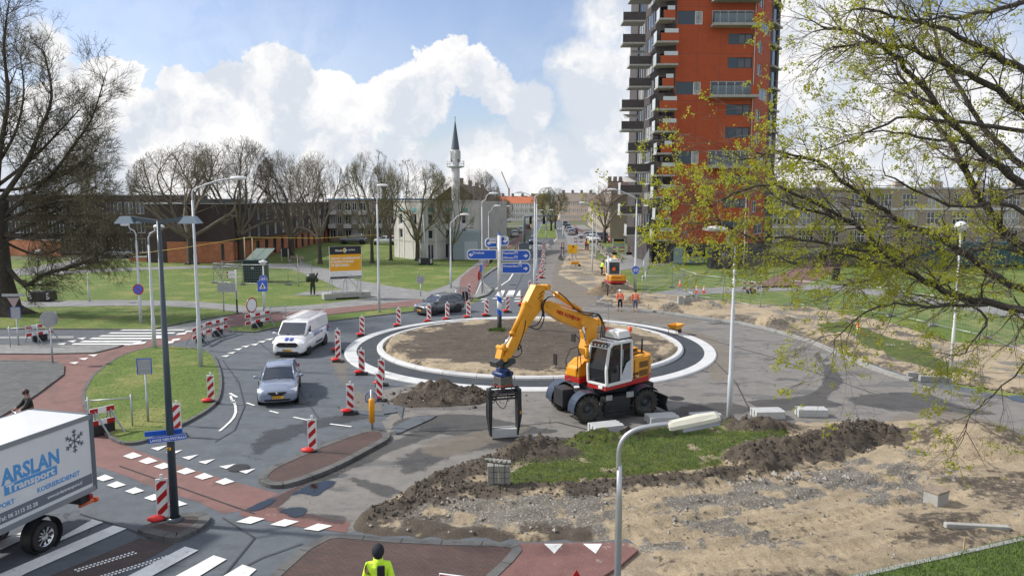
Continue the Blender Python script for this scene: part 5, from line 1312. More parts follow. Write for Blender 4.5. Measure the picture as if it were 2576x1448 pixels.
def right_tree():
 g=Vector((13.2,16.5,0));t=thing('maple_tree',g,'near tree on the right edge with dark limbs and bunches of fresh yellow-green leaves','tree')
 r=random.Random(21);cr,tw,lf,tr=MB(),MB(),MB(),MB()
 D=lambda px,py,Y:T(px,py,Y)-g
 tr.tube([Vector((0,0,-.3)),Vector((0,0,.4)),Vector((.05,-.1,4)),Vector((-.1,-.3,7)),Vector((.1,-.2,10)),Vector((0,0,14))],[.55,.4,.34,.3,.24,.12],12)
 limbs=[([(2790,830,16),(2650,800,15.6),(2500,765,15),(2400,742,14.5),(2300,690,14),(2230,640,13.6),(2160,570,13.4),(2080,545,13),(1990,520,12.8)],.13),([(2780,800,16),(2600,740,15.8),(2480,680,15.4),(2380,610,15),(2270,560,14.7),(2180,500,14.5),(2100,440,14.4),(2040,400,14.2),(1960,395,14)],.12),([(2760,760,16.4),(2620,660,16.4),(2520,580,16.4),(2450,480,16.6),(2400,380,16.6),(2350,300,16.8),(2290,230,17),(2240,150,17)],.16),([(2760,600,16.5),(2640,500,16),(2540,440,15.6),(2450,360,15.2),(2340,240,15),(2260,150,14.8),(2170,90,14.6),(2070,70,14.4)],.14),([(2760,440,16.5),(2640,340,16),(2540,250,15.4),(2430,190,15),(2330,140,14.7),(2220,110,14.4),(2090,120,14.2)],.13),([(2760,300,16.5),(2640,210,15.6),(2520,150,15),(2410,90,14.6),(2290,50,14.3),(2150,20,14)],.12),([(2740,60,16.5),(2620,0,15.6),(2520,20,15),(2400,45,14.6),(2300,50,14.2)],.10),([(2700,500,17),(2580,420,17),(2480,330,17.2),(2400,200,17.4),(2350,80,17.6),(2330,-40,17.8)],.12),([(2500,765,15),(2420,770,14.6),(2330,772,14.2),(2250,762,14),(2170,790,13.8),(2100,850,13.6)],.06),([(2300,690,14),(2200,660,13.6),(2100,640,13.2),(2010,660,13),(1930,640,12.8)],.05),([(2230,640,13.6),(2120,620,13.2),(2010,600,12.9),(1900,600,12.6),(1820,560,12.4),(1750,560,12.2)],.05),([(2160,570,13.4),(2050,510,13.1),(1950,470,12.8),(1860,480,12.6),(1790,515,12.5),(1740,510,12.4)],.045),([(2040,400,14.2),(1940,380,13.9),(1880,400,13.8),(1830,400,13.7)],.04),([(2400,742,14.5),(2480,800,14),(2440,870,13.8),(2380,900,13.6)],.04),([(2600,800,15),(2590,900,14.4),(2500,990,13.8),(2440,1040,13.4),(2430,1075,13.3)],.03),([(2620,560,16),(2520,510,15),(2420,520,14.4),(2300,480,14),(2220,430,13.8)],.07),([(2640,340,16),(2500,320,15),(2380,300,14.5),(2260,300,14.2),(2150,350,14),(2060,380,13.8)],.07),([(2450,360,15.2),(2330,350,14.8),(2220,330,14.4),(2120,340,14)],.05),([(2600,640,15.5),(2500,620,15),(2420,640,14.6),(2340,620,14.2),(2200,700,13.8),(2120,720,13.5)],.05)]
 def bunch(c,s,n):
  for _ in range(n):clump(lf,c+Vector((r.gauss(0,1),r.gauss(0,1),r.gauss(0,.8)))*s*.55,s*.5,r,5)
 def grow(p,d,L,r0,lev,hang):
  seg=4 if lev<2 else 3;pts=[p];q=p.copy();dd=d.copy()
  for i in range(seg):
   dd=(dd+Vector((r.gauss(0,.2),r.gauss(0,.2),r.gauss(0,.18)))+Vector((0,0,-hang*.05+.02))).normalized();q=q+dd*L/seg;pts.append(q.copy())
  (cr if lev<2 else tw).tube(pts,[max(r0*(1-.6*i/seg),.0028)for i in range(seg+1)],5 if lev<2 else 3,cap=False)
  if lev>=3:
   if r.random()<.19+.2*hang:bunch(pts[-1],r.uniform(.07,.13),r.randint(4,8))
   elif r.random()<.12:clump(lf,pts[-1],.05,r,3)
   for qq in pts[1:-1]:
    if r.random()<.03:clump(lf,qq,.045,r,2)
   return
  for i in range(r.randint(3,4)):
   j=r.randrange(1,len(pts));ax=Vector((r.gauss(0,1),r.gauss(0,1),r.gauss(0,1))).cross(dd).normalized()
   nd=(Matrix.Rotation(r.uniform(.3,.9),3,ax)@dd);nd.x-=.12;nd.normalize();grow(pts[j],nd,L*r.uniform(.55,.8),r0*.5,lev+1,hang)
 for li,(pp,r0)in enumerate(limbs):
  P=crom3([D(*q)for q in pp],4);n=len(P)
  P=[q+Vector((r.gauss(0,.02),r.gauss(0,.03),r.gauss(0,.02)))for q in P]
  cr.tube(P,[r0*.72*(1-.85*i/n)for i in range(n)],9 if r0>.08 else 6,cap=False)
  hang=1. if pp[-1][1]>480 else .35
  for i in range(4,n):
   for _ in range(2):
    if r.random()<(.12 if r0>.08 else .38):continue
    d=(P[min(i+1,n-1)]-P[i-1]).normalized();ax=Vector((r.gauss(0,1),r.gauss(0,1),r.gauss(0,1))).cross(d).normalized()
    grow(P[i],Matrix.Rotation(r.uniform(.35,1.0),3,ax)@d,r.uniform(.5,1.0),max(.007,r0*.20*(1-.6*i/n)),1,hang)
 tr.build('trunk',BARK,t,recalc=False);cr.build('limbs',BARK,t,recalc=False);tw.build('twigs',TWIG,t,recalc=False);lf.build('leaves',LEAF,t,recalc=False)
right_tree()
# ================================================================ STREET FURNITURE
# --- striped beacons
def beacon_proto(dirn,bag=True):
 t=thing('traffic_beacon',(0,0,0),'x','traffic beacon',group='red and white beacons round the works')
 m=MB();m.box((0,0,.055),(.62,.34,.11),taper=(.92,.88));m.box((0,0,.14),(.2,.22,.07));b=m.build('base',BLACK,t,bevel=.02)
 m=MB();m.box((0,0,.72),(.30,.05,1.02));m.box((0,0,.2),(.2,.045,.1));p=m.build('panel',mat('beacon_white',(.72,.72,.71),.45,dirt=(.35,.33,.3),dscale=4.,dthr=.66,var=.05),t,bevel=.008)
 s=MB();w,z0,z1=.125,.27,1.18
 for side in(-1,1):
  k0=-1
  for k in range(6):
   zc=.18+k*.36
   poly=[(-w,zc),(-w,zc+.18),(w,zc+.18+.25),(w,zc+.25)]
   if dirn<0:poly=[(-x,z)for x,z in poly]
   def clip(P,z,up):
    o=[]
    for i in range(len(P)):
     a,b_=P[i-1],P[i];ia=(a[1]<=z)if up else(a[1]>=z);ib=(b_[1]<=z)if up else(b_[1]>=z)
     if ia!=ib:q=(z-a[1])/(b_[1]-a[1]);o.append((a[0]+(b_[0]-a[0])*q,z))
     if ib:o.append(b_)
    return o
   poly=clip(clip(poly,z1,True),z0,False)
   if len(poly)<3:continue
   y0=side*.0255;s.add([(x,y0,z)for x,z in poly]+[(x,y0+side*.004,z)for x,z in poly],[tuple(range(len(poly))),tuple(range(len(poly),2*len(poly)))[::-1]])
 s.build('stripes',REDP,p,recalc=False)
 m=MB();m.box((0,0,1.29),(.075,.045,.13));m.build('handle',WHITE,t,bevel=.01)
 if bag:
  m=MB();rs_=random.Random(dirn+5);m.lathe([(0,.24),(.1,.235),(.18,.20),(.22,.15),(.2,.1),(0,.09)],n=10)
  vs=[Vector((v[0]*(1.1+.12*rs_.uniform(-2,2))*(1.1 if abs(v[0])>abs(v[1])else 1)-.18,v[1]*.72-.02,v[2]+rs_.uniform(-.02,.02)+.02))for v in m.v]
  m.v=[tuple(v)for v in vs];m.build('sandbag',BAGRED,t,sub=1)
 return t
BR=beacon_proto(1);BL=beacon_proto(-1);BN=beacon_proto(1,False)
used=set()
def beacon(px,py,src,rz,label,sc=1.,tilt=0.):
 g=G(px,py)
 if src.name in used:o=dup(src,g,rz,label)
 else:o=src;used.add(src.name);o.location=g;o.rotation_euler=(0,0,rz);o['label']=label
 o.scale=(sc,sc,sc)
 if tilt:o.rotation_euler=(0,tilt,rz)
 return o
for a in[(532,1015,BR,.1,'beacon at the right edge of the grass island'),(447,1098,BR,.15,'beacon behind the dark lamp post by the blue street name sign'),(412,1316,BR,.2,'near beacon with a big red sandbag at the foot of the dark lamp post'),(787,1143,BR,-.1,'beacon standing on the long red brick splitter island'),(882,1041,BL,.2,'beacon with its sandbag to the left, beyond the brick splitter island'),(955,1009,BL,-.2,'beacon next to the yellow bollard, in front of the soil heap'),(960,970,BL,.1,'beacon half hidden behind the one by the soil heap'),(910,942,BL,.15,'beacon standing at the near left rim of the black roundabout apron'),(851,911,BR,-.1,'nearer beacon of the overlapping pair beside the white van'),(850,884,BL,.2,'farther beacon of the overlapping pair beside the white van'),(911,846,BL,.1,'beacon behind the white van at the upper left of the roundabout'),(1003,822,BL,-.1,'beacon between white van and grey car'),(1079,811,BL,.5,'beacon in front of the bonnet of the grey car'),(1125,806,BL,.6,'slim looking beacon in front of the rear door of the grey car'),(1178,801,BL,.2,'beacon just right of the grey car tail'),(1224,796,BL,.3,'beacon left of the tall blue direction signpost'),(1277,786,BR,.1,'beacon just right of the tall blue direction signpost'),(1313,769,BR,.05,'beacon in front of the crossing stripes beside the excavator boom'),(1180,752,BL,.1,'beacon by the folded tripods where the cycle path meets the road'),(1333,742,BR,.1,'beacon behind the back of the round sign by the excavator boom'),(1349,724,BR,.1,'taller beacon beside the twin lamp posts')]:
 beacon(*a)
for k in range(12):
 t_=k/11;t2=t_**.75
 px,py=1364+(1370.5-1364)*t2,700+(622-700)*t2
 w=['nearest','second','third','fourth','fifth','sixth','seventh','eighth','ninth','tenth','eleventh','farthest'][k]
 beacon(px-(3 if k%2 else 0),py,BR,.08,w+' beacon in the straight row along the open lane of the street')
for px,py,lab in[(1412,624,'left beacon of the pair by the grey bases at the far end of the works'),(1417.5,625,'right beacon of the pair by the grey bases at the far end of the works'),(1324,624,'beacon at the foot of the signal gantry'),(1296,632,'left beacon of the three on the far traffic island'),(1301,629,'middle beacon of the three on the far traffic island'),(1306,626,'right beacon of the three on the far traffic island')]:
 beacon(px,py,BN,.1,lab,.9)
 # --- lamp posts
HEADW=mat('lamp_head_white',(.66,.67,.67),.4,coat=.2)
def lamp_head(mb,p,d,L=.95,w=.30):
 d=Vector((d[0],d[1],0)).normalized();q=Vector((-d.y,d.x,0));rings=[]
 for t,ww,h in((0,.25,.5),(.12,.6,.8),(.4,1.,1.),(.75,.95,.9),(.93,.6,.55),(1,.2,.2)):
  c=Vector(p)+d*L*t;rings.append([c+q*w*.5*ww*math.cos(a)+Vector((0,0,.13*h*max(math.sin(a),-.55)))for a in[2*math.pi*k/12 for k in range(12)]])
 mb.loft(rings)
def lamp(base,top,head,label,r=.09,group='street lamps with white heads',bend=.8,headkind='cobra',double=None,z0=0.,name='street_lamp',colr=POLEW,steps=True):
 g=G(*base);Y=g.y;H=T(top[0],top[1],Y).z
 t=thing(name,g,label,'street lamp',group=group)
 hd=T(head[0],head[1],Y)-g;s=1 if hd.x>0 else-1
 m=MB()
 if steps:m.tube([(0,0,-.1),(0,0,H*.27),(0,0,H*.275),(0,0,H*.62),(0,0,H*.625),(0,0,H-bend)],[r*1.25,r*1.15,r*.92,r*.85,r*.68,r*.6],10)
 else:m.tube([(0,0,-.1),(0,0,H-bend)],[r*1.3,r*.6],10)
 m.build('pole',colr,t)
 for hh in([hd]+([T(double[0],double[1],Y)-g]if double else[])):
  s=1 if hh.x>0 else-1;L=.85 if headkind=='cobra' else .6;m=MB()
  e=Vector((hh.x-s*L*.5,0,hh.z))
  if headkind=='swan':
   m.tube([(0,0,H-bend),(0,0,H-bend*.5),(s*.12,0,H-bend*.2),(s*.4,0,H),e],r*.5,8)
  else:m.tube(crom3([(0,0,H-bend),(s*.03,0,H-bend*.45),(s*.3,0,H-bend*.12-.1),(s*abs(e.x)*.6,0,(H+e.z)/2-.02),e]),r*.45,8)
  m.build('arm',colr,t)
  m=MB();lamp_head(m,e-Vector((s*.05,0,0)),(s,0),L,.34 if headkind=='cobra' else .42);m.build('lamp_head',HEADW,t)
 return t
L1=lamp((505,925),(487,462),(603,449),'tall grey lamp post rising from the grass island')
lamp((954,787),(944,486),(964,467),'tall lamp post right of the site billboard with a small blue street sign')
lamp((1344,745),(1342,484),(1378,473),'front lamp of the close pair beside the excavator boom, arm to the right',r=.1)
lamp((1349,712),(1336,492),(1302,484),'rear lamp of the close pair beside the excavator boom, arm to the left')
lamp((1213,735),(1212,497),(1243,487),'tall lamp post rising behind the Driehuis sign',r=.08)
lamp((1229,668),(1228,527),(1252,518),'second lamp along the left street pavement, just behind the signpost',r=.08)
lamp((1134,724),(1134,550),(1170,540),'shorter lamp post standing on the grey footpath before the mosque')
lamp((1262,620),(1262,525),(1280,519),'third lamp along the left street pavement, small against the terrace',r=.08)
lamp((355,815),(344,574),(312,566),'white swan-neck lamp with a no-parking sign on it',headkind='swan',group='white swan-neck lamps')
lamp((389,878),(371,580),(402,570),'white swan-neck lamp beside the zebra crossing, arm to the right',headkind='swan',group='white swan-neck lamps')
lamp((1597,727),(1590,490),(1537,477),'tall lamp post carrying the round blue bicycle sign',r=.11)
lamp((1489,683),(1489,517),(1464,510),'lamp post in the sand strip left of the mini excavator',r=.08)
lamp((1499,653),(1497,518),(1474,511),'lamp post just behind the one in the sand strip',r=.08)
lamp((1415,600),(1415,545),(1405,541),'farthest small lamp on the right carriageway',r=.08)
lamp((1373,601),(1373,533),(1361,529),'double-armed lamp on the grass median',double=(1388,528),r=.08)
lamp((1833,1068),(1841,596),(1793,577),'tall white lamp post right of the excavator, head among the leaves',r=.085)
lamp((1870,670),(1868,480),(1866,470),'thin post in front of the tower ground floor',r=.07,headkind='swan')
def dome_lamp(base,top,label,kind='dome',group='round-headed park lamps'):
 g=G(*base);H=T(top[0],top[1],g.y).z;t=thing('park_lamp',g,label,'park lamp',group=group)
 k=g.y/40.
 m=MB();m.tube([(0,0,-.1),(0,0,H*.3),(0,0,H*.31),(0,0,H-.4)],[.085,.08,.06,.045],10);m.build('pole',mat('lamp_pole_white',(.6,.6,.58),.5,var=.15,vscale=2),t)
 m=MB()
 if kind=='dome':m.lathe([(.05,H-.42),(.27,H-.3),(.3,H-.15),(.2,H+.02),(0,H+.08)],n=18)
 else:m.lathe([(.05,H-.42),(.12,H-.36),(.34,H-.1),(.32,H-.06),(.12,H),(0,H+.06)],n=18)
 m.build('lamp_head',HEADW,t)
dome_lamp((666,775),(657,655),'park lamp with cone-shaped white head and a round bicycle sign','cone')
dome_lamp((2391,938),(2416,560),'white park lamp with domed head and blue street sign at far right')
dome_lamp((225,758),(217,650),'white lamp post on the path right of the big bare tree')
dome_lamp((104,735),(96,630),'white lamp post behind the black planter box on the left lawn')
dome_lamp((2145,655),(2140,560),'white domed lamp in the right park behind the leaves')
def twin():
 g=G(440,1306,.12);g.z=0;Y=g.y;H=T(398,556,Y).z
 DK=mat('dark_blue_grey_pole',(.045,.065,.085),.4,coat=.2,var=.08,vscale=2)
 t=thing('twin_arm_lamp',g,'dark blue-grey twin-armed lamp post with flat shades and the LANGE NIEUWSTRAAT sign','street lamp')
 m=MB();m.tube([(0,0,0),(0,0,H)],[.115,.05],14);m.lathe([(.2,.1),(.2,.16),(.14,.2)],n=14);m.build('pole',DK,t)
 for s,px in((-1,319),(1,479)):
  e=T(px,552,Y)-g;m=MB();m.beam((0,0,H-.03),(e.x-s*.12,0,e.z+.03),.07,.10);a=m.build('arm',DK,t)
  m=MB();c=Vector((e.x,0,e.z));w0,w1=.13,.25
  top=[c+Vector((x,y,.08))for x,y in((-w0,-.09),(w0,-.09),(w0,.09),(-w0,.09))];bot=[c+Vector((x,y,-.1))for x,y in((-w1,-.18),(w1,-.18),(w1,.18),(-w1,.18))]
  m.add(top+bot,[(0,1,2,3),(7,6,5,4),(0,4,5,1),(1,5,6,2),(2,6,7,3),(3,7,4,0)]);m.build('lamp_shade',mat('brushed_shade',(.22,.27,.31),.3,.4),t)
 z=T(435,1098,Y).z
 for k,(rz,dz,dy,lab)in enumerate([(.45,.0,-.16,'LANGE NIEUWSTRAAT'),(.35,.06,.17,'Hout')]):
  M=Matrix.Translation((0+(.0 if k==0 else-.25),dy,z+dz))@Matrix.Rotation(rz,4,'Z')@Matrix.Rotation(R(90),4,'X')
  m=MB();boxM(m,M,-.45,.45,-.075,.075,-.012,.012);p=m.build('street_sign',BLUE,t)
  f=MB();
  for y in(-.072,.066):boxM(f,M,-.445,.445,y,y+.006,.0125,.0145)
  f.build('border',WREFL,p)
  if k==0:text('LANGE NIEUWSTRAAT',.098,M@Matrix.Translation((-.41,-.035,.0125)),WREFL,p,bold=.02,sx=.86)
 m=MB();m.box((0,-.125,z-.28),(.11,.01,.07));p=m.build('number_tag',PLATE,t);text('43',.06,frame((-.035,-.131,z-.30),(1,0,0)),BLACK,p,bold=.03)
twin()
def near_lamp():
 Y=11.;g=T(1553,1448,Y);g=Vector((g.x,Y,0));P=lambda px,py:T(px,py,Y)-g
 AL=mat('spun_aluminium',(.50,.51,.53),.38,.75,var=.08,vscale=3)
 t=thing('street_lamp',g,'near aluminium lamp post with a curved neck and boxy cream head','street lamp')
 m=MB();z1=P(1555,1250).z;m.tube([(0,0,-.05),(0,0,z1-.1),(0,0,z1+.0),(0,0,P(1556,1170).z)],[.056,.052,.042,.04],20);m.build('pole',AL,t)
 m=MB();m.tube(crom3([P(1555.5,1180),P(1557,1130),P(1570,1100),P(1598,1080),P(1640,1070),P(1690,1064)],6),.036,14);m.build('arm',AL,t)
 m=MB();a=P(1680,1071)+Vector((0,0,0));b=P(1808,1046);d=(b-a).normalized();L=(b-a).length
 M=Matrix((d,Vector((0,1,0)),d.cross(Vector((0,1,0))))).transposed().to_4x4();M.translation=a
 secs=[]
 for x,w,h0,h1 in((0,.09,-.05,.055),(.05,.10,-.055,.065),(L*.6,.11,-.05,.085),(L*.93,.11,-.045,.07),(L,.09,-.04,.03)):
  secs.append([M@Vector((x,y,z))for y,z in((-w,h0),(w,h0),(w,h0+.06),(w*.55,h1),(-w*.55,h1),(-w,h0+.06))])
 m.loft(secs,smooth=False);m.build('lamp_head',mat('cream_lamp_head',(.58,.57,.48),.45,dirt=(.35,.33,.26),dscale=5.,dthr=.62,var=.05),t,bevel=.01)
 m=MB();m.loft([[M@Vector((x,y,z))for y,z in((-.08,-.052),(-.07,-.12),(.07,-.12),(.08,-.052))]for x in(L*.25,L*.98)],smooth=False);m.build('diffuser',mat('clear_diffuser',(.5,.52,.58),.1,trans=.6),t)
near_lamp()
# --- generic sign parts
def disc(mb,c,r,y0,y1,n=28,M=None):
 M=M or Matrix.Identity(4);vs=[M@Vector((c[0]+r*math.cos(2*math.pi*k/n),c[1]+r*math.sin(2*math.pi*k/n),z))for z in(y0,y1)for k in range(n)]
 mb.add(vs,[tuple(range(n))[::-1],tuple(range(n,2*n))]+[(k,(k+1)%n,(k+1)%n+n,k+n)for k in range(n)])
def bike(M,s,parent,z):
 m=MB()
 def ring_(cx,cy,r):
  for k in range(16):
   a,b=2*math.pi*k/16,2*math.pi*(k+1)/16;ln((cx+r*math.cos(a),cy+r*math.sin(a)),(cx+r*math.cos(b),cy+r*math.sin(b)))
 def ln(p,q,w=.035):
  p,q=Vector(p)*s,Vector(q)*s;d=(q-p).normalized();n_=Vector((-d.y,d.x))*w*s
  m.add([M@Vector((*(p+n_),z)),M@Vector((*(p-n_),z)),M@Vector((*(q-n_),z)),M@Vector((*(q+n_),z))],[(0,1,2,3)])
 ring_(-.42,-.18,.26);ring_(.42,-.18,.26)
 for p,q in(((-.42,-.18),(-.18,.2)),((-.18,.2),(.28,.2)),((.28,.2),(0,-.18)),((0,-.18),(-.18,.2)),((-.42,-.18),(0,-.18)),((.42,-.18),(.22,.36)),((.22,.36),(.4,.4)),((-.2,.2),(-.22,.32)),((-.32,.33),(-.12,.33))):ln(p,q)
 return m.build('bicycle_symbol',WREFL,parent,recalc=False)
def round_sign(t,M,r,face,border,bw=.1,name='round_sign',back=GALV):
 m=MB();disc(m,(0,0),r,-.01,.0,M=M);p=m.build(name,back,t)
 m=MB();disc(m,(0,0),r,.0005,.004,M=M);b=m.build('border',border,p)
 m=MB();disc(m,(0,0),r*(1-bw),.0045,.008,M=M);m.build('face',face,p);return p
def facing(x,y,z,rz=0):return Matrix.Translation((x,y,z))@Matrix.Rotation(rz,4,'Z')@Matrix.Rotation(R(90),4,'X')
def post(t,H,r=.03,m_=GALV,x=0,y=0):
 m=MB();m.tube([(x,y,-.05),(x,y,H*.45),(x,y,H*.455),(x,y,H)],[r*1.3,r*1.3,r,r],10);return m.build('post',m_,t)
def hz(px,py,Y):return T(px,py,Y).z
g=G(355,815);z=hz(352,727,g.y)
t=thing('no_parking_sign',(g.x,g.y,0),'round blue no-parking sign with red rim on the white swan-neck lamp','road sign')
M=facing(0,-.13,z);p=round_sign(t,M,.42*g.y/46*.8,mat('sign_bright_blue',(.05,.13,.62),.4),REDP,.2)
m=MB();rr=.3;m.add([M@Vector((x,y,.009))for x,y in((-.22,.17),(-.17,.22),(.22,-.17),(.17,-.22))],[(0,1,2,3)]);m.build('slash',REDP,p,recalc=False)
for(bx,by,px,py,r,off,lab,rz)in[(666,775,657,701,.38,-.1,'round blue bicycle sign on the cone-headed park lamp',.3),(1597,727,1597,679,.42,-.16,'round blue bicycle sign on the tall lamp behind the orange workers',0.)]:
 g=G(bx,by);z=hz(px,py,g.y);t=thing('cycle_path_sign',(g.x,g.y,0),lab,'road sign');M=facing((px-bx)*0,off,z,rz);rr=r*g.y/72*1.0 if by>770 else r*g.y/70
 p=round_sign(t,M,rr,mat('sign_bright_blue',(.03,.16,.62),.4),WREFL,.06);bike(M,rr*1.25,p,.0095)
g=G(664,796);t=thing('crossing_sign',g,'square blue pedestrian crossing sign on a grey post by the barrier','road sign')
z=hz(646,719,g.y);post(t,z+.3,.035);M=facing(0,-.06,z,.35);m=MB();boxM(m,M,-.34,.34,-.4,.4,-.01,.0);p=m.build('sign_plate',GALV,t)
m=MB();boxM(m,M,-.33,.33,-.39,.39,.0005,.004);m.build('face',mat('sign_bright_blue',(.03,.16,.62),.4),p)
m=MB();m.add([M@Vector((x,y,.006))for x,y in((-.24,-.2),(.24,-.2),(0,.28))],[(0,1,2)]);m.build('triangle',WREFL,p,recalc=False)
m=MB();m.add([M@Vector((x,y,.008))for x,y in((-.1,-.17),(-.03,-.17),(0,-.02),(.05,-.17),(.1,-.17),(.03,.1),(-.02,.12))],[(0,1,2,3,4,5,6)]);m.build('figure',BLACK,p,recalc=False)
def route_post(base,top,label,boards=True):
 g=G(*base);H=hz(top[0],top[1],g.y);t=thing('cycle_signpost',g,label,'signpost')
 m=MB();m.cyl((0,0,-.05),(0,0,H*.33),.06,12);m.build('black_base',BLACK,t)
 m=MB();m.cyl((0,0,H*.33),(0,0,H),.055,12);m.build('post',WHITE,t)
 m=MB()
 for k in range(3):m.lathe([(.0562,H*(.37+.05*k)),(.0562,H*(.395+.05*k))],n=12)
 m.build('blue_bands',BLUE,t)
 m=MB();m.cyl((0,0,H),(0,0,H+.06),.06,12);m.build('cap',REDP,t)
 if boards:
  for k,z in enumerate((H-.25,H-.55)):
   m=MB();m.box((-.34,-.02,z),(.6,.03,.22));p=m.build('sign_board',WREFL,t);m=MB();m.box((-.6,-.037,z),(.1,.004,.18));m.build('red_tip',REDP,p)
  for z in(H*.56,H*.46):m=MB();m.box((-.75,.03,z+.25),(1.3,.03,.35));m.build('grey_plate',GALV,t)
 return t
route_post((596.7,788),(588,677),'white and blue banded cycle signpost with small red-tipped boards')
route_post((1528,747),(1521,643),'black and white route post standing right by the mini excavator',False)
def back_sign(base,c,kind,label,r=.33,rz=0.,bluerim=False):
 g=G(*base);z=hz(c[0],c[1],g.y);t=thing('road_sign',g,label,'road sign');post(t,z+r*.9,.035)
 u=g.y/FPX;M=facing(0,-.05,z,rz)
 m=MB()
 if kind=='round':disc(m,(0,0),r,-.012,0,M=M)
 elif kind=='square':boxM(m,M,-r,r,-r*1.15,r*1.15,-.012,0)
 p=m.build('sign_plate',GALV,t)
 if bluerim:
  m=MB()
  if kind=='square':
   for q in((-r,-r+.03,-r*1.15,r*1.15),(r-.03,r,-r*1.15,r*1.15)):boxM(m,M,*q,.0005,.012)
   boxM(m,M,-r,r,r*1.15-.03,r*1.15,.0005,.013)
  else:
   vs=[M@Vector((rr*math.cos(2*math.pi*k/28),rr*math.sin(2*math.pi*k/28),.004))for rr in(r*.9,r)for k in range(28)];m.add(vs,[(k,(k+1)%28,(k+1)%28+28,k+28)for k in range(28)])
  m.build('rim',BLUE,p,recalc=False)
 for dz in(-.15,.15):m=MB();boxM(m,M,-r*.5,r*.5,dz-.02,dz+.02,.001,.03);m.build('bracket',GALV,p)
 return t
back_sign((373,1065),(367,920),'square','back of a square sign with blue edge on the grass island',.27,.12,True)
back_sign((1058,744),(1055,703),'round','back of a round sign on a thin pole at the footpath bend',.38)
back_sign((936,1076),(936,999),'round','back of a round blue-rimmed sign above the yellow bollard',.24,0,True)
back_sign((1322,772),(1330,733),'round','back of a round sign beside the excavator boom tip',.42,0,False)
back_sign((1533,642),(1533,629),'round','back of a round sign in front of the barrier at the tower',.5)
back_sign((1386,626),(1387,610),'round','back of a round sign beyond the works on the street',.5)
t=back_sign((133,915),(113,802),'round','post with the backs of a round sign and a triangle at the paved corner',.42,.6,False)
g=G(133,915);z=hz(125,800,g.y);m=MB();m.prism([(-.35,.3),(.35,.3),(0,-.32)],-.0,.02,'XZ');o=m.build('triangle_plate',GALV,t);o.location=(.28,.06,z);o.rotation_euler=(0,0,-.9)
t=back_sign((47,870),(33,786),'square','leaning sign post with square and triangle plates in front of the bare trunk',.3,0,True)
g=G(47,870);z=hz(32,757,g.y);m=MB();m.prism([(-.35,.3),(.35,.3),(0,-.32)],0,.02,'XZ');m.build('triangle_plate',mat('red_rimmed_grey',(.4,.3,.3),.5),t).location=(-.05,-.08,z-.1);m=MB();m.box((-.05,-.05,z+.35),(1.3,.04,.16));m.build('top_plate',GALV,t)
g=G(936,1080,.12);t=thing('keep_right_bollard',g,'yellow traffic bollard on a short post at the tip of the brick splitter island','bollard')
m=MB();m.cyl((0,0,-.05),(0,0,1.5),.045,12);m.build('post',GALV,t)
m=MB();m.lathe([(0,.28),(.1,.28),(.105,1.12),(.09,1.16),(0,1.16)],n=18);m.build('yellow_sleeve',mat('bollard_yellow',(.85,.36,.01),.45),t)
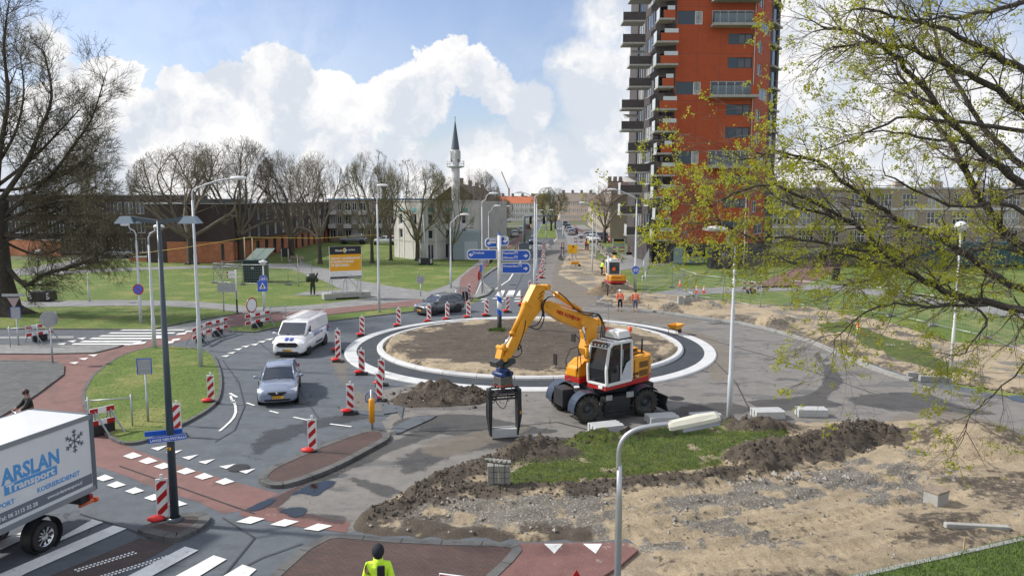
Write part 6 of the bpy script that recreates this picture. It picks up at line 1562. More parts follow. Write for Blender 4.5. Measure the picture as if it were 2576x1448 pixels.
# --- big direction signpost on the roundabout
def signpost():
 g=G(1256,835,.15);g.z=.1;Y=g.y;Z=lambda py:T(1254,py,Y).z-g.z;u=Y/FPX
 t=thing('direction_signpost',g,'tall direction signpost with blue Driehuis, Haarlem, Alkmaar and Amsterdam boards','signpost')
 m=MB();m.cyl((0,0,-.2),(0,0,Z(792)),5.9*u,18);m.build('black_base',BLACK,t)
 m=MB();m.cyl((0,0,Z(792)),(0,0,Z(738)),5.9*u,18);m.cyl((0,0,Z(738)),(0,0,Z(734)),5.9*u,18,4.2*u);m.cyl((0,0,Z(734)),(0,0,Z(591)),4.2*u,18);m.build('pole',WHITE,t)
 m=MB()
 for z0 in(Z(757),Z(790)):
  n=24;vs=[];r=5.93*u;hh=14*u
  for k in range(n+1):
   a=math.pi+math.pi*k/n;zz=z0-(0 if False else 12*u)*(k/n)-0;vs+=[(r*math.cos(a),r*math.sin(a),zz+4*u),(r*math.cos(a),r*math.sin(a),min(zz+4*u+hh,Z(738)))]
  m.add(vs,[(2*k,2*k+2,2*k+3,2*k+1)for k in range(n)])
 m.build('blue_bands',BLUE,t,recalc=False)
 m=MB();m.cyl((0,0,Z(591)),(0,0,Z(587)),4.4*u,18);m.build('cap',BLUE,t)
 def board(x0,x1,y0,y1,dirn,lines,rz=0,dy=-.1,white=False):
  M=facing(0,dy,0,rz);W0,W1,H0,H1=x0*u,x1*u,Z(y1),Z(y0);hm=(H0+H1)/2;b=(H1-H0)
  def shape(i):
   a0,a1,h0,h1=W0+i,W1-i,H0+i,H1-i;c=b*.28
   if dirn>0:return[(a0,h0),(a1-c,h0),(a1-c*.3,h0+b*.14),(a1,hm),(a1-c*.3,h1-b*.14),(a1-c,h1),(a0,h1)]
   return[(a1,h0),(a1,h1),(a0+c,h1),(a0+c*.3,h1-b*.14),(a0,hm),(a0+c*.3,h0+b*.14),(a0+c,h0)]
  def ext(P,z0,z1,name,mm,par):
   m=MB();n=len(P);tri=tessellate_polygon([[Vector((p[0],p[1],0))for p in P]])
   m.add([M@Vector((p[0],p[1],z))for z in(z0,z1)for p in P],[tuple(q)for q in tri]+[tuple(q+n for q in w_)for w_ in tri]+[(k,(k+1)%n,(k+1)%n+n,k+n)for k in range(n)]);return m.build(name,mm,par)
  o=ext(shape(0),-.05,.0,'sign_board',mat('sign_frame_white',(.72,.73,.73),.4),t);ext(shape(.055),.001,.006,'blue_face',BLUE,o)
  if white:p=MB();boxM(p,M,W0+.25,W1-.1,hm-.02,H1-.09,.0065,.009);p.build('white_panel',WREFL,o)
  for(s,sx,sy,sz,ax)in lines:text(s,sz*u*1.42,M@Matrix.Translation((sx*u,Z(sy),.0095)),BLACK if white else WREFL,o,bold=.015,fit=ax*u)
  ax=(W1-.36)if dirn>0 else(W0+.31);s=dirn;m=MB();ay=hm-.02
  pts=[(0,.045),(.17,.045),(.1,.13),(.17,.13),(.33,0),(.17,-.13),(.1,-.13),(.17,-.045),(0,-.045)]
  P=[(ax+s*(x-.1)*.85,ay+y*.85)for x,y in pts];tri=tessellate_polygon([[Vector((p[0],p[1],0))for p in P]]);m.add([M@Vector((p[0],p[1],.01))for p in P],[tuple(q)for q in tri]);m.build('arrow',WREFL,o,recalc=False)
  return o,M
 def mway(o,M,x,y):
  m=MB();X0,Y0=x*u,Z(y)
  for P in([(-.1,0),(-.06,0),(-.015,.2),(-.04,.2)],[(.1,0),(.06,0),(.015,.2),(.04,.2)],[(-.12,.12),(.12,.12),(.12,.155),(-.12,.155)]):m.add([M@Vector((X0+a,Y0+b,.0105))for a,b in P],[(0,1,2,3)])
  m.build('motorway_symbol',WREFL,o,recalc=False)
 board(-82,-6,627,652.5,-1,[('Driehuis',-67,638,5.6,29)])
 o,M=board(6,79,628,656,1,[('Haarlem',9.5,638.5,5.3,27),('Alkmaar',9.5,650,5.3,27)]);mway(o,M,42,638.5);mway(o,M,42,650)
 o,M=board(6,79,660.5,687.5,1,[('Amsterdam',9.5,671,5.3,36.5)]);mway(o,M,52,671)
 board(-38,-5,598,622,-1,[('Centrum',-28,607,4.,18)],rz=.38,white=True)
 board(4,29,594,618,1,[('Zeeweg',6,603,3.8,14)],rz=.55,white=True)
signpost()
# --- billboard on a trestle
def billboard():
 a,b=G(836,752),G(908,748);Y=(a.y+b.y)/2;u=Y/FPX;L,M=facade_frame((a.x,a.y),(b.x,b.y));c=(a+b)/2
 t=thing('site_billboard',(c.x,c.y,0),'yellow and black project billboard GROOT ONDERHOUD on a steel trestle with concrete ballast','billboard')
 d=Vector((b.x-a.x,b.y-a.y,0)).normalized();zb,zt=T(870,700,Y).z,T(870,619,Y).z;W=81*u;F=frame((0,-.1,0),d)@Matrix.Translation((-W/2,0,0))
 hh=zt-zb;yy=lambda f:zt-hh*f
 def pl(x0,x1,f0,f1,z,nm,mm,par):m=MB();boxM(m,F,x0,x1,yy(f1),yy(f0),z,z+.004);return m.build(nm,mm,par)
 m=MB();boxM(m,F,0,W,zb,zt,-.06,0);p=m.build('board',mat('board_edge_white',(.65,.66,.66),.5),t)
 pl(.03,W-.03,.0,.25,.001,'black_header',mat('board_black',(.015,.016,.02),.45),p);pl(.03,W-.03,.25,.76,.001,'yellow_field',mat('board_yellow',(.78,.38,.012),.5),p)
 pl(.03,W-.03,.76,.93,.001,'white_field',WREFL,p);pl(.03,W-.03,.93,1.,.001,'black_footer',mat('board_black',(.015,.016,.02),.45),p)
 tx=lambda s,x,f,sz,mm,**k:text(s,sz,F@Matrix.Translation((x*W,yy(f),.006)),mm,p,**k)
 tx('Floris',.19,.155,hh*.08,WREFL,bold=.03,fit=.2*W);tx('INFRA',.59,.145,hh*.075,WREFL,fit=.22*W)
 m=MB();cx,cy=W*.48,yy(.125);q=hh*.085
 m.add([F@Vector((cx+x*q,cy+y*q,.006))for x,y in((-1,.1),(0,1),(.4,.6),(-.6,-.3))],[(0,1,2,3)]);m.add([F@Vector((cx+x*q,cy+y*q,.006))for x,y in((-1,-.2),(0,-1),(.35,-.7),(-.55,.1))],[(0,1,2,3)]);m.build('logo_yellow',mat('logo_yellow',(.8,.42,.03),.5),p,recalc=False)
 m=MB();m.add([F@Vector((cx+x*q,cy+y*q,.0065))for x,y in((.05,.75),(1,0),(.1,-.75),(-.2,-.35),(.1,0),(-.25,.35))],[(0,1,2,3,4,5)]);m.build('logo_pale',mat('logo_pale_blue',(.45,.62,.78),.5),p,recalc=False)
 for s,f,q_ in(('GROOT ONDERHOUD',.40,.92),('STADSROTONDE',.505,.71),('TE IJMUIDEN',.61,.57)):tx(s,.035,f,hh*.092,WREFL,bold=.03,fit=q_*W)
 m=MB();cx,cy=W*.78,yy(.56);r_=random.Random(2)
 for k in range(16):
  a_=2*math.pi*k/16;
  for j in range(3):r0=.1+.1*j;m.box(F@Vector((cx+math.cos(a_+j*.2)*r0*1.2,cy+math.sin(a_+j*.2)*r0,.004)),(.03,.004,.03))
 m.build('plan_motif',mat('motif_olive',(.25,.2,.03),.6),p)
 m=MB();
 for k in range(20):a0=2*math.pi*k/20;m.box(F@Vector((cx+math.cos(a0)*.09,cy+math.sin(a0)*.09,.006)),(.02,.004,.02))
 m.build('ring_motif',mat('motif_orange',(.75,.12,.02),.6),p)
 for s,x,f,sz in(('Werkzaamheden   Gemeente Velsen',.05,.83,.032),('Uitvoering    Floris Infra Rotondes   Planning 2021',.05,.9,.032)):tx(s,x,f,hh*sz,mat('print_blue_grey',(.2,.25,.35),.6))
 tx('VOOR MEER INFORMATIE',.1,.985,hh*.038,mat('print_grey',(.3,.3,.32),.6));tx('WWW.FLORISINFRA.NL',.55,.985,hh*.042,WREFL,bold=.02)
 m=MB();x0,x1=G(818,752).x-c.x,G(912,750).x-c.x;F2=frame((0,0,0),d)
 for q0,q1 in((-1.0,1.0),):boxM(m,F2,-2.0,2.0,0.1,.52,-.75,.35)
 for xx in(-1.5,1.5):boxM(m,F2,xx-.5,xx+.5,0,.1,-.75,.35)
 m.build('concrete_ballast',CONC,t,bevel=.03)
 for x in(-1.25,0,1.2):
  m=MB();A=F2@Vector((x,zb+.3,.05));m.beam(F2@Vector((x,.5,.12)),A,.07,.07);m.build('upright',GALV,t)
  m=MB();m.beam(F2@Vector((x-.25,.5,-.6)),F2@Vector((x+.05,zb+.9,-.03)),.055,.055);m.build('brace',GALV,t)
 m=MB();m.beam(F2@Vector((-1.35,.56,.12)),F2@Vector((1.3,.56,.12)),.07,.07);m.build('cross_rail',GALV,t);m=MB();m.beam(F2@Vector((-1.1,.6,.1)),F2@Vector((-.1,zb,.0)),.05,.05);m.beam(F2@Vector((.2,zb,0)),F2@Vector((1.15,.6,.1)),.05,.05);m.build('diagonal_braces',GALV,t)
billboard()
# --- plank barriers
def barrier(pa,pb,label,n=5,rz=None,sign=False,H=1.0,block=True,z=0.):
 a,b=G(*pa),G(*pb);L=(b-a).length;c=(a+b)/2;ang=math.atan2(b.y-a.y,b.x-a.x)
 t=thing('plank_barrier',(c.x,c.y,z),label,'barrier',ang,group='red and white plank barriers')
 for zz in(H*.93,H*.48):
  m=MB();m.box((0,-.03,zz),(L,.03,.22));p=m.build('plank',WREFL,t)
  w=L/n
  for k in range(0,n,2):s=MB();s.box((-L/2+(k+.5)*w,-.03,zz),(w*.96,.038,.18));s.build('red_block',REDP,p)
 for x in(-L*.3,L*.32):
  m=MB();m.beam((x,.0,.05),(x,.0,H*1.02),.05,.05);m.beam((x,.0,H*.95),(x+.25,-.62,0),.045,.045);m.beam((x,.0,H*.95),(x-.1,.55,0),.045,.045);m.build('stand',GALV,t)
 if block:m=MB();m.box((0,.05,.22),(.8,.3,.36));m.build('ballast_block',BLACK,t,bevel=.02)
 if sign:
  post(t,H*1.2,.03,x=-L*.25);M=facing(-L*.25,-.09,H*1.62,0);round_sign(t,M,.5,WREFL,REDP,.17)
 return t
barrier((617,832),(678,818),'plank barrier carrying the round red-rimmed closed-road sign',sign=True)
barrier((484,871),(525,850),'nearer of two linked plank barriers at the cycle crossing, by the lamp post')
barrier((522,852),(572,838),'farther of two linked plank barriers at the cycle crossing')
barrier((66,863),(136,852),'plank barrier standing across the left road')
barrier((228,1100),(290,1085),'plank barrier partly hidden behind the delivery truck',n=3)
barrier((1443,616),(1480,616),'plank barrier closing the cycle path far up the street',H=1.3,block=False)
barrier((1527,641),(1562,641),'left plank barrier across the footpath by the tower',H=1.2)
barrier((1562,641),(1602,641),'right plank barrier across the footpath by the tower',H=1.2)
barrier((1866,738),(1912,738),'plank barrier seen through the leaves in the right park',H=1.0)
for(c,rz,w,lab)in[((700,812),.2,1.0,'low galvanised frame behind the barrier with the round sign'),((62,872),.4,1.4,'low galvanised frame by the left sign post'),((280,1078),.15,1.5,'galvanised frame standing on the grass island by the truck')]:
 g=G(*c);t=thing('steel_frame',g,lab,'frame',rz);m=MB();m.cyl((-w/2,0,0),(-w/2,0,1.25),.03,8);m.cyl((w/2,0,0),(w/2,0,1.3),.03,8);m.cyl((-w/2-.1,0,1.1),(w/2+.1,0,1.15),.025,8);m.cyl((w/2,-.3,.03),(w/2,.3,.03),.02,6);m.build('frame_tubes',GALV,t)
 # --- mesh fencing panels
MESHW=mat('fence_wire',(.42,.45,.47),.45,.5)
def fence_panel(pa,pb,label,H=2.0,feet=True,dense=7,za=0,group='mesh site fence panels'):
 a,b=G(*pa),G(*pb);L=(b-a).length;ang=math.atan2(b.y-a.y,b.x-a.x);t=thing('fence_panel',a,label,'fence panel',ang,group=group)
 m=MB();m.tube([(0,0,.1),(0,0,H),(L,0,H),(L,0,.1)],.028,6);m.cyl((0,0,.15),(L,0,.15),.025,6);m.build('frame',GALV,t)
 m=MB();n=int(L/.22)
 for k in range(1,n):x=L*k/n;m.tube([(x,0,.15),(x,0,H)],.0045,3,cap=False)
 for k in range(1,dense):z=.15+(H-.15)*k/dense;m.tube([(0,0,z),(L,0,z)],.007,3,cap=False)
 m.build('wire_mesh',MESHW,t)
 if feet:
  for x in(0,L):m=MB();m.box((x,0,.06),(.22,.65,.12));m.build('foot',mat('grey_foot',(.25,.25,.25),.8),t)
FP_=[((538,711),(610,716),'left front panel of the fence round the green site container'),((610,716),(725,716),'right front panel of the fence round the green site container'),((725,716),(785,706),'fence panel turning back right of the green site container'),((538,711),(640,699),'rear left panel of the fence round the green site container'),((1614,752),(1744,752),'front fence panel in the right park, nearest the orange workers'),((1618,700),(1640,640),'fence panel running back along the tower path, nearer one'),((1640,640),(1650,615),'fence panel running back along the tower path, farther one'),((1690,722),(1748,745),'slanting fence panel behind the front one in the right park'),((1748,748),(1818,757),'fence panel right of the front one, by the traffic cones'),((1818,757),(1912,775),'fence panel between traffic cones and the tall white lamp'),((1912,775),(1990,768),'fence panel behind the tall white lamp'),((1990,768),(2080,775),'fence panel before the park bench behind the leaves'),((2120,775),(2240,795),'fence panel above the laser tripod'),((2240,795),(2345,818),'fence panel right of the laser tripod'),((2345,820),(2480,850),'fence panel by the domed lamp at far right'),((2480,850),(2600,900),'last fence panel at the right edge'),((1720,692),(1622,738),'fence panel lying skewed inside the right park enclosure')]
for a in FP_:fence_panel(*a)
# --- site container with solar lids
def site_box():
 a,b,c=G(612,711),G(645,711),G(673,706);t=thing('site_container',(b.x,b.y,0),'dark green ribbed site container with tilted solar panels on its roof','container')
 W=G(673,708).x-a.x;u=b.y/FPX;H=2.25;m=MB();x0=a.x-b.x;x1=c.x-b.x;CG=mat('container_green',(.02,.045,.05),.5,var=.15,vscale=1)
 m.box(((x0+x1)/2,1.2,H/2+.05),(x1-x0,2.3,H));m.build('body',CG,t,bevel=.02)
 m=MB();n=16
 for k in range(n):m.box((x0+(x1-x0)*(k+.5)/n,.04,H/2+.05),((x1-x0)/n*.5,.05,H-.25))
 m.build('ribs',CG,t)
 for xx,ang in((x0+.25,0),(x1-1.1,0),(x1-.1,0)):
  m=MB()
  if xx<0 and xx==x0+.25:m.add([(x0,.3,H),(x0,2,H),(x0-.75,2,H-.75),(x0-.75,.3,H-.75)],[(0,1,2,3)])
  else:m.add([(xx-.55,.2,H+.08),(xx+.4,.2,H+.08),(xx+1.0,1.9,H+1.15),(xx+.05,1.9,H+1.15)],[(0,1,2,3)])
  p=m.build('solar_panel',mat('solar_panel',(.16,.21,.18),.15,spec=1.),t,recalc=False);md=p.modifiers.new('s','SOLIDIFY');md.thickness=.05
 m=MB();m.box((x1-.9,.02-.0,1.5),(.3,.02,.12));m.build('label_plate',WREFL,t)
 for xx in(x0+.1,x0+.9):m=MB();m.cyl((xx,.5,H),(xx,.5,H+2.4-(xx>x0+.5)*.1),.035,6);m.build('mast',mat('yellow_pole',(.6,.55,.3),.6),t)
 cb=thing('yellow_cable',(b.x,b.y,0),'thin yellow cable strung from the big tree over the container to the right','cable');m=MB();P0=T(320,641,b.y+10)-Vector((b.x,b.y,0));P1=Vector((x0+.5,.5,H+2.35));P2=T(960,590,b.y+8)-Vector((b.x,b.y,0));m.tube([P0,(P0+P1)/2-Vector((0,0,.12)),P1,(P1+P2)/2-Vector((0,0,.25)),P2],.018,4);m.build('cable',mat('cable_yellow',(.7,.5,.08),.6),cb)
site_box()
# --- statue
def statue():
 g=G(787,742);t=thing('statue',g,'dark bronze statue of a bent figure carrying a heavy sack','statue');BZ=mat('dark_bronze',(.055,.06,.055),.4,.5,var=.4,vscale=5)
 k=(T(787,681,g.y).z)/2.25
 def bl(me):me.transform(Matrix.Scale(k,4));return me
 fig=skin_fig('figure',[(0,0,1.0),(0,0,1.2),(.1,0,1.5),(.32,0,1.78),(.42,0,1.98),(.5,0,2.08),(-.13,.05,.95),(-.16,.02,.5),(-.18,0,.08),(-.05,-.02,.04),(.14,-.05,.95),(.17,-.08,.5),(.14,-.05,.08),(.28,-.08,.04),(.3,.12,1.62),(.5,.16,1.35),(.3,.16,1.2),(.3,-.12,1.62),(.48,-.2,1.38),(.28,-.2,1.25)],[(0,1),(1,2),(2,3),(3,4),(4,5),(0,6),(6,7),(7,8),(8,9),(0,10),(10,11),(11,12),(12,13),(3,14),(14,15),(15,16),(3,17),(17,18),(18,19)],[.2,.2,.23,.19,.1,.13,.14,.105,.08,.05,.14,.105,.08,.05,.1,.075,.06,.1,.075,.06],BZ,t);fig.scale=(k,k,k)
 m=MB();m.ball((-.12,0,1.62),.48,14,(1.05,.8,.85));m.ball((.12,.1,1.75),.3,10);m.ball((-.38,-.05,1.42),.25,10);o=m.build('sack',BZ,t);o.scale=(k,k,k)
 m=MB();m.box((0,0,.03),(.8,.6,.06));m.build('plinth',CONC,t)
def skin_fig(name,vs,es,rs_,material,parent,sub=1):
 me=bpy.data.meshes.new(name);me.from_pydata([tuple(v)for v in vs],[tuple(e)for e in es],[]);o=bpy.data.objects.new(name,me);COL.objects.link(o);o.parent=parent
 sk=o.modifiers.new('skin','SKIN');sk.use_smooth_shade=True
 if not me.skin_vertices:me.attributes
 bm=bmesh.new();bm.from_mesh(me);ly=bm.verts.layers.skin.verify();bm.verts.ensure_lookup_table()
 for i,v in enumerate(bm.verts):r=rs_[i];v[ly].radius=(r,r)if not isinstance(r,tuple)else r;v[ly].use_root=(i==0)
 bm.to_mesh(me);bm.free()
 sb_=o.modifiers.new('sub','SUBSURF');sb_.levels=sub;sb_.render_levels=sub
 me.materials.append(material)
 return o
statue()
# --- people
def person(base,H,rz,label,top,legs=NAVY,pose='stand',hat=None,hair=HAIR,vest=None,bend=0.,shoe=BLACK,shin=None,arms=None,stride=.12,z=0.,loc=None):
 g=loc if loc is not None else G(*base);g=Vector((g.x,g.y,z));t=thing('person',g,label,'person',rz);k=H/1.78
 def B(x,y,zz):
  if zz>.95:a=bend;dz=zz-.95;return Vector((x+math.sin(a)*dz,y,.95+math.cos(a)*dz))
  return Vector((x,y,zz))
 J=dict(pel=B(0,0,.95),sp=B(0,0,1.12),ch=B(0,0,1.32),nk=B(.0,0,1.48),hd0=B(.02,0,1.56),hd1=B(.03,0,1.66),hd2=B(.02,0,1.74))
 if pose=='sit':L={s:[Vector((.04,s*.1,.93)),Vector((.44,s*.13,.9)),Vector((.46,s*.13,.48)),Vector((.58,s*.13,.45))]for s in(-1,1)}
 else:L={s:[Vector((0,s*.1,.9)),Vector((s*stride*.5+.03,s*.11,.5)),Vector((s*stride,s*.12,.09)),Vector((s*stride+.15,s*.13,.04))]for s in(-1,1)}
 if arms is None:arms={s:[B(0,s*.19,1.42),B(-.02+s*.03,s*.25,1.15),B(.06-s*.04,s*.26,.9)]for s in(-1,1)}
 V,E,Rr=[],[],[]
 def add(p,r,par=None):V.append(p*k);Rr.append(r*k if not isinstance(r,tuple)else(r[0]*k,r[1]*k));
 def chain(par,ps,rs2):
  for p,r in zip(ps,rs2):add(p,r);E.append((par,len(V)-1));par=len(V)-1
  return par
 add(J['pel'],.12);c=chain(0,[J['sp'],J['ch']],[.115,.13]);n=chain(c,[J['nk'],J['hd0'],J['hd1'],J['hd2']],[.06,.065,.095,.07])
 for s in(-1,1):
  chain(0,L[s],[.085,.062,.042,.035])
  h=chain(c,arms[s],[.06,.043,.028]);e,w=arms[s][1],arms[s][2];d=(w-e).normalized();side=Vector((1,0,0))if abs(d.x)<.8 else Vector((0,0,1));side=(side-d*side.dot(d)).normalized();q=d.cross(side)
  pm=chain(h,[w+d*.06],[.03])
  for f in range(4):a=w+d*.085+side*(.03-.02*f);chain(pm,[a,a+d*(.035-.004*abs(f-1))+q*.006,a+d*(.062-.006*abs(f-1))+q*.02],[.0095,.009,.008])
  chain(h,[w+d*.03+side*.032,w+d*.06+side*.05],[.011,.009])
 skin_fig('body',V,E,Rr,SKIN,t)
 def sub_fig(name,root,chains,mm,inf):
  V2,E2,R2=[root[0]*k],[],[(root[1]+inf)*k]
  def ch2(par,lst):
   for p,r in lst:V2.append(p*k);R2.append((r+inf)*k);E2.append((par,len(V2)-1));par=len(V2)-1
   return par
  for c_ in chains:
   par=0 if c_[0]is None else c_[0];ch2(par,c_[1])
  return skin_fig(name,V2,E2,R2,mm,t)
 sub_fig('jacket',(J['ch'],.13),[(None,[(J['sp'],.125),(J['pel']+Vector((0,0,-.02)),.125)]),(None,[(B(0,0,1.45),.075)])]+[(None,[(arms[s][0],.07),(arms[s][1],.055),(arms[s][1].lerp(arms[s][2],.85),.042)])for s in(-1,1)],top,.014)
 sub_fig('trousers',(J['pel']+Vector((0,0,-.03)),.12),[(None,[(L[s][0],.09),(L[s][1],.07),(L[s][1].lerp(L[s][2],.45 if shin else .88),.058)])for s in(-1,1)],legs,.01)
 for s in(-1,1):
  m=MB();a=L[s][3]*k;m.ball((a.x-.07*k,a.y,max(.045,a.z)*1.),.13*k,10,(1.1,.45,.4));m.build('shoe',shoe,t)
 m=MB();hc=J['hd1']*k
 if hat:m.lathe([(.112*k,-.0),(.118*k,.03*k),(.10*k,.1*k),(.05*k,.145*k),(0,.15*k)],c=hc+Vector((0,0,.0)),n=16);m.build('hat',hat,t)
 else:m.ball(hc+Vector((-.025,0,.03))*k,.118*k,14,(1,.93,1));m.build('hair',hair,t)
 if vest:
  for zz,h2 in((1.10,.05),(1.28,.05)):
   m=MB();c0=B(0,0,zz)*k;m.lathe([(.150*k,-h2/2*k),(.152*k,h2/2*k)],c=c0,n=18,M=Matrix.Rotation(bend,3,'Y'));m.v=[((v[0]-c0.x)*1.02+c0.x,(v[1]-c0.y)*1.08+c0.y,v[2])for v in m.v];m.build('reflective_band',REFL,t)
 fc=MB()
 for s in(-1,1):fc.ball(J['hd1']*k+Vector((.097,s*.035,-.005))*k,.013*k,6)
 fc.build('eyes',BLACK,t);fc=MB();fc.ball(J['hd1']*k+Vector((.108,0,-.035))*k,.018*k,6,(1,.8,1.2));fc.build('nose',SKIN,t)
 fc=MB();fc.box(J['hd1']*k+Vector((.095,0,-.075))*k,(.02*k,.045*k,.01*k));fc.build('mouth',mat('lips',(.35,.12,.1),.6),t)
 for s in(-1,1):fc=MB();fc.ball(J['hd1']*k+Vector((.0,s*.098,-.02))*k,.03*k,6,(.6,.35,1));fc.build('ear',SKIN,t)
 return t
N2=R(90)
person((1559,783),1.66,R(95),'person in orange vest and white hard hat walking away by the kerb',ORANGE,hat=WHITE,vest=True,bend=.12,shin=True)
person((1597,785),1.68,R(85),'person in orange and navy jacket with bare shins standing by the kerb',mat('orange_jacket',(.95,.16,.03),.6,var=.1),legs=mat('grey_blue_shorts',(.10,.12,.2),.8),hat=NAVY,vest=True,shin=True,shoe=mat('tan_boots',(.4,.24,.13),.7),stride=.05)
person((1513,693),1.7,R(20),'person in lime jacket standing beside the mini excavator',LIME,hat=None,bend=.25,vest=None)
person((1474,629),1.75,R(100),'person in orange jacket far up the works by the lamp',mat('coral_jacket',(.9,.12,.06),.7),vest=None)
person((1479,628),1.75,R(200),'person in lime vest and cap behind the orange one',LIME,hat=LIME)
person((1501,625),1.65,R(200),'pedestrian in beige coat on the far pavement',mat('beige_coat',(.35,.3,.25),.8))
g=T(950,1372,13.75);g0_=Vector((g.x,g.y,0))
t_=person(None,1.84,R(100),'person seen from behind in lime jacket with black panel and black beanie',LIME,hair=NAVY,vest=None,loc=g0_,bend=.1,z=g.z-1.86)
pz=MB();pz.lathe([(.152,-.16),(.156,-.1),(.155,.1),(.13,.18)],c=(-.0,0,1.42),n=20);pz.v=[v for v in pz.v]
pz=MB();
m=MB();m.ball((.045+.0,0,1.74),.135,16,(1,.92,1.12));m.build('beanie',NAVY,t_);m=MB();m.lathe([(.12,1.45),(.098,1.53),(.092,1.61),(.08,1.61)],c=(.03,0,0),n=18);m.build('collar',LIME,t_);pz.box((-.125,-.05,1.40),(.05,.15,.24));o_=pz.build('black_panel',NAVY,t_,bevel=.03)
# --- wheelbarrows, cones, kerbstones, blocks
def wheelbarrow(base,rz,label):
 g=G(*base);t=thing('wheelbarrow',g,label,'wheelbarrow',rz,group='yellow wheelbarrows')
 m=MB();m.loft([[(-.3,-.2,.42),(.42,-.17,.36),(.42,.17,.36),(-.3,.2,.42)],[(-.5,-.34,.72),(.72,-.32,.68),(.72,.32,.68),(-.5,.34,.72)],[(-.47,-.31,.71),(.69,-.29,.67),(.69,.29,.67),(-.47,.31,.71)],[(-.28,-.18,.45),(.4,-.15,.39),(.4,.15,.39),(-.28,.18,.45)]],smooth=False);m.build('tray',mat('barrow_yellow',(.85,.36,.015),.45,dirt=(.4,.25,.1),dscale=5.,dthr=.55),t)
 m=MB();
 for s in(-1,1):m.tube([(-1.0,s*.3,.62),(-.4,s*.25,.42),(.4,s*.1,.3),(.62,s*.06,.2)],.02,6);m.tube([(-.35,s*.25,.42),(-.4,s*.27,.0)],.018,6)
 m.build('frame',MDK,t);m=MB();m.cyl((.66,-.045,.19),(.66,.045,.19),.19,16);m.build('wheel',TYRE,t)
wheelbarrow((1697,843),.9,'yellow wheelbarrow tipped up on the roundabout edge behind the excavator')
wheelbarrow((1444,672),.2,'yellow wheelbarrow on the sand far up the street')
def cone(base,label,H=.75):
 g=G(*base);t=thing('traffic_cone',g,label,'traffic cone',group='orange cones in the right park');m=MB();m.box((0,0,.02),(.36,.36,.04));m.lathe([(.15,.04),(.03,H),(0,H)],n=14);m.build('cone_body',mat('cone_orange',(.85,.11,.03),.5),t)
 m=MB()
 for z0 in(.3,.55):m.lathe([(.15-.12*(z0-.04)/(H-.04)+.003,z0),(.15-.12*(z0+.12-.04)/(H-.04)+.003,z0+.12)],n=14)
 m.build('white_bands',WREFL,t)
cone((1710,720),'orange cone leftmost of the three by the fence');cone((1751,737),'middle cone of the three by the fence, on the path');cone((1770,737),'rightmost cone of the three by the fence')
cone((1470,630),'small cone at the feet of the distant workers',.7)
def kerbpile(base,rz,n,label,L=1.15,h=.30,w=.13,z=0.,tied=True,sep=.03):
 g=G(*base);t=thing('kerbstone_bundle',(g.x,g.y,z),label,'kerbstones',rz,group='bundles of new kerbstones')
 for k in range(n):m=MB();m.box((0+.03*(k%2),(k-n/2)*(w+sep*.4),h/2+.02),(L,w,h));m.build('kerbstone',mat('new_kerbstone',(.46,.47,.47),.85,var=.1,vscale=3),t,bevel=.012)
 m=MB()
 for x in(-.35,.35):m.box((x,0,.01),(.08,n*w+.1,.02))
 m.build('batten',mat('raw_timber',(.5,.38,.22),.8),t)
kerbpile((1521,1085),.33,5,'bundle of four pale kerbstones nearest the excavator front wheel')
kerbpile((1662,1062),.2,5,'bundle of pale kerbstones behind the near lamp neck')
kerbpile((1770,1058),.2,4,'bundle of kerbstones half hidden by the near lamp head')
kerbpile((1928,1048),.05,5,'bundle of pale kerbstones with a timber batten, right of the tall lamp')
kerbpile((2037,1044),-.03,4,'rightmost bundle of pale kerbstones on the worn asphalt')
for(c,rz,L,w,h,lab,z)in[((2350,960),-.18,1.35,.3,.28,'single loose kerbstone at the open end of the new kerb',0),((2298,950),-.3,.6,.3,.28,'short kerbstone just before the loose one',0),((2455,1336),-.06,1.6,.16,.14,'long concrete kerb lying in the sand at bottom right',.06),((1511,767),-.35,.8,.3,.28,'first loose white kerbstone at the workers feet',0),((1529,771),-.35,.6,.3,.28,'second loose white kerbstone at the workers feet',0)]:
 g=G(*c);m=MB();m.box((0,0,h/2),(L,w,h));o=m.build('kerbstone',CONC if L>1.5 else KERBL,bevel=.02);o.location=(g.x,g.y,z);o.rotation_euler=(0,.03,rz);tag(o,lab,'kerbstone')
g=G(2352,1272);t=thing('concrete_pit',(g.x,g.y,.02),'square concrete pit with a flat lid standing in the sand','concrete box',.5);m=MB();m.box((0,0,.2),(.5,.42,.42));m.build('body',CONC,t,bevel=.01);m=MB();m.box((0,0,.44),(.54,.46,.05));m.build('lid',mat('rusty_lid',(.25,.2,.15),.8,var=.3),t,bevel=.008)
g=G(2424,1385,.05);m=MB();m.box((0,0,.15),(.035,.02,.42));o=m.build('wooden_peg',mat('raw_timber',(.5,.38,.22),.8));o.location=g;tag(o,'wooden peg stuck in the grass at bottom right','peg')
for k,(px,lab)in enumerate([(1715,'left upright hollow concrete box of three behind the new kerb'),(1731,'middle upright hollow concrete box of three behind the new kerb'),(1745,'right upright hollow concrete box of three behind the new kerb')]):
 g=G(px-3,775+(k==0)*2);t=thing('gully_box',g,lab,'concrete box',.1*k,group='upright gully boxes');m=MB();m.box((0,0,.45),(.52,.5,.95));m.build('body',CONC,t,bevel=.02);m=MB();m.box((0,-.02,.935),(.36,.36,.0));m.box((0,0,.932),(.34,.34,.004));m.build('opening',BLACK,t)
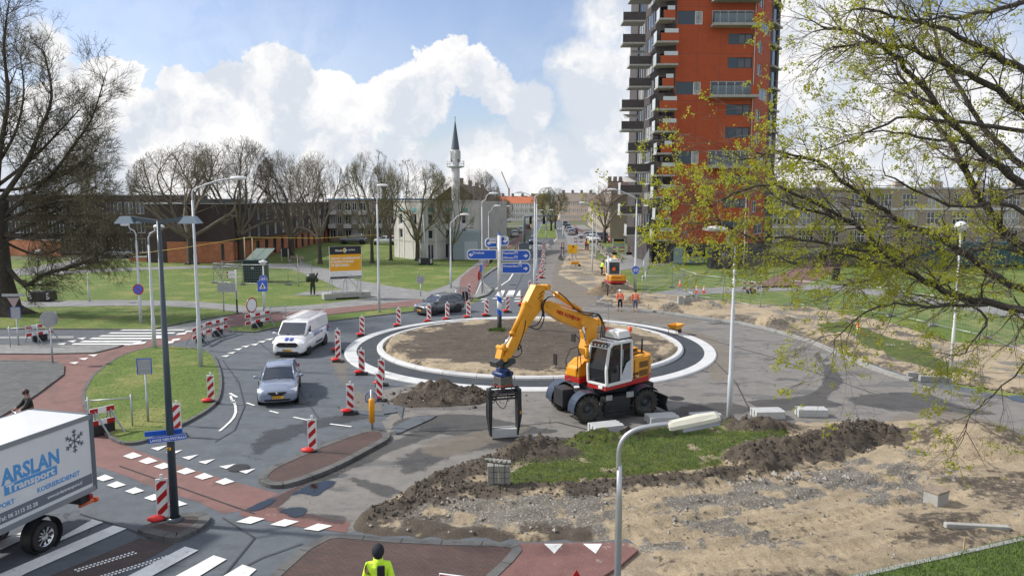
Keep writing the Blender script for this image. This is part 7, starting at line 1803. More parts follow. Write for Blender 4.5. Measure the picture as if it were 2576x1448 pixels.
def pavers():
 g=G(1254,1232);t=thing('paver_stack',(g.x,g.y,.1),'strapped stack of grey concrete pavers at the left end of the turf','paving stones',.05);u=g.y/FPX
 PV=mat('grey_paver',(.26,.26,.235),.9,var=.14,vscale=5)
 for i in range(2):
  for j in range(4):
   m=MB();
   for q in range(5):m.box(((i-.5)*.34+(q-2)*.064,-.12,.09+j*.185),(.058,.3,.17))
   m.build('paver_row',PV,t)
 m=MB()
 for q in range(6):m.box((-.3+q*.12,.12-.05*q,.8),(.2,.1,.05),rz=.3*q)
 m.build('loose_paver',PV,t)
 m=MB()
 for x in(-.15,.17):m.box((x,-.275,.38),(.015,.004,.74));m.box((x,-.12,.752),(.015,.31,.004))
 m.build('strap',BLACK,t)
pavers()
g=G(2145,852);t=thing('laser_tripod',g,'orange laser level on a white and red tripod standing on the turf','tripod');H=T(2160,806,g.y).z*.92
for k,a in enumerate((-.3,2.1,4.1)):
 m=MB();m.tube([(.25,0,H*.72),(.25+math.cos(a)*.7,math.sin(a)*.7,0)],[.03,.02],6);m.build('leg',WREFL if k else mat('orange_leg',(.8,.14,.04),.5),t)
m=MB();m.lathe([(0,H*.7),(.1,H*.7),(.1,H*.76),(.05,H*.78),(.09,H*.82),(.1,H*.95),(0,H*.96)],c=(.25,0,0),n=12);m.build('laser_head',mat('laser_orange',(.85,.3,.03),.5),t)
g=G(1440,655);Y=g.y;t=thing('detour_board',g,'yellow board with a black bending arrow on a wheeled stand','road sign');z0,z1=T(1437,637,Y).z,T(1437,615.5,Y).z;M=facing(-.1,0,0,.05)@Matrix.Rotation(-.04,4,'Z')
m=MB();boxM(m,M,-.68,.68,z0,z1,-.03,0);p=m.build('board',mat('detour_yellow',(.88,.46,.01),.45),t)
h=z1-z0;pts=[(-.2,z0+.15*h),(-.18,z0+.35*h),(.1,z0+.6*h),(.08,z0+.8*h)];m=MB()
P3=crom3([(x,y,0)for x,y in pts],4)
for i in range(len(P3)-1):m.beam(M@Vector((P3[i].x,P3[i].y,.004)),M@Vector((P3[i+1].x,P3[i+1].y,.004)),.11,.008)
m.add([M@Vector(q)for q in((-.14,z0+.72*h,.009),(.3,z0+.76*h,.009),(.08,z0+.93*h,.009))],[(0,1,2)]);m.build('arrow',BLACK,p,recalc=False)
m=MB();m.beam((-.3,.1,z1*.4),(-.5,-.4,0),.06,.06);m.beam((.3,.1,z1*.4),(.6,-.3,0),.06,.06);m.beam((0,.1,z0),(.1,.9,0),.06,.06);m.beam((-.1,.05,0.4),(-.1,.05,z1),.06,.06);m.build('stand',GALV,t);m=MB();m.cyl((-.55,-.4,.15),(-.45,-.4,.15),.15,12);m.build('wheel',TYRE,t)
g=G(1556,634);Y=g.y;t=thing('map_board',g,'white framed town map board on two posts on the verge','information board');z0,z1=T(1556,624,Y).z,T(1556,600,Y).z;w=.95;m=MB()
for x in(-w,w):m.box((x,0,(z1)/2),(.1,.1,z1))
m.build('posts',WHITE,t);m=MB();m.box((0,0,(z0+z1)/2),(2*w-.1,.06,z1-z0));p=m.build('board',mat('map_pale_green',(.45,.55,.5),.5,dirt=(.3,.5,.2),dscale=2.,dthr=.5),t);m=MB();m.box((0,-.034,z1-.25),(2*w-.2,.006,.4));m.build('black_header',BLACK,p);m=MB();m.box((0,-.038,z1-.6),(2*w-.25,.006,.25));m.build('yellow_band',mat('map_yellow',(.7,.6,.05),.5),p)
def planter(base,label,tree=False):
 g=G(*base);t=thing('planter_ballast',g,label,'ballast box',group='black ballast boxes with striped corners');m=MB();m.box((0,0,.45),(1.9,1.0,.8),taper=(.95,.95));m.build('box',mat('black_plastic',(.02,.02,.022),.5),t,bevel=.05)
 m=MB()
 for s in(-1,1):
  for k in range(3):m.add([(s*.75-.13,-.505,.2+k*.2),(s*.75+.13,-.505,.28+k*.2),(s*.75+.13,-.505,.38+k*.2),(s*.75-.13,-.505,.3+k*.2)],[(0,1,2,3)])
 m.build('warning_stripes',WREFL,t,recalc=False)
 if tree:m=MB();m.cyl((0,0,.8),(-.3,0,6.5),.09,10,.07);m.build('mast',POLEW,t)
planter((108,757),'black ballast box with striped corners at the foot of the left lawn lamp');planter((1071,665),'black ballast box with a leaning white mast before the mosque',True)
g=G(717,657);t=thing('waste_bin',g,'black waste bin on two white posts beside the park path','waste bin');m=MB();m.box((0,0,1.2),(.75,.5,1.2));m.build('bin',BLACK,t,bevel=.05);m=MB();m.cyl((-.45,0,0),(-.45,0,1.7),.05,8);m.cyl((.45,0,0),(.45,0,1.7),.05,8);m.build('posts',WHITE,t)
g=G(2101,706);t=thing('waste_bin',g,'black waste bin with white logo next to the right park bench','waste bin');m=MB();m.box((0,0,.7),(.7,.5,1.3));m.build('bin',BLACK,t,bevel=.05)
def bench(base,rz,label,L=2.4,name='park_bench',legs=True):
 g=G(*base);t=thing(name,g,label,'bench',rz);W=mat('bench_wood',(.28,.24,.18),.8,var=.2)
 m=MB();[m.box((0,y,.46),(L,.11,.05))for y in(-.18,-.05,.08)];m.build('seat',W,t);m=MB();[m.box((0,.2+.05*q,.65+.17*q),(L,.04,.12))for q in(0,1)];m.build('backrest',W,t)
 for s in(-1,1):m=MB();m.box((s*L*.38,0,.22),(.14,.5,.44));m.build('leg',CONC,t)
bench((745,661),-.4,'wooden park bench near the waste bin under the bare tree');bench((2155,725),-.15,'wooden bench in the right park behind the leaves',2.8)
def picnic(base,rz,label):
 g=G(*base);t=thing('picnic_table',g,label,'picnic table',rz,group='picnic tables by the mosque');W=mat('bench_wood',(.28,.24,.18),.8,var=.2);m=MB();m.box((0,0,.95),(3.4,1.1,.1));m.build('tabletop',W,t)
 for s in(-1,1):m=MB();m.box((0,s*.95,.55),(3.4,.35,.08));m.build('bench_seat',W,t);m=MB();m.beam((s*1.2,-.9,0),(s*1.2,.2,.95),.1,.1);m.beam((s*1.2,.9,0),(s*1.2,-.2,.95),.1,.1);m.build('leg',W,t)
picnic((1045,643),0,'picnic table left of the dense tree in front of the mosque');picnic((1104,641),0,'picnic table in front of the mosque doors')
def gantry():
 g=G(1318,628);Y=g.y;H=T(1318,543,Y).z;t=thing('signal_gantry',g,'grey cantilever traffic signal gantry reaching over the street','gantry');DG=mat('gantry_grey',(.17,.21,.24),.5)
 m=MB();m.cyl((0,0,0),(0,0,H),.28,14,.24);m.box((0,0,.6),(1.7,.8,1.1));m.build('mast',DG,t);m=MB();e=T(1398,544,Y)-g;m.cyl((0,0,H),(e.x,0,H),.16,10,.1);m.build('arm',DG,t)
 for x in(.2,.62):m=MB();m.box((e.x*x,-.25,H-.75),(.42,.3,1.2));m.build('signal_head',BLACK,t)
gantry()
g=G(1165,757);t=thing('sign_tripods',g,'cluster of folded steel sign stands and dark ballast on the cycle path','sign stand',.2);m=MB()
for k in range(5):m.beam((-.9+.35*k,-.3,0),(-.5+.2*k,.1,1.25),.04,.04);m.beam((-.2+.25*k,.4,0),(-.5+.2*k,.1,1.25),.04,.04)
m.beam((-.9,.1,1.25),(.5,.1,1.1),.04,.04);m.build('stands',GALV,t);m=MB();m.box((.2,.2,.4),(.5,.4,.75));m.build('ballast',BLACK,t,bevel=.03)
g=G(1212,740);t=thing('warning_sign_stand',g,'sign stand with the backs of a triangle and blue plates beside the traffic island','road sign',.1);m=MB();m.cyl((0,0,0),(0,0,3.9),.05,8);m.beam((0,0,1.2),(-.6,-.4,0),.04,.04);m.beam((0,0,1.2),(.6,-.4,0),.04,.04);m.beam((0,0,1.2),(.3,.6,0),.04,.04);m.build('stand',GALV,t)
m=MB();m.prism([(-.45,3.5),(.45,3.5),(0,2.75)],-.08,-.06,'XZ');m.box((0,-.07,3.62),(.85,.02,.2));m.box((.05,.07,3.4),(.6,.02,1.0));m.build('plates',GALV,t);m=MB();M=facing(-.05,-.1,2.35,1.1);disc(m,(0,0),.36,0,.02,M=M);m.build('blue_disc',BLUE,t);M=facing(-.25,-.1,1.7,1.2);m=MB();disc(m,(0,0),.45,0,.02,M=M);m.build('red_disc',REDP,t)
g=T(1128,1446,12.5);t=thing('plank_sign',(g.x,g.y,0),'tip of a red plank marked BUKO at the bottom edge','barrier',-.25);m=MB();m.box((0.1,0,g.z-.09),(.55,.03,.22));p=m.build('plank',WREFL,t);m=MB();m.box((.1,-.018,g.z-.09),(.52,.004,.19));m.build('red_face',REDP,p);text('BUKO',.045,frame((-.13,-.022,g.z-.06),(1,0,0)),WREFL,p,bold=.02);m=MB();m.box((0,.02,(g.z-.2)/2),(.04,.04,g.z-.2));m.build('post',GALV,t)
g=T(1450,1432,12.5);t=thing('warning_triangle',(g.x,g.y,0),'apex of a red-rimmed warning triangle at the bottom edge','road sign');m=MB();m.prism([(-.35,g.z-.62),(.35,g.z-.62),(0,g.z)],0,.02,'XZ');p=m.build('sign_plate',REDP,t);m=MB();m.prism([(-.26,g.z-.56),(.26,g.z-.56),(0,g.z-.11)],-.006,-.001,'XZ');m.build('white_face',WREFL,p);m=MB();m.cyl((0,.04,0),(0,.04,g.z-.2),.02,8);m.build('post',GALV,t)
g=G(2480,672);t=thing('container',g,'dark green shipping container behind the fence at far right','container',-.03);m=MB();m.box((0,2,1.7),(15,2.6,2.7));m.build('body',mat('teal_container',(.03,.10,.11),.6,var=.15),t);m=MB()
for k in range(30):m.box((-7.3+k*.5,.68,1.7),(.2,.08,2.5))
m.build('ribs',mat('teal_container',(.03,.10,.11),.6),t)
hd=thing('hedge',G(2170,668),'yellow-green hedge mound in the right park behind the leaves','hedge');m=MB();r=random.Random(8)
for k in range(7000):
 a,b=r.uniform(0,6.28),r.random()**.5;x,y=6.5*b*math.cos(a),1.6*b*math.sin(a);z=2.9*(1-b*b)**.5*r.uniform(.75,1.04);clump(m,Vector((x,y,max(.1,z))),.28,r,1)
m.build('foliage',mat('hedge_green',(.13,.14,.02),.8,var=.5,vscale=.8),hd,recalc=False)
rb=MB();sb_=rb
for k in range(220):
 u_=rs.random();px,py=1500+38*u_+rs.gauss(0,4),620+32*u_+rs.gauss(0,3);g=G(px,py);stone(g+Vector((0,0,.2)),rs.uniform(.15,.45))
for k in range(60):g=G(1540+rs.gauss(0,10),660+rs.gauss(0,3));stone(g+Vector((0,0,.3)),rs.uniform(.15,.4))
for k in range(50):g=G(1444+rs.gauss(0,9),675+rs.gauss(0,2.5));stone(g+Vector((0,0,.1)),rs.uniform(.08,.22))
tag(rb.build('rubble',mat('broken_paving',(.26,.24,.2),.9,var=.3),recalc=False),'broken paving heaped along the sand strip','rubble',kind='stuff')
# ================================================================ VEHICLES
def xf(m,M):m.v=[tuple(M@Vector(v))for v in m.v];return m
PAINT={}
def paint(name,col,metal=.0,rough=.3):return mat(name,col,rough,metal,var=.04,vscale=1.5,coat=1.)
def wheel(t,x,y,r,w,s,rim=CHROME,far=False):
 m=MB();m.lathe([(r*.66,-w/2),(r*.93,-w/2),(r,-w*.35),(r,w*.35),(r*.93,w/2),(r*.66,w/2),(r*.66,-w/2)],n=24,M=Matrix.Rotation(R(90),3,'X'),c=(x,y,r));o=m.build('wheel',TYRE,t)
 if not far:
  m=MB();m.lathe([(r*.67,s*w*.45),(r*.6,s*w*.3),(r*.15,s*w*.38),(0,s*w*.4)],n=24,M=Matrix.Rotation(R(-90),3,'X'),c=(x,y,r))
  m.build('rim',rim,o)
  m=MB()
  for k in range(10 if rim is CHROME else 5):a=2*math.pi*k/10;m.box((x+math.cos(a)*r*.42,y+s*w*.36,r+math.sin(a)*r*.42),(r*.36,.01,r*.11),M=Matrix.Rotation(-a,3,'Y'))
  m.build('rim_slots',BLACK,o)
def car(name,loc,rz,label,body,L=4.4,W=1.76,H=1.46,kind='sedan',cat='car',plate=None,detail=True,group=None,scale=1.,hood=.72,rim=CHROME,lights=False):
 """lofted body shell, glasshouse with pillars, wheels, lamps; x is forward"""
 t=thing(name,loc,label,cat,rz,group);t.scale=(scale,)*3
 hl,hw=L/2,W/2;belt=H*.63 if kind!='van' else H*.56
 P={'sedan':dict(nose=.50,hood=.66,cowl=.96/1.46,tail=.68,ws=(.22,.06),rr=(-.28,-.40),deck=.95),'hatch':dict(nose=.50,hood=.66,cowl=.67,tail=.66,ws=(.26,.06),rr=(-.40,-.475),deck=1.0),'mpv':dict(nose=.50,hood=.62,cowl=.66,tail=.64,ws=(.27,.05),rr=(-.40,-.47),deck=1.0),'van':dict(nose=.44,hood=.53,cowl=.60,tail=.56,ws=(.36,.20),rr=(-.485,-.50),deck=1.),'suv':dict(nose=.5,hood=.62,cowl=.66,tail=.64,ws=(.24,.08),rr=(-.44,-.485),deck=1.)}[kind]
 zc=P['cowl']*H;gb=.17 if kind!='suv' else .25
 st=[(hl,.70,gb+.12,P['nose']*H-.12),(hl*.985,.84,gb+.02,P['nose']*H-.02),(hl*.93,.94,gb,P['nose']*H+.03),(hl*.80,.985,gb,P['hood']*H-.03),(P['ws'][0]*L+.25,1.,gb,zc-.04),(P['ws'][0]*L,1.,gb,zc),(0,1.,gb,zc+.01),(-L*.25,1.,gb,zc+.02),(P['rr'][1]*L+.05 if kind=='sedan' else-hl*.86,.985,gb,zc+.02),(-hl*.95,.94,gb+.05,(zc+.0)if kind=='sedan' else zc-.02),(-hl*.99,.86,gb+.1,P['tail']*H-.02),(-hl,.74,gb+.2,P['tail']*H-.15)]
 rings=[]
 for x,w,zb,zt in st:
  w*=hw;h=zt-zb
  rings.append([(x,-w*.90,zb),(x,-w*.985,zb+h*.18),(x,-w,zb+h*.52),(x,-w*.965,zb+h*.82),(x,-w*.86,zt-.02),(x,-w*.45,zt+.015),(x,0,zt+.03),(x,w*.45,zt+.015),(x,w*.86,zt-.02),(x,w*.965,zb+h*.82),(x,w,zb+h*.52),(x,w*.985,zb+h*.18),(x,w*.90,zb)])
 m=MB();m.loft(rings);b=m.build('body',body,t,sub=1)
 x0,x1=P['ws'][0]*L,P['ws'][1]*L;x3,x2=P['rr'][1]*L,P['rr'][0]*L;zb,zt=zc-.01,H-.05;wb,wt=hw*.86,hw*.66
 if kind=='van':wb,wt=hw*.93,hw*.82;zt=H-.06
 def gh(dx=0,dw=0,dz=0):
  return[[(x0+dx,-wb*.93-dw,zb),(x0+dx,wb*.93+dw,zb),(x3-dx,wb*.95+dw,zb),(x3-dx,-wb*.95-dw,zb)],[(x1+dx,-wt-dw,zt+dz),(x1+dx,wt+dw,zt+dz),(x2-dx,wt+dw,zt+dz),(x2-dx,-wt-dw,zt+dz)]]
 if kind!='van':
  g=MB();g.loft(gh(),smooth=False);g.build('windows',GLASS,t,bevel=.03)
  r_=MB();rr=[]
  for x,wf,z in((x1+.10,.93,zt-.045),(x1-.05,.99,zt+.01),((x1+x2)/2,1.03,zt+.05),(x2+.1,1.,zt+.02),(x2-.12,.95,zt-.05)):
   w=wt*wf+.02;rr.append([(x,-w,z-.05),(x,-w*.93,z),(x,0,z+.025),(x,w*.93,z),(x,w,z-.05)])
  r_.loft(rr,cap=False,closed=False);ro=r_.build('roof',body,t);md=ro.modifiers.new('s','SOLIDIFY');md.thickness=.03
  p=MB()
  for s in(-1,1):
   p.tube([(x0+.02,s*wb*.94,zb+.0),(x1+.02,s*(wt+.01),zt-.01)],.035,6);p.tube([(x3-.02,s*wb*.96,zb),(x2-.02,s*(wt+.01),zt-.02)],.055,6)
   xm=(x0+x3)/2+.12;p.beam((xm,s*(wb+.005),zb),(xm-.05,s*(wt+.02),zt-.02),.09,.03)
  p.build('pillars',body,t)
 else:
  g=MB();g.loft(gh(),smooth=False);g.build('cargo_body',body,t,bevel=.07)
  n=(Vector((x1,0,zt))-Vector((x0,0,zb))).normalized();o=Vector((n.z,0,-n.x))*.012
  a=[Vector((x0,s*wb*.84,zb+.04))+n*.05+o for s in(-1,1)];c=[Vector((x1,s*wt*.87,zt))-n*.14+o for s in(1,-1)]
  w_=MB();w_.add(a+c,[(0,1,2,3)]);w_.build('windscreen',GLASS,t,recalc=False)
  for s in(-1,1):
   def sw(x,z):f=(z-zb)/(zt-zb);return Vector((x,s*(wb*.94+(wt-wb*.93)*f+.016),z))
   q=MB();P4=[sw(x0-.12,zb+.06),sw(x0-.92,zb+.06),sw(x0-1.0,zt-.32),sw(x1-.12,zt-.30)];q.add(P4,[(0,1,2,3)]);q.build('side_window',GLASS,t,recalc=False)
 for x in(L*.315,-L*.30):
  for s in(-1,1):
   wr=H*.215 if kind!='van' else H*.17
   a=MB();a.lathe([(wr*1.22,-.012),(wr*1.22,.03),(0,.03)],n=24,M=Matrix.Rotation(R(-90*s),3,'X'),c=(x,s*(hw*.955),wr));a.build('wheel_arch',BLACK,t)
   wheel(t,x,s*(hw-.11),wr,.2,s,rim)
 f=hl;nz=P['nose']*H
 gr=MB()
 if kind=='van':gr.prism([(-.52,nz-.26),(.52,nz-.26),(.66,nz-.13),(.5,nz-.0),(-.5,nz-.0),(-.66,nz-.13)],f-.03,f+.03,'YZ')
 elif kind=='mpv':
  for s in(-1,1):gr.prism([(s*.04,nz-.22),(s*.30,nz-.22),(s*.34,nz-.08),(s*.28,nz-.04),(s*.05,nz-.04)],f-.04,f+.03,'YZ')
 else:gr.prism([(-.12,nz-.28),(.12,nz-.28),(.40,nz-.10),(.38,nz-.06),(-.38,nz-.06),(-.40,nz-.10)],f-.06,f+.02,'YZ')
 gr.build('grille',BLACK,t)
 gr=MB();gr.prism([(-.5,gb+.1),(.5,gb+.1),(.56,gb+.19),(-.56,gb+.19)]if kind!='van' else[(-.72,gb+.0),(.72,gb+.0),(.6,gb+.18),(-.6,gb+.18)],f-.1,f+.012,'YZ');gr.build('lower_intake',BLACK,t)
 for s in(-1,1):
  h=MB();zz=nz-.04
  pts=[Vector((f-.02,s*hw*.5,zz-.12)),Vector((f-.16,s*hw*.93,zz-.05)),Vector((f-.36,s*hw*.955,zz+.10)),Vector((f-.14,s*hw*.62,zz+.05))]
  h.loft([[q+Vector((.025,s*.02,.01))for q in pts],[q-Vector((.1,s*.05,.02))for q in pts]],smooth=False);hh=h.build('headlight',LAMPG,t,bevel=.015)
  h=MB();h.ball(pts[0].lerp(pts[2],.45)+Vector((.03,s*.02,.0)),.045,8);h.build('lens',CHROME,hh)
  h=MB();h.lathe([(.06,0),(.06,.02),(0,.03)],n=12,M=Matrix.Rotation(R(90),3,'Y'),c=(f-.08,s*hw*.72,gb+.16));h.build('fog_lamp',LAMPG,t)
  h=MB();h.box((-f+.03,s*hw*.78,P['tail']*H-.12),(.1,.26,.2));h.build('tail_light',LEDR,t,bevel=.03)
  h=MB();h.ball((x0-.25,s*(hw+.12),zc+.09),.1,10,(.7,1.1,.75));h.tube([(x0-.25,s*hw*.88,zc+.04),(x0-.25,s*(hw+.1),zc+.07)],.03,6);h.build('wing_mirror',body,t)
  h=MB()
  for xx in(.02,-.75):h.beam((xx*L/4.4,s*(hw*.992),zc-.14),(xx*L/4.4-.16,s*(hw*.992),zc-.14),.04,.03)
  h.build('door_handle',body,t)
  if detail and kind!='van':
   h=MB()
   for xx in(x0-.12,-.05,-.95*L/4.4):h.box((xx,s*hw*.993,(gb+zc)/2+.05),(.012,.03,zc-gb-.25))
   h.build('door_gap',BLACK,t)
 for xx,sy in((hl+.02,1),(-hl-.01,-1)):
  h=MB();zz=(gb+.27 if kind!='van' else gb+.26)if sy>0 else P['tail']*H-.35;h.box((xx,0,zz),(.02,.52,.11));p_=h.build('number_plate',PLATE,t)
  if plate and sy>0:text(plate,.085,frame((xx+.011,-.21,zz-.03),(0,1,0)),BLACK,p_,bold=.03);h=MB();h.box((xx+.002,-.24,zz),(.02,.04,.11));h.build('blue_strip',BLUE,p_)
 h=MB()
 for yy in(-.3,.28):h.tube([(x0+.06,yy-.3,zb+.03),(x0+.02,yy+.25,zb+.07)],.014,5)
 h.build('wiper',BLACK,t)
 return t
SILB=paint('blue_silver_paint',(.27,.32,.42),.45,.3)
mz=car('sedan_car',(-10.15,32.0,0),R(-76),'blue-silver sedan driving towards the viewer, plate 99-PZ-GT',SILB,L=4.5,W=1.76,H=1.46,plate='99-PZ-GT',scale=.94)
h=MB();h.lathe([(.062,0),(.075,.01),(.062,.02)],n=20,M=Matrix.Rotation(R(90),3,'Y'),c=(2.26,0,.61));h.tube([(2.27,-.055,.62),(2.27,0,.585),(2.27,.055,.62)],.014,5);h.build('badge',CHROME,mz)
bm_=car('mpv_car',(-5.45,55.6,0),R(226),'grey compact people carrier passing behind the beacons on the far lane',paint('grey_metal_paint',(.12,.125,.13),.6,.28),L=4.35,W=1.8,H=1.56,kind='mpv',plate='GP-158-N',scale=.9)
h=MB()
for s in(-1,1):h.tube([(.95,s*.60,1.54),(0,s*.64,1.62),(-1.3,s*.60,1.58)],.018,6)
h.build('roof_rail',CHROME,bm_)
h=MB()
for s in(-1,1):h.tube([(1.1,s*.80,1.05),(.3,s*.66,1.5),(-.9,s*.66,1.52),(-1.75,s*.78,1.18),(-1.5,s*.8,1.06),(1.1,s*.80,1.05)],.016,5)
h.build('window_trim',CHROME,bm_)
VW=paint('van_white_paint',(.80,.81,.82),0,.35)
vn=car('delivery_van',(-11.95,41.9,0),R(-94),'white van with blue bonnet stripes and a roof rack turning beside the beacons',VW,L=4.97,W=1.99,H=1.98,kind='van',cat='van',plate='VGN-70-L',scale=.93,rim=mat('wheel_cover',(.45,.46,.47),.4,.4))
h=MB();ST=mat('stripe_blue',(.04,.07,.35),.4)
for y0 in(-.24,.05):
 pts=[(2.30,.90),(1.98,1.045),(1.80,1.16)]
 for i in range(2):(xa,za),(xb,zb_)=pts[i],pts[i+1];h.add([(xa,y0,za+.062),(xa,y0+.2,za+.062),(xb,y0+.2,zb_+.062),(xb,y0,zb_+.062)],[(0,1,2,3)])
h.build('bonnet_stripe',ST,vn,recalc=False)
text('Ford',.07,frame((2.53,-.09,.765),(0,1,0)),CHROME,vn,bold=.02)
sideM=lambda x,z:frame((x,.965,z),(-1,0,-.0),(0,-.06,1))
text('KENSO bv',.34,sideM(.55,.93),mat('van_letter_blue',(.06,.10,.30),.5),vn,bold=.005,sx=1.05)
text('www.kenso.nl',.12,sideM(.2,.46),mat('van_letter_blue',(.06,.10,.30),.5),vn)
h=MB();h.box((-.25,.99,.52),(1.25,.03,.10));h.build('rubbing_strip',BLACK,vn)
h=MB();h.prism([(-2.2,.75),(-1.9,1.15),(-1.65,1.2),(-1.9,.8)],.985,.992,'XZ');h.build('blue_graphic',mat('van_letter_blue',(.06,.10,.30),.5),vn)
h=MB()
for k in range(9):x=.75-k*.36;h.tube([(x,-.72,2.06),(x,.72,2.06)],.02,6)
for s in(-1,1):h.tube([(.85,s*.72,2.06),(.95,s*.78,2.2),(-2.2,s*.78,2.22),(-2.3,s*.72,2.06),(.85,s*.72,2.06)],.018,6)
h.build('roof_rack',mat('rack_white',(.62,.63,.65),.4,.3),vn)
FCOL=dict(w=paint('white_car_paint',(.68,.69,.70)),s=paint('silver_car_paint',(.42,.44,.46),.4),k=paint('black_car_paint',(.02,.022,.026)),b=paint('dark_blue_paint',(.03,.05,.12)),r=paint('red_car_paint',(.40,.015,.02)),g=paint('grey_car_paint',(.15,.16,.17),.3))
for(px,py,rz,c,kind,nm,lab,sc,cat)in[(1342,613,-92,'b','suv','offroad_car','dark blue off-road car coming down the street left lane',1.,'car'),(1294,595,92,'w','hatch','parked_car','white hatchback parked at the left kerb, rear towards the viewer',1.,'car'),(1312,584,95,'w','sedan','parked_car','silver-white car parked beyond the white hatchback on the left',1.,'car'),(1267,578,-92,'w','van','panel_van','white van with headlights on, coming along the far left road',1.,'van'),(1325,575,92,'k','suv','parked_car','black car behind the parked ones on the left',1.,'car'),(1437,591,88,'s','hatch','parked_car','silver hatchback, nearest of the row parked on the right side',1.,'car'),(1431,583,88,'s','mpv','parked_car','silver people carrier second in the row parked on the right side',1.,'car'),(1427,576,88,'k','mpv','parked_car','dark car third in the row parked on the right side',1.,'car'),(1420,567,88,'k','mpv','parked_car','farthest dark car in the row parked on the right side',1.,'car'),(1444,588,88,'b','hatch','parked_car','blue hatchback partly hidden right of the silver parked ones',1.,'car'),(1480,601,170,'s','hatch','parked_car','silver hatchback left of the group parked before the corner flats',1.1,'car'),(1492,609,-80,'w','hatch','parked_car','white hatchback parked nose out before the corner flats',1.1,'car'),(1508,606,175,'b','sedan','parked_car','dark blue saloon beside the bare street tree',1.2,'car'),(1541,610,-95,'r','hatch','parked_car','red hatchback parked behind the map board',1.1,'car'),(1241,614,175,'w','hatch','parked_car','white hatchback half hidden behind the Centrum board',1.2,'car'),(890,613,185,'g','sedan','parked_car','dark grey saloon parked behind the billboard',1.25,'car'),(968,615,178,'w','hatch','parked_car','white hatchback parked by the gallery flats',1.1,'car'),(988,612,170,'r','hatch','parked_car','red hatchback tail beside the mosque corner',1.1,'car'),(404,650,180,'w','hatch','parked_car','small white hatchback behind the low orange wall',.82,'car'),(417,634,180,'k','suv','parked_car','black car behind the small white hatchback',1.,'car'),(300,648,5,'s','hatch','parked_car','silver car seen through the big bare tree twigs',1.,'car'),(2290,616,0,'s','hatch','parked_car','silver car parked leftmost before the right-hand flats',1.,'car'),(2345,618,-60,'b','mpv','parked_car','dark blue people carrier parked before the right-hand flats',1.,'car'),(2425,618,-80,'w','hatch','parked_car','white car parked beside the domed lamp at right',1.,'car'),(2470,619,-85,'k','hatch','parked_car','black car parked right of the white one at far right',1.,'car'),(2105,612,0,'k','sedan','parked_car','black saloon under the leaves right of the tower',1.,'car')]:
 car(nm,G(px,py),R(rz),lab,FCOL[c],kind=kind,L=4.3 if kind!='van' else 5.2,H=1.48 if kind!='van' else 2.3,scale=sc,detail=False,cat=cat,group='cars and vans standing or driving in the background')
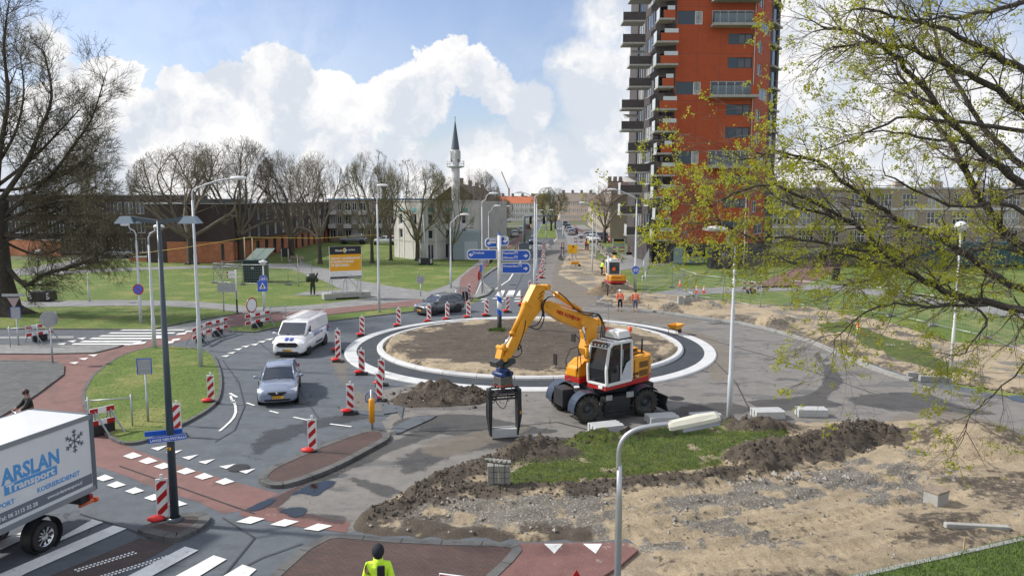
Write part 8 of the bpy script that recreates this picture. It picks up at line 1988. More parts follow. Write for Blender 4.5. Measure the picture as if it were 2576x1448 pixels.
 # --- delivery truck
def truck():
 t=thing('box_truck',(-11.82,19.0,0),'white box truck lettered ARSLAN Transport cut off by the left edge','truck',R(255))
 W=.96;Z0,Z1=.98,2.98;L=4.6;BW=mat('box_white',(.76,.77,.78),.35,coat=.4,var=.03,vscale=1)
 m=MB();m.box((L/2,0,(Z0+Z1)/2),(L,W*2,Z1-Z0));m.build('cargo_box',BW,t,bevel=.015)
 m=MB();AL=mat('aluminium_trim',(.35,.38,.41),.4,.6)
 for s in(-1,1):
  m.box((L/2,s*(W+.008),Z1-.05),(L+.02,.03,.12));m.box((L/2,s*(W+.008),Z0+.04),(L+.02,.03,.14))
 m.build('edge_trim',AL,t)
 m=MB()
 for s in(-1,1):m.box((-.02,s*(W-.02),(Z0+Z1)/2),(.12,.08,Z1-Z0+.02))
 m.box((-.02,0,Z1-.04),(.1,2*W,.1));m.build('rear_frame',mat('rear_frame_grey',(.12,.15,.17),.5),t)
 m=MB()
 for s in(-1,1):m.box((-.045,s*W*.48,(Z0+Z1)/2),(.03,W*.9,Z1-Z0-.14))
 m.build('rear_door',BW,t)
 m=MB()
 for k in range(14):m.box((-.085,W-.02,Z0+.08+k*.1),(.012,.06,.05))
 m.build('red_marker_tape',REDP,t)
 m=MB();m.box((L/2,W+.004,Z0+.33),(L-.12,.008,.26));st=m.build('grey_stripe',mat('stripe_grey',(.16,.18,.22),.5),t)
 BL_=mat('logo_light_blue',(.10,.34,.70),.45)
 F=lambda x,z,y=W+.003:frame((x,y,z),(-1,0,0))
 text('ARSLAN',.50,F(2.55,Z0+1.08)@Matrix(((1,.0,0,0),(0,1,0,0),(0,0,1,0),(0,0,0,1))),BL_,t,bold=.035,fit=1.55)
 m=MB();m.box((1.80,W+.004,Z0+.93),(1.42,.01,.23));bb=m.build('blue_band',BL_,t)
 text('Transport',.25,F(2.46,Z0+.855,W+.010),BW,bb,bold=.03,fit=1.3)
 text('KOERIERSDIENST',.165,F(1.68,Z0+.56),BL_,t,bold=.02,sx=.98)
 text('SPOEDTRANSPORT',.165,F(3.68,Z0+.56),BL_,t,bold=.02,sx=.98)
 text('www.arslantransport.nl',.115,F(1.42,Z0+.30,W+.009),BW,st,bold=.015,sx=.95);text('Tel: 06 2115 32 28',.135,F(2.72,Z0+.27,W+.009),BW,st,bold=.02,sx=1.)
 m=MB();M=F(2.78,Z0+1.5)
 for k in range(20):a,b=2*math.pi*k/20,2*math.pi*(k+1)/20;m.add([M@Vector((r*math.cos(q),r*math.sin(q),.004))for r,q in((.07,a),(.12,a),(.12,b),(.07,b))],[(0,1,2,3)])
 m.add([M@Vector(q)for q in((-.1,-.05,.004),(.1,-.05,.004),(0,-.24,.004))],[(0,1,2)]);m.build('pin_logo',BL_,t,recalc=False)
 m=MB();M=F(.52,Z0+1.47);GS=mat('snowflake_grey',(.13,.15,.18),.5)
 def ln(p,q,w=.016):p,q=Vector(p),Vector(q);d=(q-p).normalized();n=Vector((-d.y,d.x))*w;m.add([M@Vector((*v,.0035))for v in(p+n,p-n,q-n,q+n)],[(0,1,2,3)])
 for k in range(6):
  a=math.pi*k/3+math.pi/2;d=Vector((math.cos(a),math.sin(a)));ln((0,0),d*.31)
  for f,l in((.12,.08),(.21,.085)):
   for s in(-1,1):e=Vector((math.cos(a+s*.8),math.sin(a+s*.8)));ln(d*f,d*f+e*l)
 m.build('snowflake',GS,t,recalc=False)
 m=MB();m.box((2.6,0,.78),(5.0,.7,.22));m.box((.25,0,.8),(.3,1.8,.18));m.build('chassis',MDK,t)
 for s in(-1,1):m=MB();m.box((.1,s*.8,.82),(.12,.3,.14));m.build('tail_light',LEDR,t,bevel=.02)
 m=MB();m.tube([(.3,.75,.62),(-.18,.75,.60)],.045,10);m.tube([(-.18,.75,.6),(-.26,.75,.6)],.07,10);m.build('bumper_arm',mat('orange_cap',(.75,.14,.03),.5),t)
 for s in(-1,1):
  for x in(1.5,4.9):
   wheel(t,x,s*.80,.37,.25,s,CHROME)
  m=MB();m.lathe([(.46,-.16),(.46,.16)],n=24,M=Matrix.Rotation(R(90),3,'X'),c=(1.5,s*.8,.4));m.v=[v for v in m.v];mg=m.build('mudguard',MDK,t);
 m=MB();m.box((3.3,.7,.62),(1.2,.4,.35));m.build('fuel_tank',MDK,t,bevel=.03)
 m=MB();m.loft([[(4.7,-.9,.55),(4.7,.9,.55),(4.7,.9,2.3),(4.7,-.9,2.3)],[(5.6,-.9,.5),(5.6,.9,.5),(5.6,.88,2.3),(5.6,-.88,2.3)],[(6.2,-.9,.45),(6.2,.9,.45),(6.0,.82,1.5),(6.0,-.82,1.5)]],smooth=False);cbx=m.build('cab',VW,t,bevel=.05)
 m=MB();m.add([(5.66,-.78,2.2),(5.66,.78,2.2),(6.06,.78,1.5),(6.06,-.78,1.5)],[(0,1,2,3)]);m.build('windscreen',GLASS,t,recalc=False)
 for s in(-1,1):m=MB();m.box((5.2,s*.9,1.85),(.7,.03,.6));m.build('side_window',GLASS,t)
truck()
# --- cyclist behind the truck
def cyclist():
 g=Vector((-17.35,25.9,0));rz=R(228)
 b=thing('bicycle',g,'black city bicycle ridden by the person behind the truck','bicycle',rz)
 for x in(-.53,.53):
  m=MB();m.tube([(x+.33*math.cos(a),0,.35+.33*math.sin(a))for a in[2*math.pi*k/24 for k in range(25)]],.018,6);w=m.build('wheel',TYRE,b)
  m=MB();[m.tube([(x,0,.35),(x+.32*math.cos(a),0,.35+.32*math.sin(a))],.002,3)for a in[2*math.pi*k/14 for k in range(14)]];m.build('spokes',CHROME,w)
 m=MB();m.tube([(-.53,0,.35),(-.12,0,.3),(.36,0,.78),(-.2,0,.82),(-.12,0,.3)],.018,8);m.tube([(-.2,0,.82),(-.53,0,.35)],.012,6);m.tube([(.53,0,.35),(.36,0,.78),(.33,0,1.02)],.016,8);m.build('frame',BLACK,b)
 m=MB();m.tube([(.2,-.3,1.06),(.33,-.2,1.05),(.33,.2,1.05),(.2,.3,1.06)],.014,8);m.build('handlebar',CHROME,b);m=MB();m.ball((-.22,0,.92),.13,10,(1.2,.8,.35));m.build('saddle',BLACK,b)
 k=1.;arms={s:[Vector((0.08,s*.18,1.42)),Vector((.24,s*.26,1.18)),Vector((.42,s*.28,1.06))]for s in(-1,1)}
 p=person(None,1.72,rz,'person with brown hair, glasses and dark coat cycling behind the truck',mat('dark_green_coat',(.022,.028,.024),.8,var=.2),pose='sit',arms=arms,bend=.16,loc=g+Vector((math.cos(rz)*-.2,math.sin(rz)*-.2,0)),z=.06)
 m=MB();m.tube([(.13+.02,-.05,1.64),(.13+.02,.05,1.64)],.008,5);m.build('glasses',BLACK,p)
 m=MB();m.ball((.0+.06,0,1.50),.085,10,(1,1,.5));m.build('scarf',mat('pink_scarf',(.35,.2,.22),.8),p)
cyclist()
# --- wheeled excavator
def excavator():
 C=Vector((3.64,29.26,0));t=thing('wheeled_excavator',C,'yellow, white and red wheeled excavator holding a kerbstone grab','excavator')
 Mc=Matrix.Rotation(R(202.6),4,'Z');U0=Vector((.04,.14,0));Mu=Matrix.Translation(U0)@Matrix.Rotation(R(222),4,'Z')
 def B(m,M,n,mm,par=t,**k):xf(m,M);return m.build(n,mm,par,**k)
 RIMD=mat('dark_rim',(.04,.05,.055),.5,var=.2);TY=mat('muddy_tyre',(.045,.042,.037),.85,var=.25,vscale=3,dirt=(.13,.115,.095),dscale=3.,dthr=.55)
 for x in(1.28,-1.28):
  for s in(-1,1):
   y=s*.98;r=.54;w=.46
   st=.0
   m=MB();m.lathe([(r*.5,-w*.42),(r*.62,-w/2),(r*.86,-w/2),(r*.95,-w*.36),(r*.96,w*.36),(r*.86,w/2),(r*.62,w/2),(r*.5,w*.42),(r*.5,-w*.42)],n=32,M=Matrix.Rotation(R(90),3,'X'),c=(x,y,r))
   tw_=B(m,Mc,'wheel',TY)
   m=MB()
   for k in range(18):
    for q in(-1,1):
     a=2*math.pi*(k+(.5 if q>0 else 0))/18;a2=a+.17
     p0=Vector((x+math.cos(a)*r*.965,y+q*w*.46,r+math.sin(a)*r*.965));p1=Vector((x+math.cos(a2)*r*.985,y-q*.02,r+math.sin(a2)*r*.985))
     m.beam(p0,p1,.06,.075)
     p2=Vector((x+math.cos(a-.03)*r*.8,y+q*w*.5,r+math.sin(a-.03)*r*.8));m.beam(p2,p0,.05,.045)
   B(m,Mc,'tread',TY,tw_)
   m=MB();m.lathe([(r*.52,w*.40),(r*.46,w*.25),(r*.3,w*.1),(r*.24,w*.25),(r*.2,w*.32),(0,w*.34)],n=28,M=Matrix.Rotation(R(-90*s),3,'X'),c=(x,y,r));B(m,Mc,'rim',RIMD,tw_)
 m=MB();m.box((0,0,.78),(2.5,.9,.42));m.box((0,0,1.05),(1.5,1.3,.22));m.box((1.28,0,.58),(.3,1.5,.28));m.box((-1.28,0,.58),(.3,1.5,.28));m.box((1.75,0,.85),(.5,.8,.7));m.box((-1.8,0,.9),(.6,.9,.45));B(m,Mc,'chassis',MDK,bevel=.03)
 m=MB();m.box((0,.98,.62),(1.1,.5,.62));B(m,Mc,'side_locker',MDK,bevel=.03);m=MB();m.box((0,1.24,.3),(1.3,.12,.05));m.box((0,1.26,.55),(1.25,.1,.04));m.box((-.62,1.25,.45),(.05,.1,.5));m.box((.62,1.25,.45),(.05,.1,.5));B(m,Mc,'step',MDK)
 m=MB();m.box((.42,1.24,.93),(.25,.02,.2));m.box((-.5,1.24,.98),(.32,.02,.22));B(m,Mc,'steel_plate',GALV)
 FEN=mat('fender_blue_black',(.03,.045,.075),.35,coat=.3,var=.15,vscale=2)
 for x,a0,a1 in((1.28,-5,130),(-1.28,40,150)):
  for s in(-1,1):
   m=MB();rr=.66;n=10;P=[]
   for k in range(n+1):
    a=R(a0+(a1-a0)*k/n)if x>0 else R(180-a1+(a1-a0)*k/n);P.append((x+rr*math.cos(a),.56+rr*math.sin(a)))
   m.loft([[(px,s*.72,pz),(px,s*1.24,pz),(px,s*1.24,pz-.025),(px,s*.72,pz-.025)]for px,pz in P],smooth=False)
   m2=m;B(m2,Mc,'fender',FEN)
 m=MB();m.loft([[(-2.28,-1.25,.12),(-2.28,1.25,.12),(-2.22,1.25,.12),(-2.22,-1.25,.12)],[(-2.18,-1.25,.4),(-2.18,1.25,.4),(-2.12,1.25,.4),(-2.12,-1.25,.4)],[(-2.26,-1.25,.72),(-2.26,1.25,.72),(-2.2,1.25,.72),(-2.2,-1.25,.72)]],smooth=False);B(m,Mc,'dozer_blade',MDK)
 m=MB();[m.beam((-1.6,y,.75),(-2.15,y,.4),.1,.16)for y in(-.45,.45)];B(m,Mc,'blade_arm',MDK)
 # --- upper structure
 m=MB();m.cyl((0,0,1.1),(0,0,1.28),.62,28);B(m,Mu,'slew_ring',MDK)
 m=MB();m.prism([(1.2,.2),(1.2,1.17),(-1.35,1.2),(-1.85,.95),(-2.02,.4),(-2.02,-.4),(-1.85,-.95),(-1.35,-1.2),(1.05,-1.17),(1.05,-.35),(.6,-.3),(.6,.2)],1.24,1.46,'XY');B(m,Mu,'deck',MRED,bevel=.02)
 m=MB();m.prism([(-.28,1.19),(-1.35,1.2),(-1.85,.95),(-2.03,.4),(-2.03,-.4),(-1.85,-.95),(-1.35,-1.2),(-.1,-1.18),(-.1,.28),(-.28,.28)],1.46,2.28,'XY');eh=B(m,Mu,'engine_housing',YEL,bevel=.07)
 m=MB();m.prism([(-.55,.55),(-1.5,.55),(-1.6,-.6),(-.5,-.6)],2.28,2.50,'XY');B(m,Mu,'engine_hood',YEL,eh,bevel=.05)
 m=MB();[m.box((-.75-.085*k,.56,2.41),(.045,.02,.12))for k in range(8)];B(m,Mu,'hood_louvre',BLACK,eh)
 VD=mat('vent_brown',(.16,.075,.015),.6,var=.2,vscale=20)
 for z in(1.98,1.64):m=MB();m.box((-1.02,1.203,z),(.52,.02,.24));B(m,Mu,'vent_grille',VD,eh)
 m=MB();m.box((-.45,1.205,1.88),(.02,.012,.7));m.box((-1.36,1.205,1.88),(.015,.012,.76));B(m,Mu,'panel_gap',BLACK,eh)
 fm=Mu@frame((-.32,1.21,1.62),(-1,0,0))
 text('ZAXIS',.13,fm,BLACK,eh,bold=.04,sx=1.1);text('140',.13,fm@Matrix.Translation((0,-.14,0)),BLACK,eh,bold=.04);text('W',.13,fm@Matrix.Translation((.28,-.14,0)),mat('pale_letter',(.6,.62,.6),.5),eh,bold=.03)
 m=MB()
 for k in range(5):m.box((-1.93-0,.72,1.52+.14*k),(.05,.1,.06))
 B(m,Mu,'hazard_stripes',BLACK,eh)
 m=MB();m.tube([(-1.65,.6,2.25),(-1.65,.6,2.85)],.04,10);B(m,Mu,'exhaust',BLACK);m=MB();m.tube([(-.6,.95,2.34),(-.95,.97,2.4),(-1.4,.9,2.33)],.03,6);B(m,Mu,'handrail',BLACK)
 m=MB();m.prism([(-1.15,2.3),(-1.05,2.65),(-1.3,2.85),(-1.5,2.6),(-1.5,2.3)],-.3,-.26,'XZ');B(m,Mu,'cream_panel',mat('cream_panel',(.6,.45,.3),.6))
 m=MB();m.loft([[(.0,-1.15,1.46),(1.05,-1.15,1.46),(1.05,-.42,1.46),(.0,-.42,1.46)],[(.0,-1.13,1.95),(.98,-1.13,1.85),(.98,-.44,1.85),(0,-.44,1.95)],[(.0,-1.1,2.15),(.55,-1.1,2.12),(.55,-.46,2.12),(0,-.46,2.15)]],smooth=False);tk=B(m,Mu,'tool_box',YEL,bevel=.04)
 m=MB();m.box((1.02,-.78,1.64),(.12,.55,.34));B(m,Mu,'front_cover',YEL,bevel=.03)
 m=MB();m.tube([(1.0,-1.1,1.5),(1.02,-1.12,2.1),(.75,-1.12,2.5),(.3,-1.12,2.5),(.25,-1.12,2.1)],.02,6);m.tube([(1.0,-.5,1.5),(1.0,-.5,2.3),(.7,-.5,2.45),(.5,-.5,2.1)],.02,6);B(m,Mu,'guard_rail',BLACK)
 m=MB();m.tube([(.95,-1.15,1.7),(1.2,-1.5,1.7),(1.2,-1.55,2.2)],.018,6);m.box((1.2,-1.55,2.05),(.05,.18,.45));B(m,Mu,'mirror',BLACK);
 m=MB();m.tube([(.9,-.4,1.9),(1.0,-.42,3.0),(1.15,-.55,3.25)],.018,6);m.box((1.15,-.6,3.05),(.05,.2,.3));B(m,Mu,'mirror',BLACK)
 for y in(-1.0,.98):m=MB();m.box((1.0 if y<0 else 1.2,y*.93,1.36),(.1,.2,.11));B(m,Mu,'headlight',LAMPG,bevel=.01)
 x0,x1,y0,y1,z0,z1=-.28,1.2,.24,1.18,1.46,3.0
 prof=[(x1-.02,z0),(x1+.02,z0+.6),(x1-.14,z1-.12),(x1-.32,z1+.02),(x0+.02,z1+.02),(x0,z0)]
 m=MB();m.prism([(a-(.03 if a>.5 else-.03),b-.03 if b>2 else b)for a,b in prof],y0+.03,y1-.03,'XZ')
 gl=mat('cab_glass',(.008,.014,.02),.03,alpha=.84,spec=.5);cabg=B(m,Mu,'cab_glass',gl)
 m=MB()
 for y in(y0,y1):
  P=[Vector((a,y,b))for a,b in prof]+[Vector((prof[0][0],y,prof[0][1]))]
  for i in range(len(P)-1):
   m.beam(P[i],P[i+1],.085,.10 if i in(0,1,2)else .11)
 for a,b in(prof[0],prof[2],prof[3],prof[4],prof[5]):m.beam((a,y0,b),(a,y1,b),.09,.09)
 m.beam((.35,y1,z0),(.35,y1,z1),.05,.07);cf=B(m,Mu,'cab_frame',MWHT,bevel=.015)
 m=MB();m.prism([(x0,z0+.02),(.45,z0+.02),(.25,z0+.35),(.05,z0+.7),(x0,z0+.85)],y1-.01,y1+.03,'XZ');B(m,Mu,'lower_door_panel',mat('silver_white_panel',(.5,.53,.58),.3,coat=.5),bevel=.01)
 m=MB();m.box(((x0+x1)/2-.12,(y0+y1)/2,z1+.035),(1.1,.98,.1));B(m,Mu,'cab_roof',MWHT,bevel=.04)
 m=MB();m.box((.93,(y0+y1)/2,z1-.0),(.42,.86,.08),M=Matrix.Rotation(.35,3,'Y'));B(m,Mu,'front_visor',mat('visor_black',(.015,.02,.03),.15,coat=.8))
 for k in range(5):m=MB();m.ball((1.13,y0+.12+.175*k,z1-.05),.04,8);B(m,Mu,'work_light',LAMPG)
 m=MB();m.box((-.02,.68,z1+.25),(.72,.72,.3),taper=(.88,.88));ac=B(m,Mu,'air_conditioner',MWHT,bevel=.03);m=MB();m.box((-.02,.68,z1+.1),(.78,.78,.06));B(m,Mu,'roof_plate',BLACK,ac)
 text('Fresco',.12,Mu@frame((.36,.45,z1+.22),(0,1,0)),mat('faded_green',(.3,.6,.35),.6),ac)
 for(x,y)in((.1,.25),(-.62,.8)):m=MB();m.cyl((x,y,z1+.0),(x,y,z1+.3),.02,6);m.lathe([(.085,z1+.3),(.09,z1+.4),(.05,z1+.48),(0,z1+.49)],c=(x,y,0),n=12);B(m,Mu,'beacon_lamp',mat('beacon_orange',(.85,.09,.02),.3,coat=.5))
 m=MB();m.tube([(.0,.2,z1+.1),(-.1,.1,z1+1.45)],.007,4);B(m,Mu,'aerial',BLACK)
 m=MB();m.box((.1,.7,1.7),(.5,.5,.3));m.box((-.1,.7,2.1),(.14,.5,.7));B(m,Mu,'seat',NAVY,bevel=.04)
 m=MB();m.tube([(.75,.7,1.5),(.62,.7,2.0)],.03,6);m.tube([(.6+.02*math.cos(a),.7+.17*math.sin(a),2.02+.12*math.cos(a))for a in[2*math.pi*k/14 for k in range(15)]],.016,6);B(m,Mu,'steering_wheel',BLACK)
 for y,zz in((y1+.04,2.3),):m=MB();m.tube([(x1+.02,y,2.25),(x1+.12,y+.05,2.3),(x1+.12,y+.05,2.55),(x1-.0,y,2.6)],.018,6);B(m,Mu,'grab_handle',MWHT);m=MB();m.tube([(.3,y,2.1),(.3,y,2.75)],.018,6);B(m,Mu,'door_rail',GALV)
 # --- boom, stick and grab in one vertical plane
 h=Vector((math.cos(R(222)),math.sin(R(222)),0));l=Vector((-h.y,h.x,0));P0=C+U0+h*.5-l*.08
 def PP(px,py,off=0.):
  u=(px-1287.5)/FPX;v=(724-py)/FPX;d=Vector((u,CP+v*SP,-SP+v*CP));o=Vector((0,0,CAM_H));q=P0+l*off
  s=(q-o).dot(l)/d.dot(l);return o+d*s-C
 def plate(pts,w,n,mm,off=0.,par=t,bevel=.02):
  front=[PP(x,y,off+w/2)for x,y in pts]
  m=MB();N_=len(pts);back=[q-l*w for q in front]
  c2=[Vector(((q-front[0]).dot(h),q.z,0))for q in front];tri=tessellate_polygon([c2])
  m.add(front+back,[tuple(q)for q in tri]+[tuple(q+N_ for q in w_)[::-1]for w_ in tri]+[(i,(i+1)%N_,(i+1)%N_+N_,i+N_)for i in range(N_)]);return m.build(n,mm,par,bevel=bevel)
 c1=lambda x,y:(1341+x/5.537,704+y/5.537)
 bo=plate([c1(150,320),c1(185,300),c1(260,305),c1(420,385),c1(640,450),c1(830,520),c1(905,560),c1(915,610),c1(880,640),c1(760,650),c1(700,700),c1(640,670),c1(420,590),c1(200,450),c1(140,420)],.34,'main_boom',YEL)
 plate([c1(760,640),c1(900,600),c1(895,700),c1(880,840),c1(870,1010),c1(760,1060),c1(720,960),c1(750,830),c1(735,720)],.36,'boom_foot',YEL)
 st=plate([(1348.6,716),(1373.6,717.7),(1371.5,734),(1365,763),(1355,789),(1340,806),(1325,829.4),(1306,866),(1283,904),(1267,906),(1271,893),(1282,867),(1294,846),(1304,822),(1321,783),(1326,762),(1340,733)],.30,'stick',YEL)
 for k,(a,b)in enumerate((((1356,741),(1367,731)),((1353,751),(1364.5,741)),((1357,758),(1362,752)))):
  m=MB();A,B_=PP(*a,.155),PP(*b,.155);m.beam(A,B_,.05,.01);m.v=[tuple(Vector(v))for v in m.v];m.build('hazard_chevron',BLACK,st)
 for px,py,r in((1373,764,.13),(1371.5,722,.10),(1502,809,.14),(1327,765,.07),(1262,901,.09),(1260,874,.08),(1272,877,.07)):
  m=MB();q=PP(px,py);m.cyl(q-l*.2,q+l*.2,r,16);m.build('pivot_pin',YEL,t)
 def cyl(a,b,c,r,off=0.,w=0.):
  A,B_,C_=PP(*a,off),PP(*b,off),PP(*c,off);m=MB();m.cyl(A,B_,r,12);o=m.build('hydraulic_cylinder',YEL,t);m=MB();m.cyl(B_,C_,r*.55,12);m.build('piston_rod',CHROME,o);m=MB();d=(B_-A).normalized();m.cyl(B_-d*.05,B_+d*.06,r*1.25,12);m.ball(A,r*1.3,10);m.ball(C_,r*1.2,10);m.build('end_eye',YEL,o)
 cyl((1456,778),(1399,741),(1375,721),.09);cyl((1322,764),(1288,838),(1266,871),.085,.05)
 for off in(-.3,.32):cyl((1478,905),(1475,868),(1465,815),.075,off)
 m=MB();m.beam(PP(1260,874),PP(1252,908),.28,.1);m.beam(PP(1259,874),PP(1276,880),.2,.07);m.build('bucket_link',YEL,t)
 for k,pts in enumerate(([(1372,752),(1362,765),(1364,790),(1352,815),(1330,822)],[(1375,750),(1366,770),(1368,800),(1356,826),(1335,824)],[(1398,745),(1378,748),(1365,770),(1366,796)],[(1405,735),(1425,752),(1448,778),(1470,790),(1500,796)],[(1440,775),(1470,785),(1500,790),(1512,810),(1510,850)],[(1480,792),(1505,790),(1516,815),(1514,860)],[(1490,796),(1508,795),(1520,820),(1518,850)],[(1322,805),(1318,830),(1308,860),(1302,880),(1312,870)],[(1330,790),(1318,815),(1312,845),(1306,862)],[(1306,862),(1312,885),(1300,897),(1288,895)],[(1345,770),(1352,766),(1350,780),(1338,788),(1345,776)])):
  m=MB();off=.19+.02*(k%4)if k<6 else(-.12+.09*(k%4));m.tube(crom3([PP(x,y,off)for x,y in pts],5),.022,6);m.build('hydraulic_hose',BLACK,t)
 m=MB();m.beam(PP(1376,758,.1),PP(1490,792,.1),.03,.03);m.beam(PP(1376,756,-.08),PP(1490,790,-.08),.03,.03);m.build('oil_pipe',YEL,t)
 a,b=PP(1399,786.5,.175),PP(1452,806,.175);d=(b-a);Mtx=frame(a+l*.005,d,(0,0,1));tx=text('NIEK KONIJN BV',d.length/6.6,Mtx,mat('letter_red',(.5,.015,.01),.5),bo,bold=.03)
 m=MB();m.beam(PP(1245,912),PP(1282,900),.36,.10);m.beam(PP(1240,916),PP(1256,906),.4,.22);m.beam(PP(1262,922),PP(1290,904),.3,.18);m.build('quick_coupler',mat('coupler_grey',(.05,.055,.055),.5,var=.3,vscale=6),t,bevel=.02)
 RB=mat('rotator_blue',(.02,.055,.2),.45,dirt=(.03,.03,.035),dscale=6.,dthr=.47);m=MB();q=PP(1264,938);m.box(q,(.5,.3,.22),rz=R(222));m.box(q+Vector((0,0,.12)),(.3,.42,.12),rz=R(222));m.cyl(q-l*.28-h*.2,q+l*.28-h*.2,.09,12);m.cyl(q-l*.28+h*.2,q+l*.28+h*.2,.09,12);m.build('tiltrotator',RB,t,bevel=.03)
 m=MB();q=PP(1265,955);m.box(q,(.55,.42,.3),rz=R(222));m.cyl(q+Vector((0,0,-.1)),q+Vector((0,0,-.42)),.13,14,.06);m.build('rotator_body',mat('rotator_grey',(.10,.10,.09),.5,var=.4,vscale=8),t,bevel=.02)
 m=MB();m.box(q+Vector((0,0,-.16)),(.6,.46,.05),rz=R(222));m.build('red_rim_plate',mat('rust_red',(.3,.06,.04),.7),t)
 gz=R(14);Gx=Vector((math.cos(gz),math.sin(gz),0));Gy=Vector((-Gx.y,Gx.x,0));gc=PP(1267,1095);gc.z=0
 PXM=gc.length and 1.;top=PP(1265,985).z;W2=.50
 def GP(x,y,z):return gc+Gx*x+Gy*y+Vector((0,0,z))
 m=MB()
 for y in(-.2,0,.2):m.cyl(GP(-W2,y,top),GP(W2,y,top),.042,8)
 for y in(-.2,.2):m.cyl(GP(-W2,y,top-.2),GP(W2,y,top-.2),.035,8)
 for x in(-.3,0,.3):m.beam(GP(x,-.2,top),GP(x,.2,top),.05,.05)
 m.beam(GP(-W2,0,top+.16),GP(W2,0,top+.16),.05,.05);[m.beam(GP(x,0,top+.16),GP(x*.2,0,top+.42),.04,.04)for x in(-.35,.35)];[m.beam(GP(x,y,top),GP(x,0,top+.18),.04,.04)for x in(-W2,W2)for y in(-.18,.18)];m.build('grab_frame',MDK,t)
 for s in(-1,1):
  m=MB();m.add([GP(s*(W2-.05),-.22,top+.12),GP(s*(W2-.05),.22,top+.12),GP(s*(W2-.03),.24,top*.5),GP(s*W2*.93,.12,.12),GP(s*W2*.93,-.12,.12),GP(s*(W2-.03),-.24,top*.5)]+[GP(s*(W2+.09),-.22,top+.12),GP(s*(W2+.09),.22,top+.12),GP(s*(W2+.11),.24,top*.5),GP(s*W2*1.03,.12,.12),GP(s*W2*1.03,-.12,.12),GP(s*(W2+.11),-.24,top*.5)],[(0,1,2,3,4,5),(6,11,10,9,8,7)]+[(i,(i+1)%6,(i+1)%6+6,i+6)for i in range(6)]);m.build('grab_arm',MDK,t,bevel=.01)
 text('3',.14,frame(GP(W2+.02,-.245,top*.55)+Vector((0,-.01,0)),Gx),mat('letter_yellow',(.85,.4,.02),.5),t,bold=.03)
 for k,pts in enumerate(([(0,0,.4),(-.4,-.1,.3),(-.62,-.15,-.05),(-.45,-.15,-.35),(-.25,-.1,-.1)],[(0.05,0,.4),(-.25,-.1,.1),(-.32,-.2,-.3),(-.05,-.2,-.55),(.12,-.1,-.2),(.1,0,.1)],[(.08,.1,.4),(.3,.1,.1),(.4,0,0)],[(0,-.1,.4),(-.5,-.2,.2),(-.58,-.15,-.25),(-.4,-.1,.0)])):
  m=MB();m.tube(crom3([GP(x,y,top+z)for x,y,z in pts],5),.014,6);m.build('grab_hose',BLACK,t)
 sb2=MB();sb2.box((0,0,0),(.94,.2,.30));sb2.box((0,.15,.04),(.94,.06,.3));ks=sb2.build('kerbstone',mat('new_kerbstone',(.46,.47,.47),.85,var=.1,vscale=3),bevel=.012);ks.location=C+gc+Vector((0,0,.20));ks.rotation_euler=(0,0,gz);tag(ks,'pale kerbstone clamped between the arms of the excavator grab','kerbstone')
 q=C+(Mu@Vector((.05,.7,0)));arms={s:[Vector((0.02,s*.18,1.42)),Vector((.18,s*.26,1.16)),Vector((.42,s*.22,1.12))]for s in(-1,1)}
 person(None,1.72,R(222),'person in orange jacket sitting at the controls inside the excavator cab',ORANGE,pose='sit',arms=arms,loc=q,z=.92)
excavator()
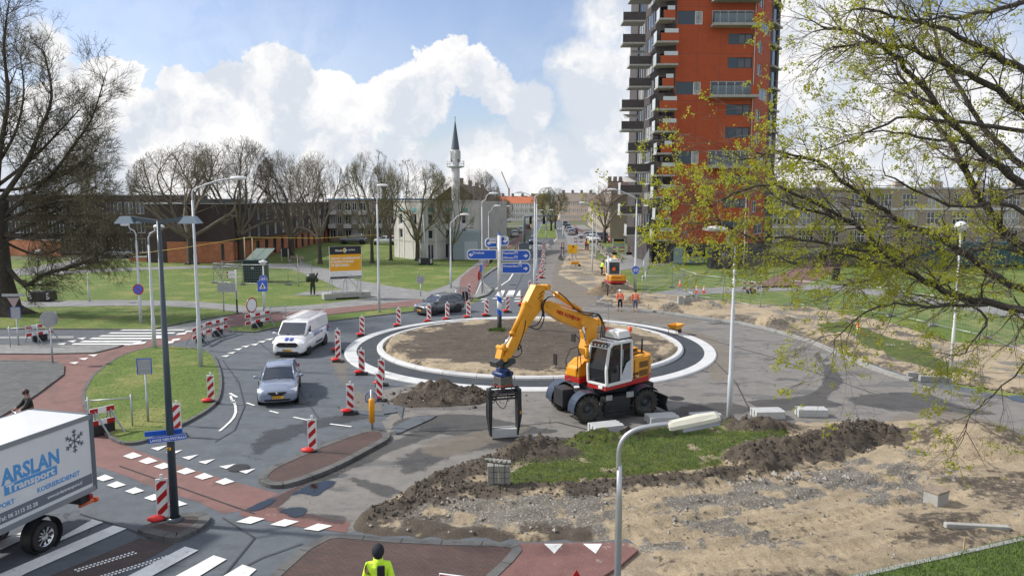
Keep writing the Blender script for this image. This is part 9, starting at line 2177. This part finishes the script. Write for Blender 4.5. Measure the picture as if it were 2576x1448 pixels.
# --- mini excavator seen from behind
def mini():
 g=G(1546,726);t=thing('mini_excavator',g,'yellow and red mini excavator with white cab, seen from behind in the sand strip','excavator',R(96))
 for s in(-1,1):
  m=MB();m.prism([(-1.0,.0),(1.0,.0),(1.2,.2),(1.0,.42),(-1.0,.42),(-1.2,.2)],s*.62,s*.98,'XZ');m.build('track',BLACK,t,bevel=.05)
 m=MB();m.box((-1.45,0,.28),(.08,1.9,.5));m.build('blade',mat('worn_steel',(.28,.25,.21),.6,.3,var=.3,vscale=4),t,bevel=.01);m=MB();m.beam((-1.4,-.4,.3),(-.6,-.3,.35),.1,.12);m.beam((-1.4,.4,.3),(-.6,.3,.35),.1,.12);m.build('blade_arm',MDK,t)
 m=MB();m.cyl((0,0,.42),(0,0,.6),.45,20);m.build('slew_ring',MDK,t)
 m=MB();m.prism([(.8,-.85),(.8,.85),(-.6,.95),(-1.0,.6),(-1.05,-.6),(-.6,-.95)],.6,.85,'XY');m.build('deck',MRED,t,bevel=.04)
 m=MB();m.prism([(.3,-.85),(.0,.9),(-.6,.95),(-1.0,.6),(-1.05,-.6),(-.6,-.95)],.85,1.4,'XY');b=m.build('engine_cover',YEL,t,bevel=.06)
 text('NIEK KONIJN BV',.13,frame((-1.07,.55,1.12),(0,-1,0)),MRED,b,bold=.02)
 m=MB();m.box((-.02,.22,2.0),(1.1,1.05,1.2));m.build('cab_glass',GLASS,t)
 m=MB()
 for x in(-.58,.54):
  for y in(-.32,.76):m.beam((x,y,1.35),(x,y,2.62),.09,.09)
 for z in(1.4,2.62):
  for y in(-.32,.76):m.beam((-.58,y,z),(.54,y,z),.09,.09)
  for x in(-.58,.54):m.beam((x,-.32,z),(x,.76,z),.09,.09)
 m.box((0,.22,2.68),(1.2,1.15,.1));m.build('cab_frame',MWHT,t,bevel=.02)
 m=MB();m.box((-.2,.22,2.82),(.7,.7,.18));m.build('roof_unit',MWHT,t,bevel=.04);m=MB();m.lathe([(.06,2.72),(.06,2.85),(0,2.88)],c=(-.5,-.2,0),n=10);m.build('beacon_lamp',mat('beacon_orange',(.85,.09,.02),.3,coat=.5),t)
 m=MB();m.box((-.64,.28,1.95),(.02,.3,.3));m.build('driver_vest',ORANGE,t)
 m=MB();m.tube([(.9,-.45,1.0),(1.5,-.5,2.3),(2.3,-.5,2.9),(3.2,-.5,2.3)],[.14,.16,.14,.1],8);m.build('boom',YEL,t);m=MB();m.tube([(3.2,-.5,2.4),(3.0,-.5,1.2)],[.1,.08],8);m.build('stick',YEL,t)
 m=MB();m.prism([(2.7,.3),(3.3,.3),(3.35,.9),(2.85,.9)],-.75,-.25,'XZ');m.build('bucket',MDK,t)
mini()
g=G(1518,694);m_=thing('plate_compactor',g+Vector((.3,0,0)),'yellow plate compactor beside the worker in lime','compactor');m=MB();m.box((0,0,.1),(.7,.5,.2));m.build('base_plate',MDK,m_,bevel=.03);m=MB();m.box((0,0,.6),(.55,.45,.8));m.build('engine_housing',YEL,m_,bevel=.05);m=MB();m.tube([(-.3,-.2,.5),(-.9,-.2,1.1),(-.9,.2,1.1),(-.3,.2,.5)],.025,6);m.build('handle',BLACK,m_)
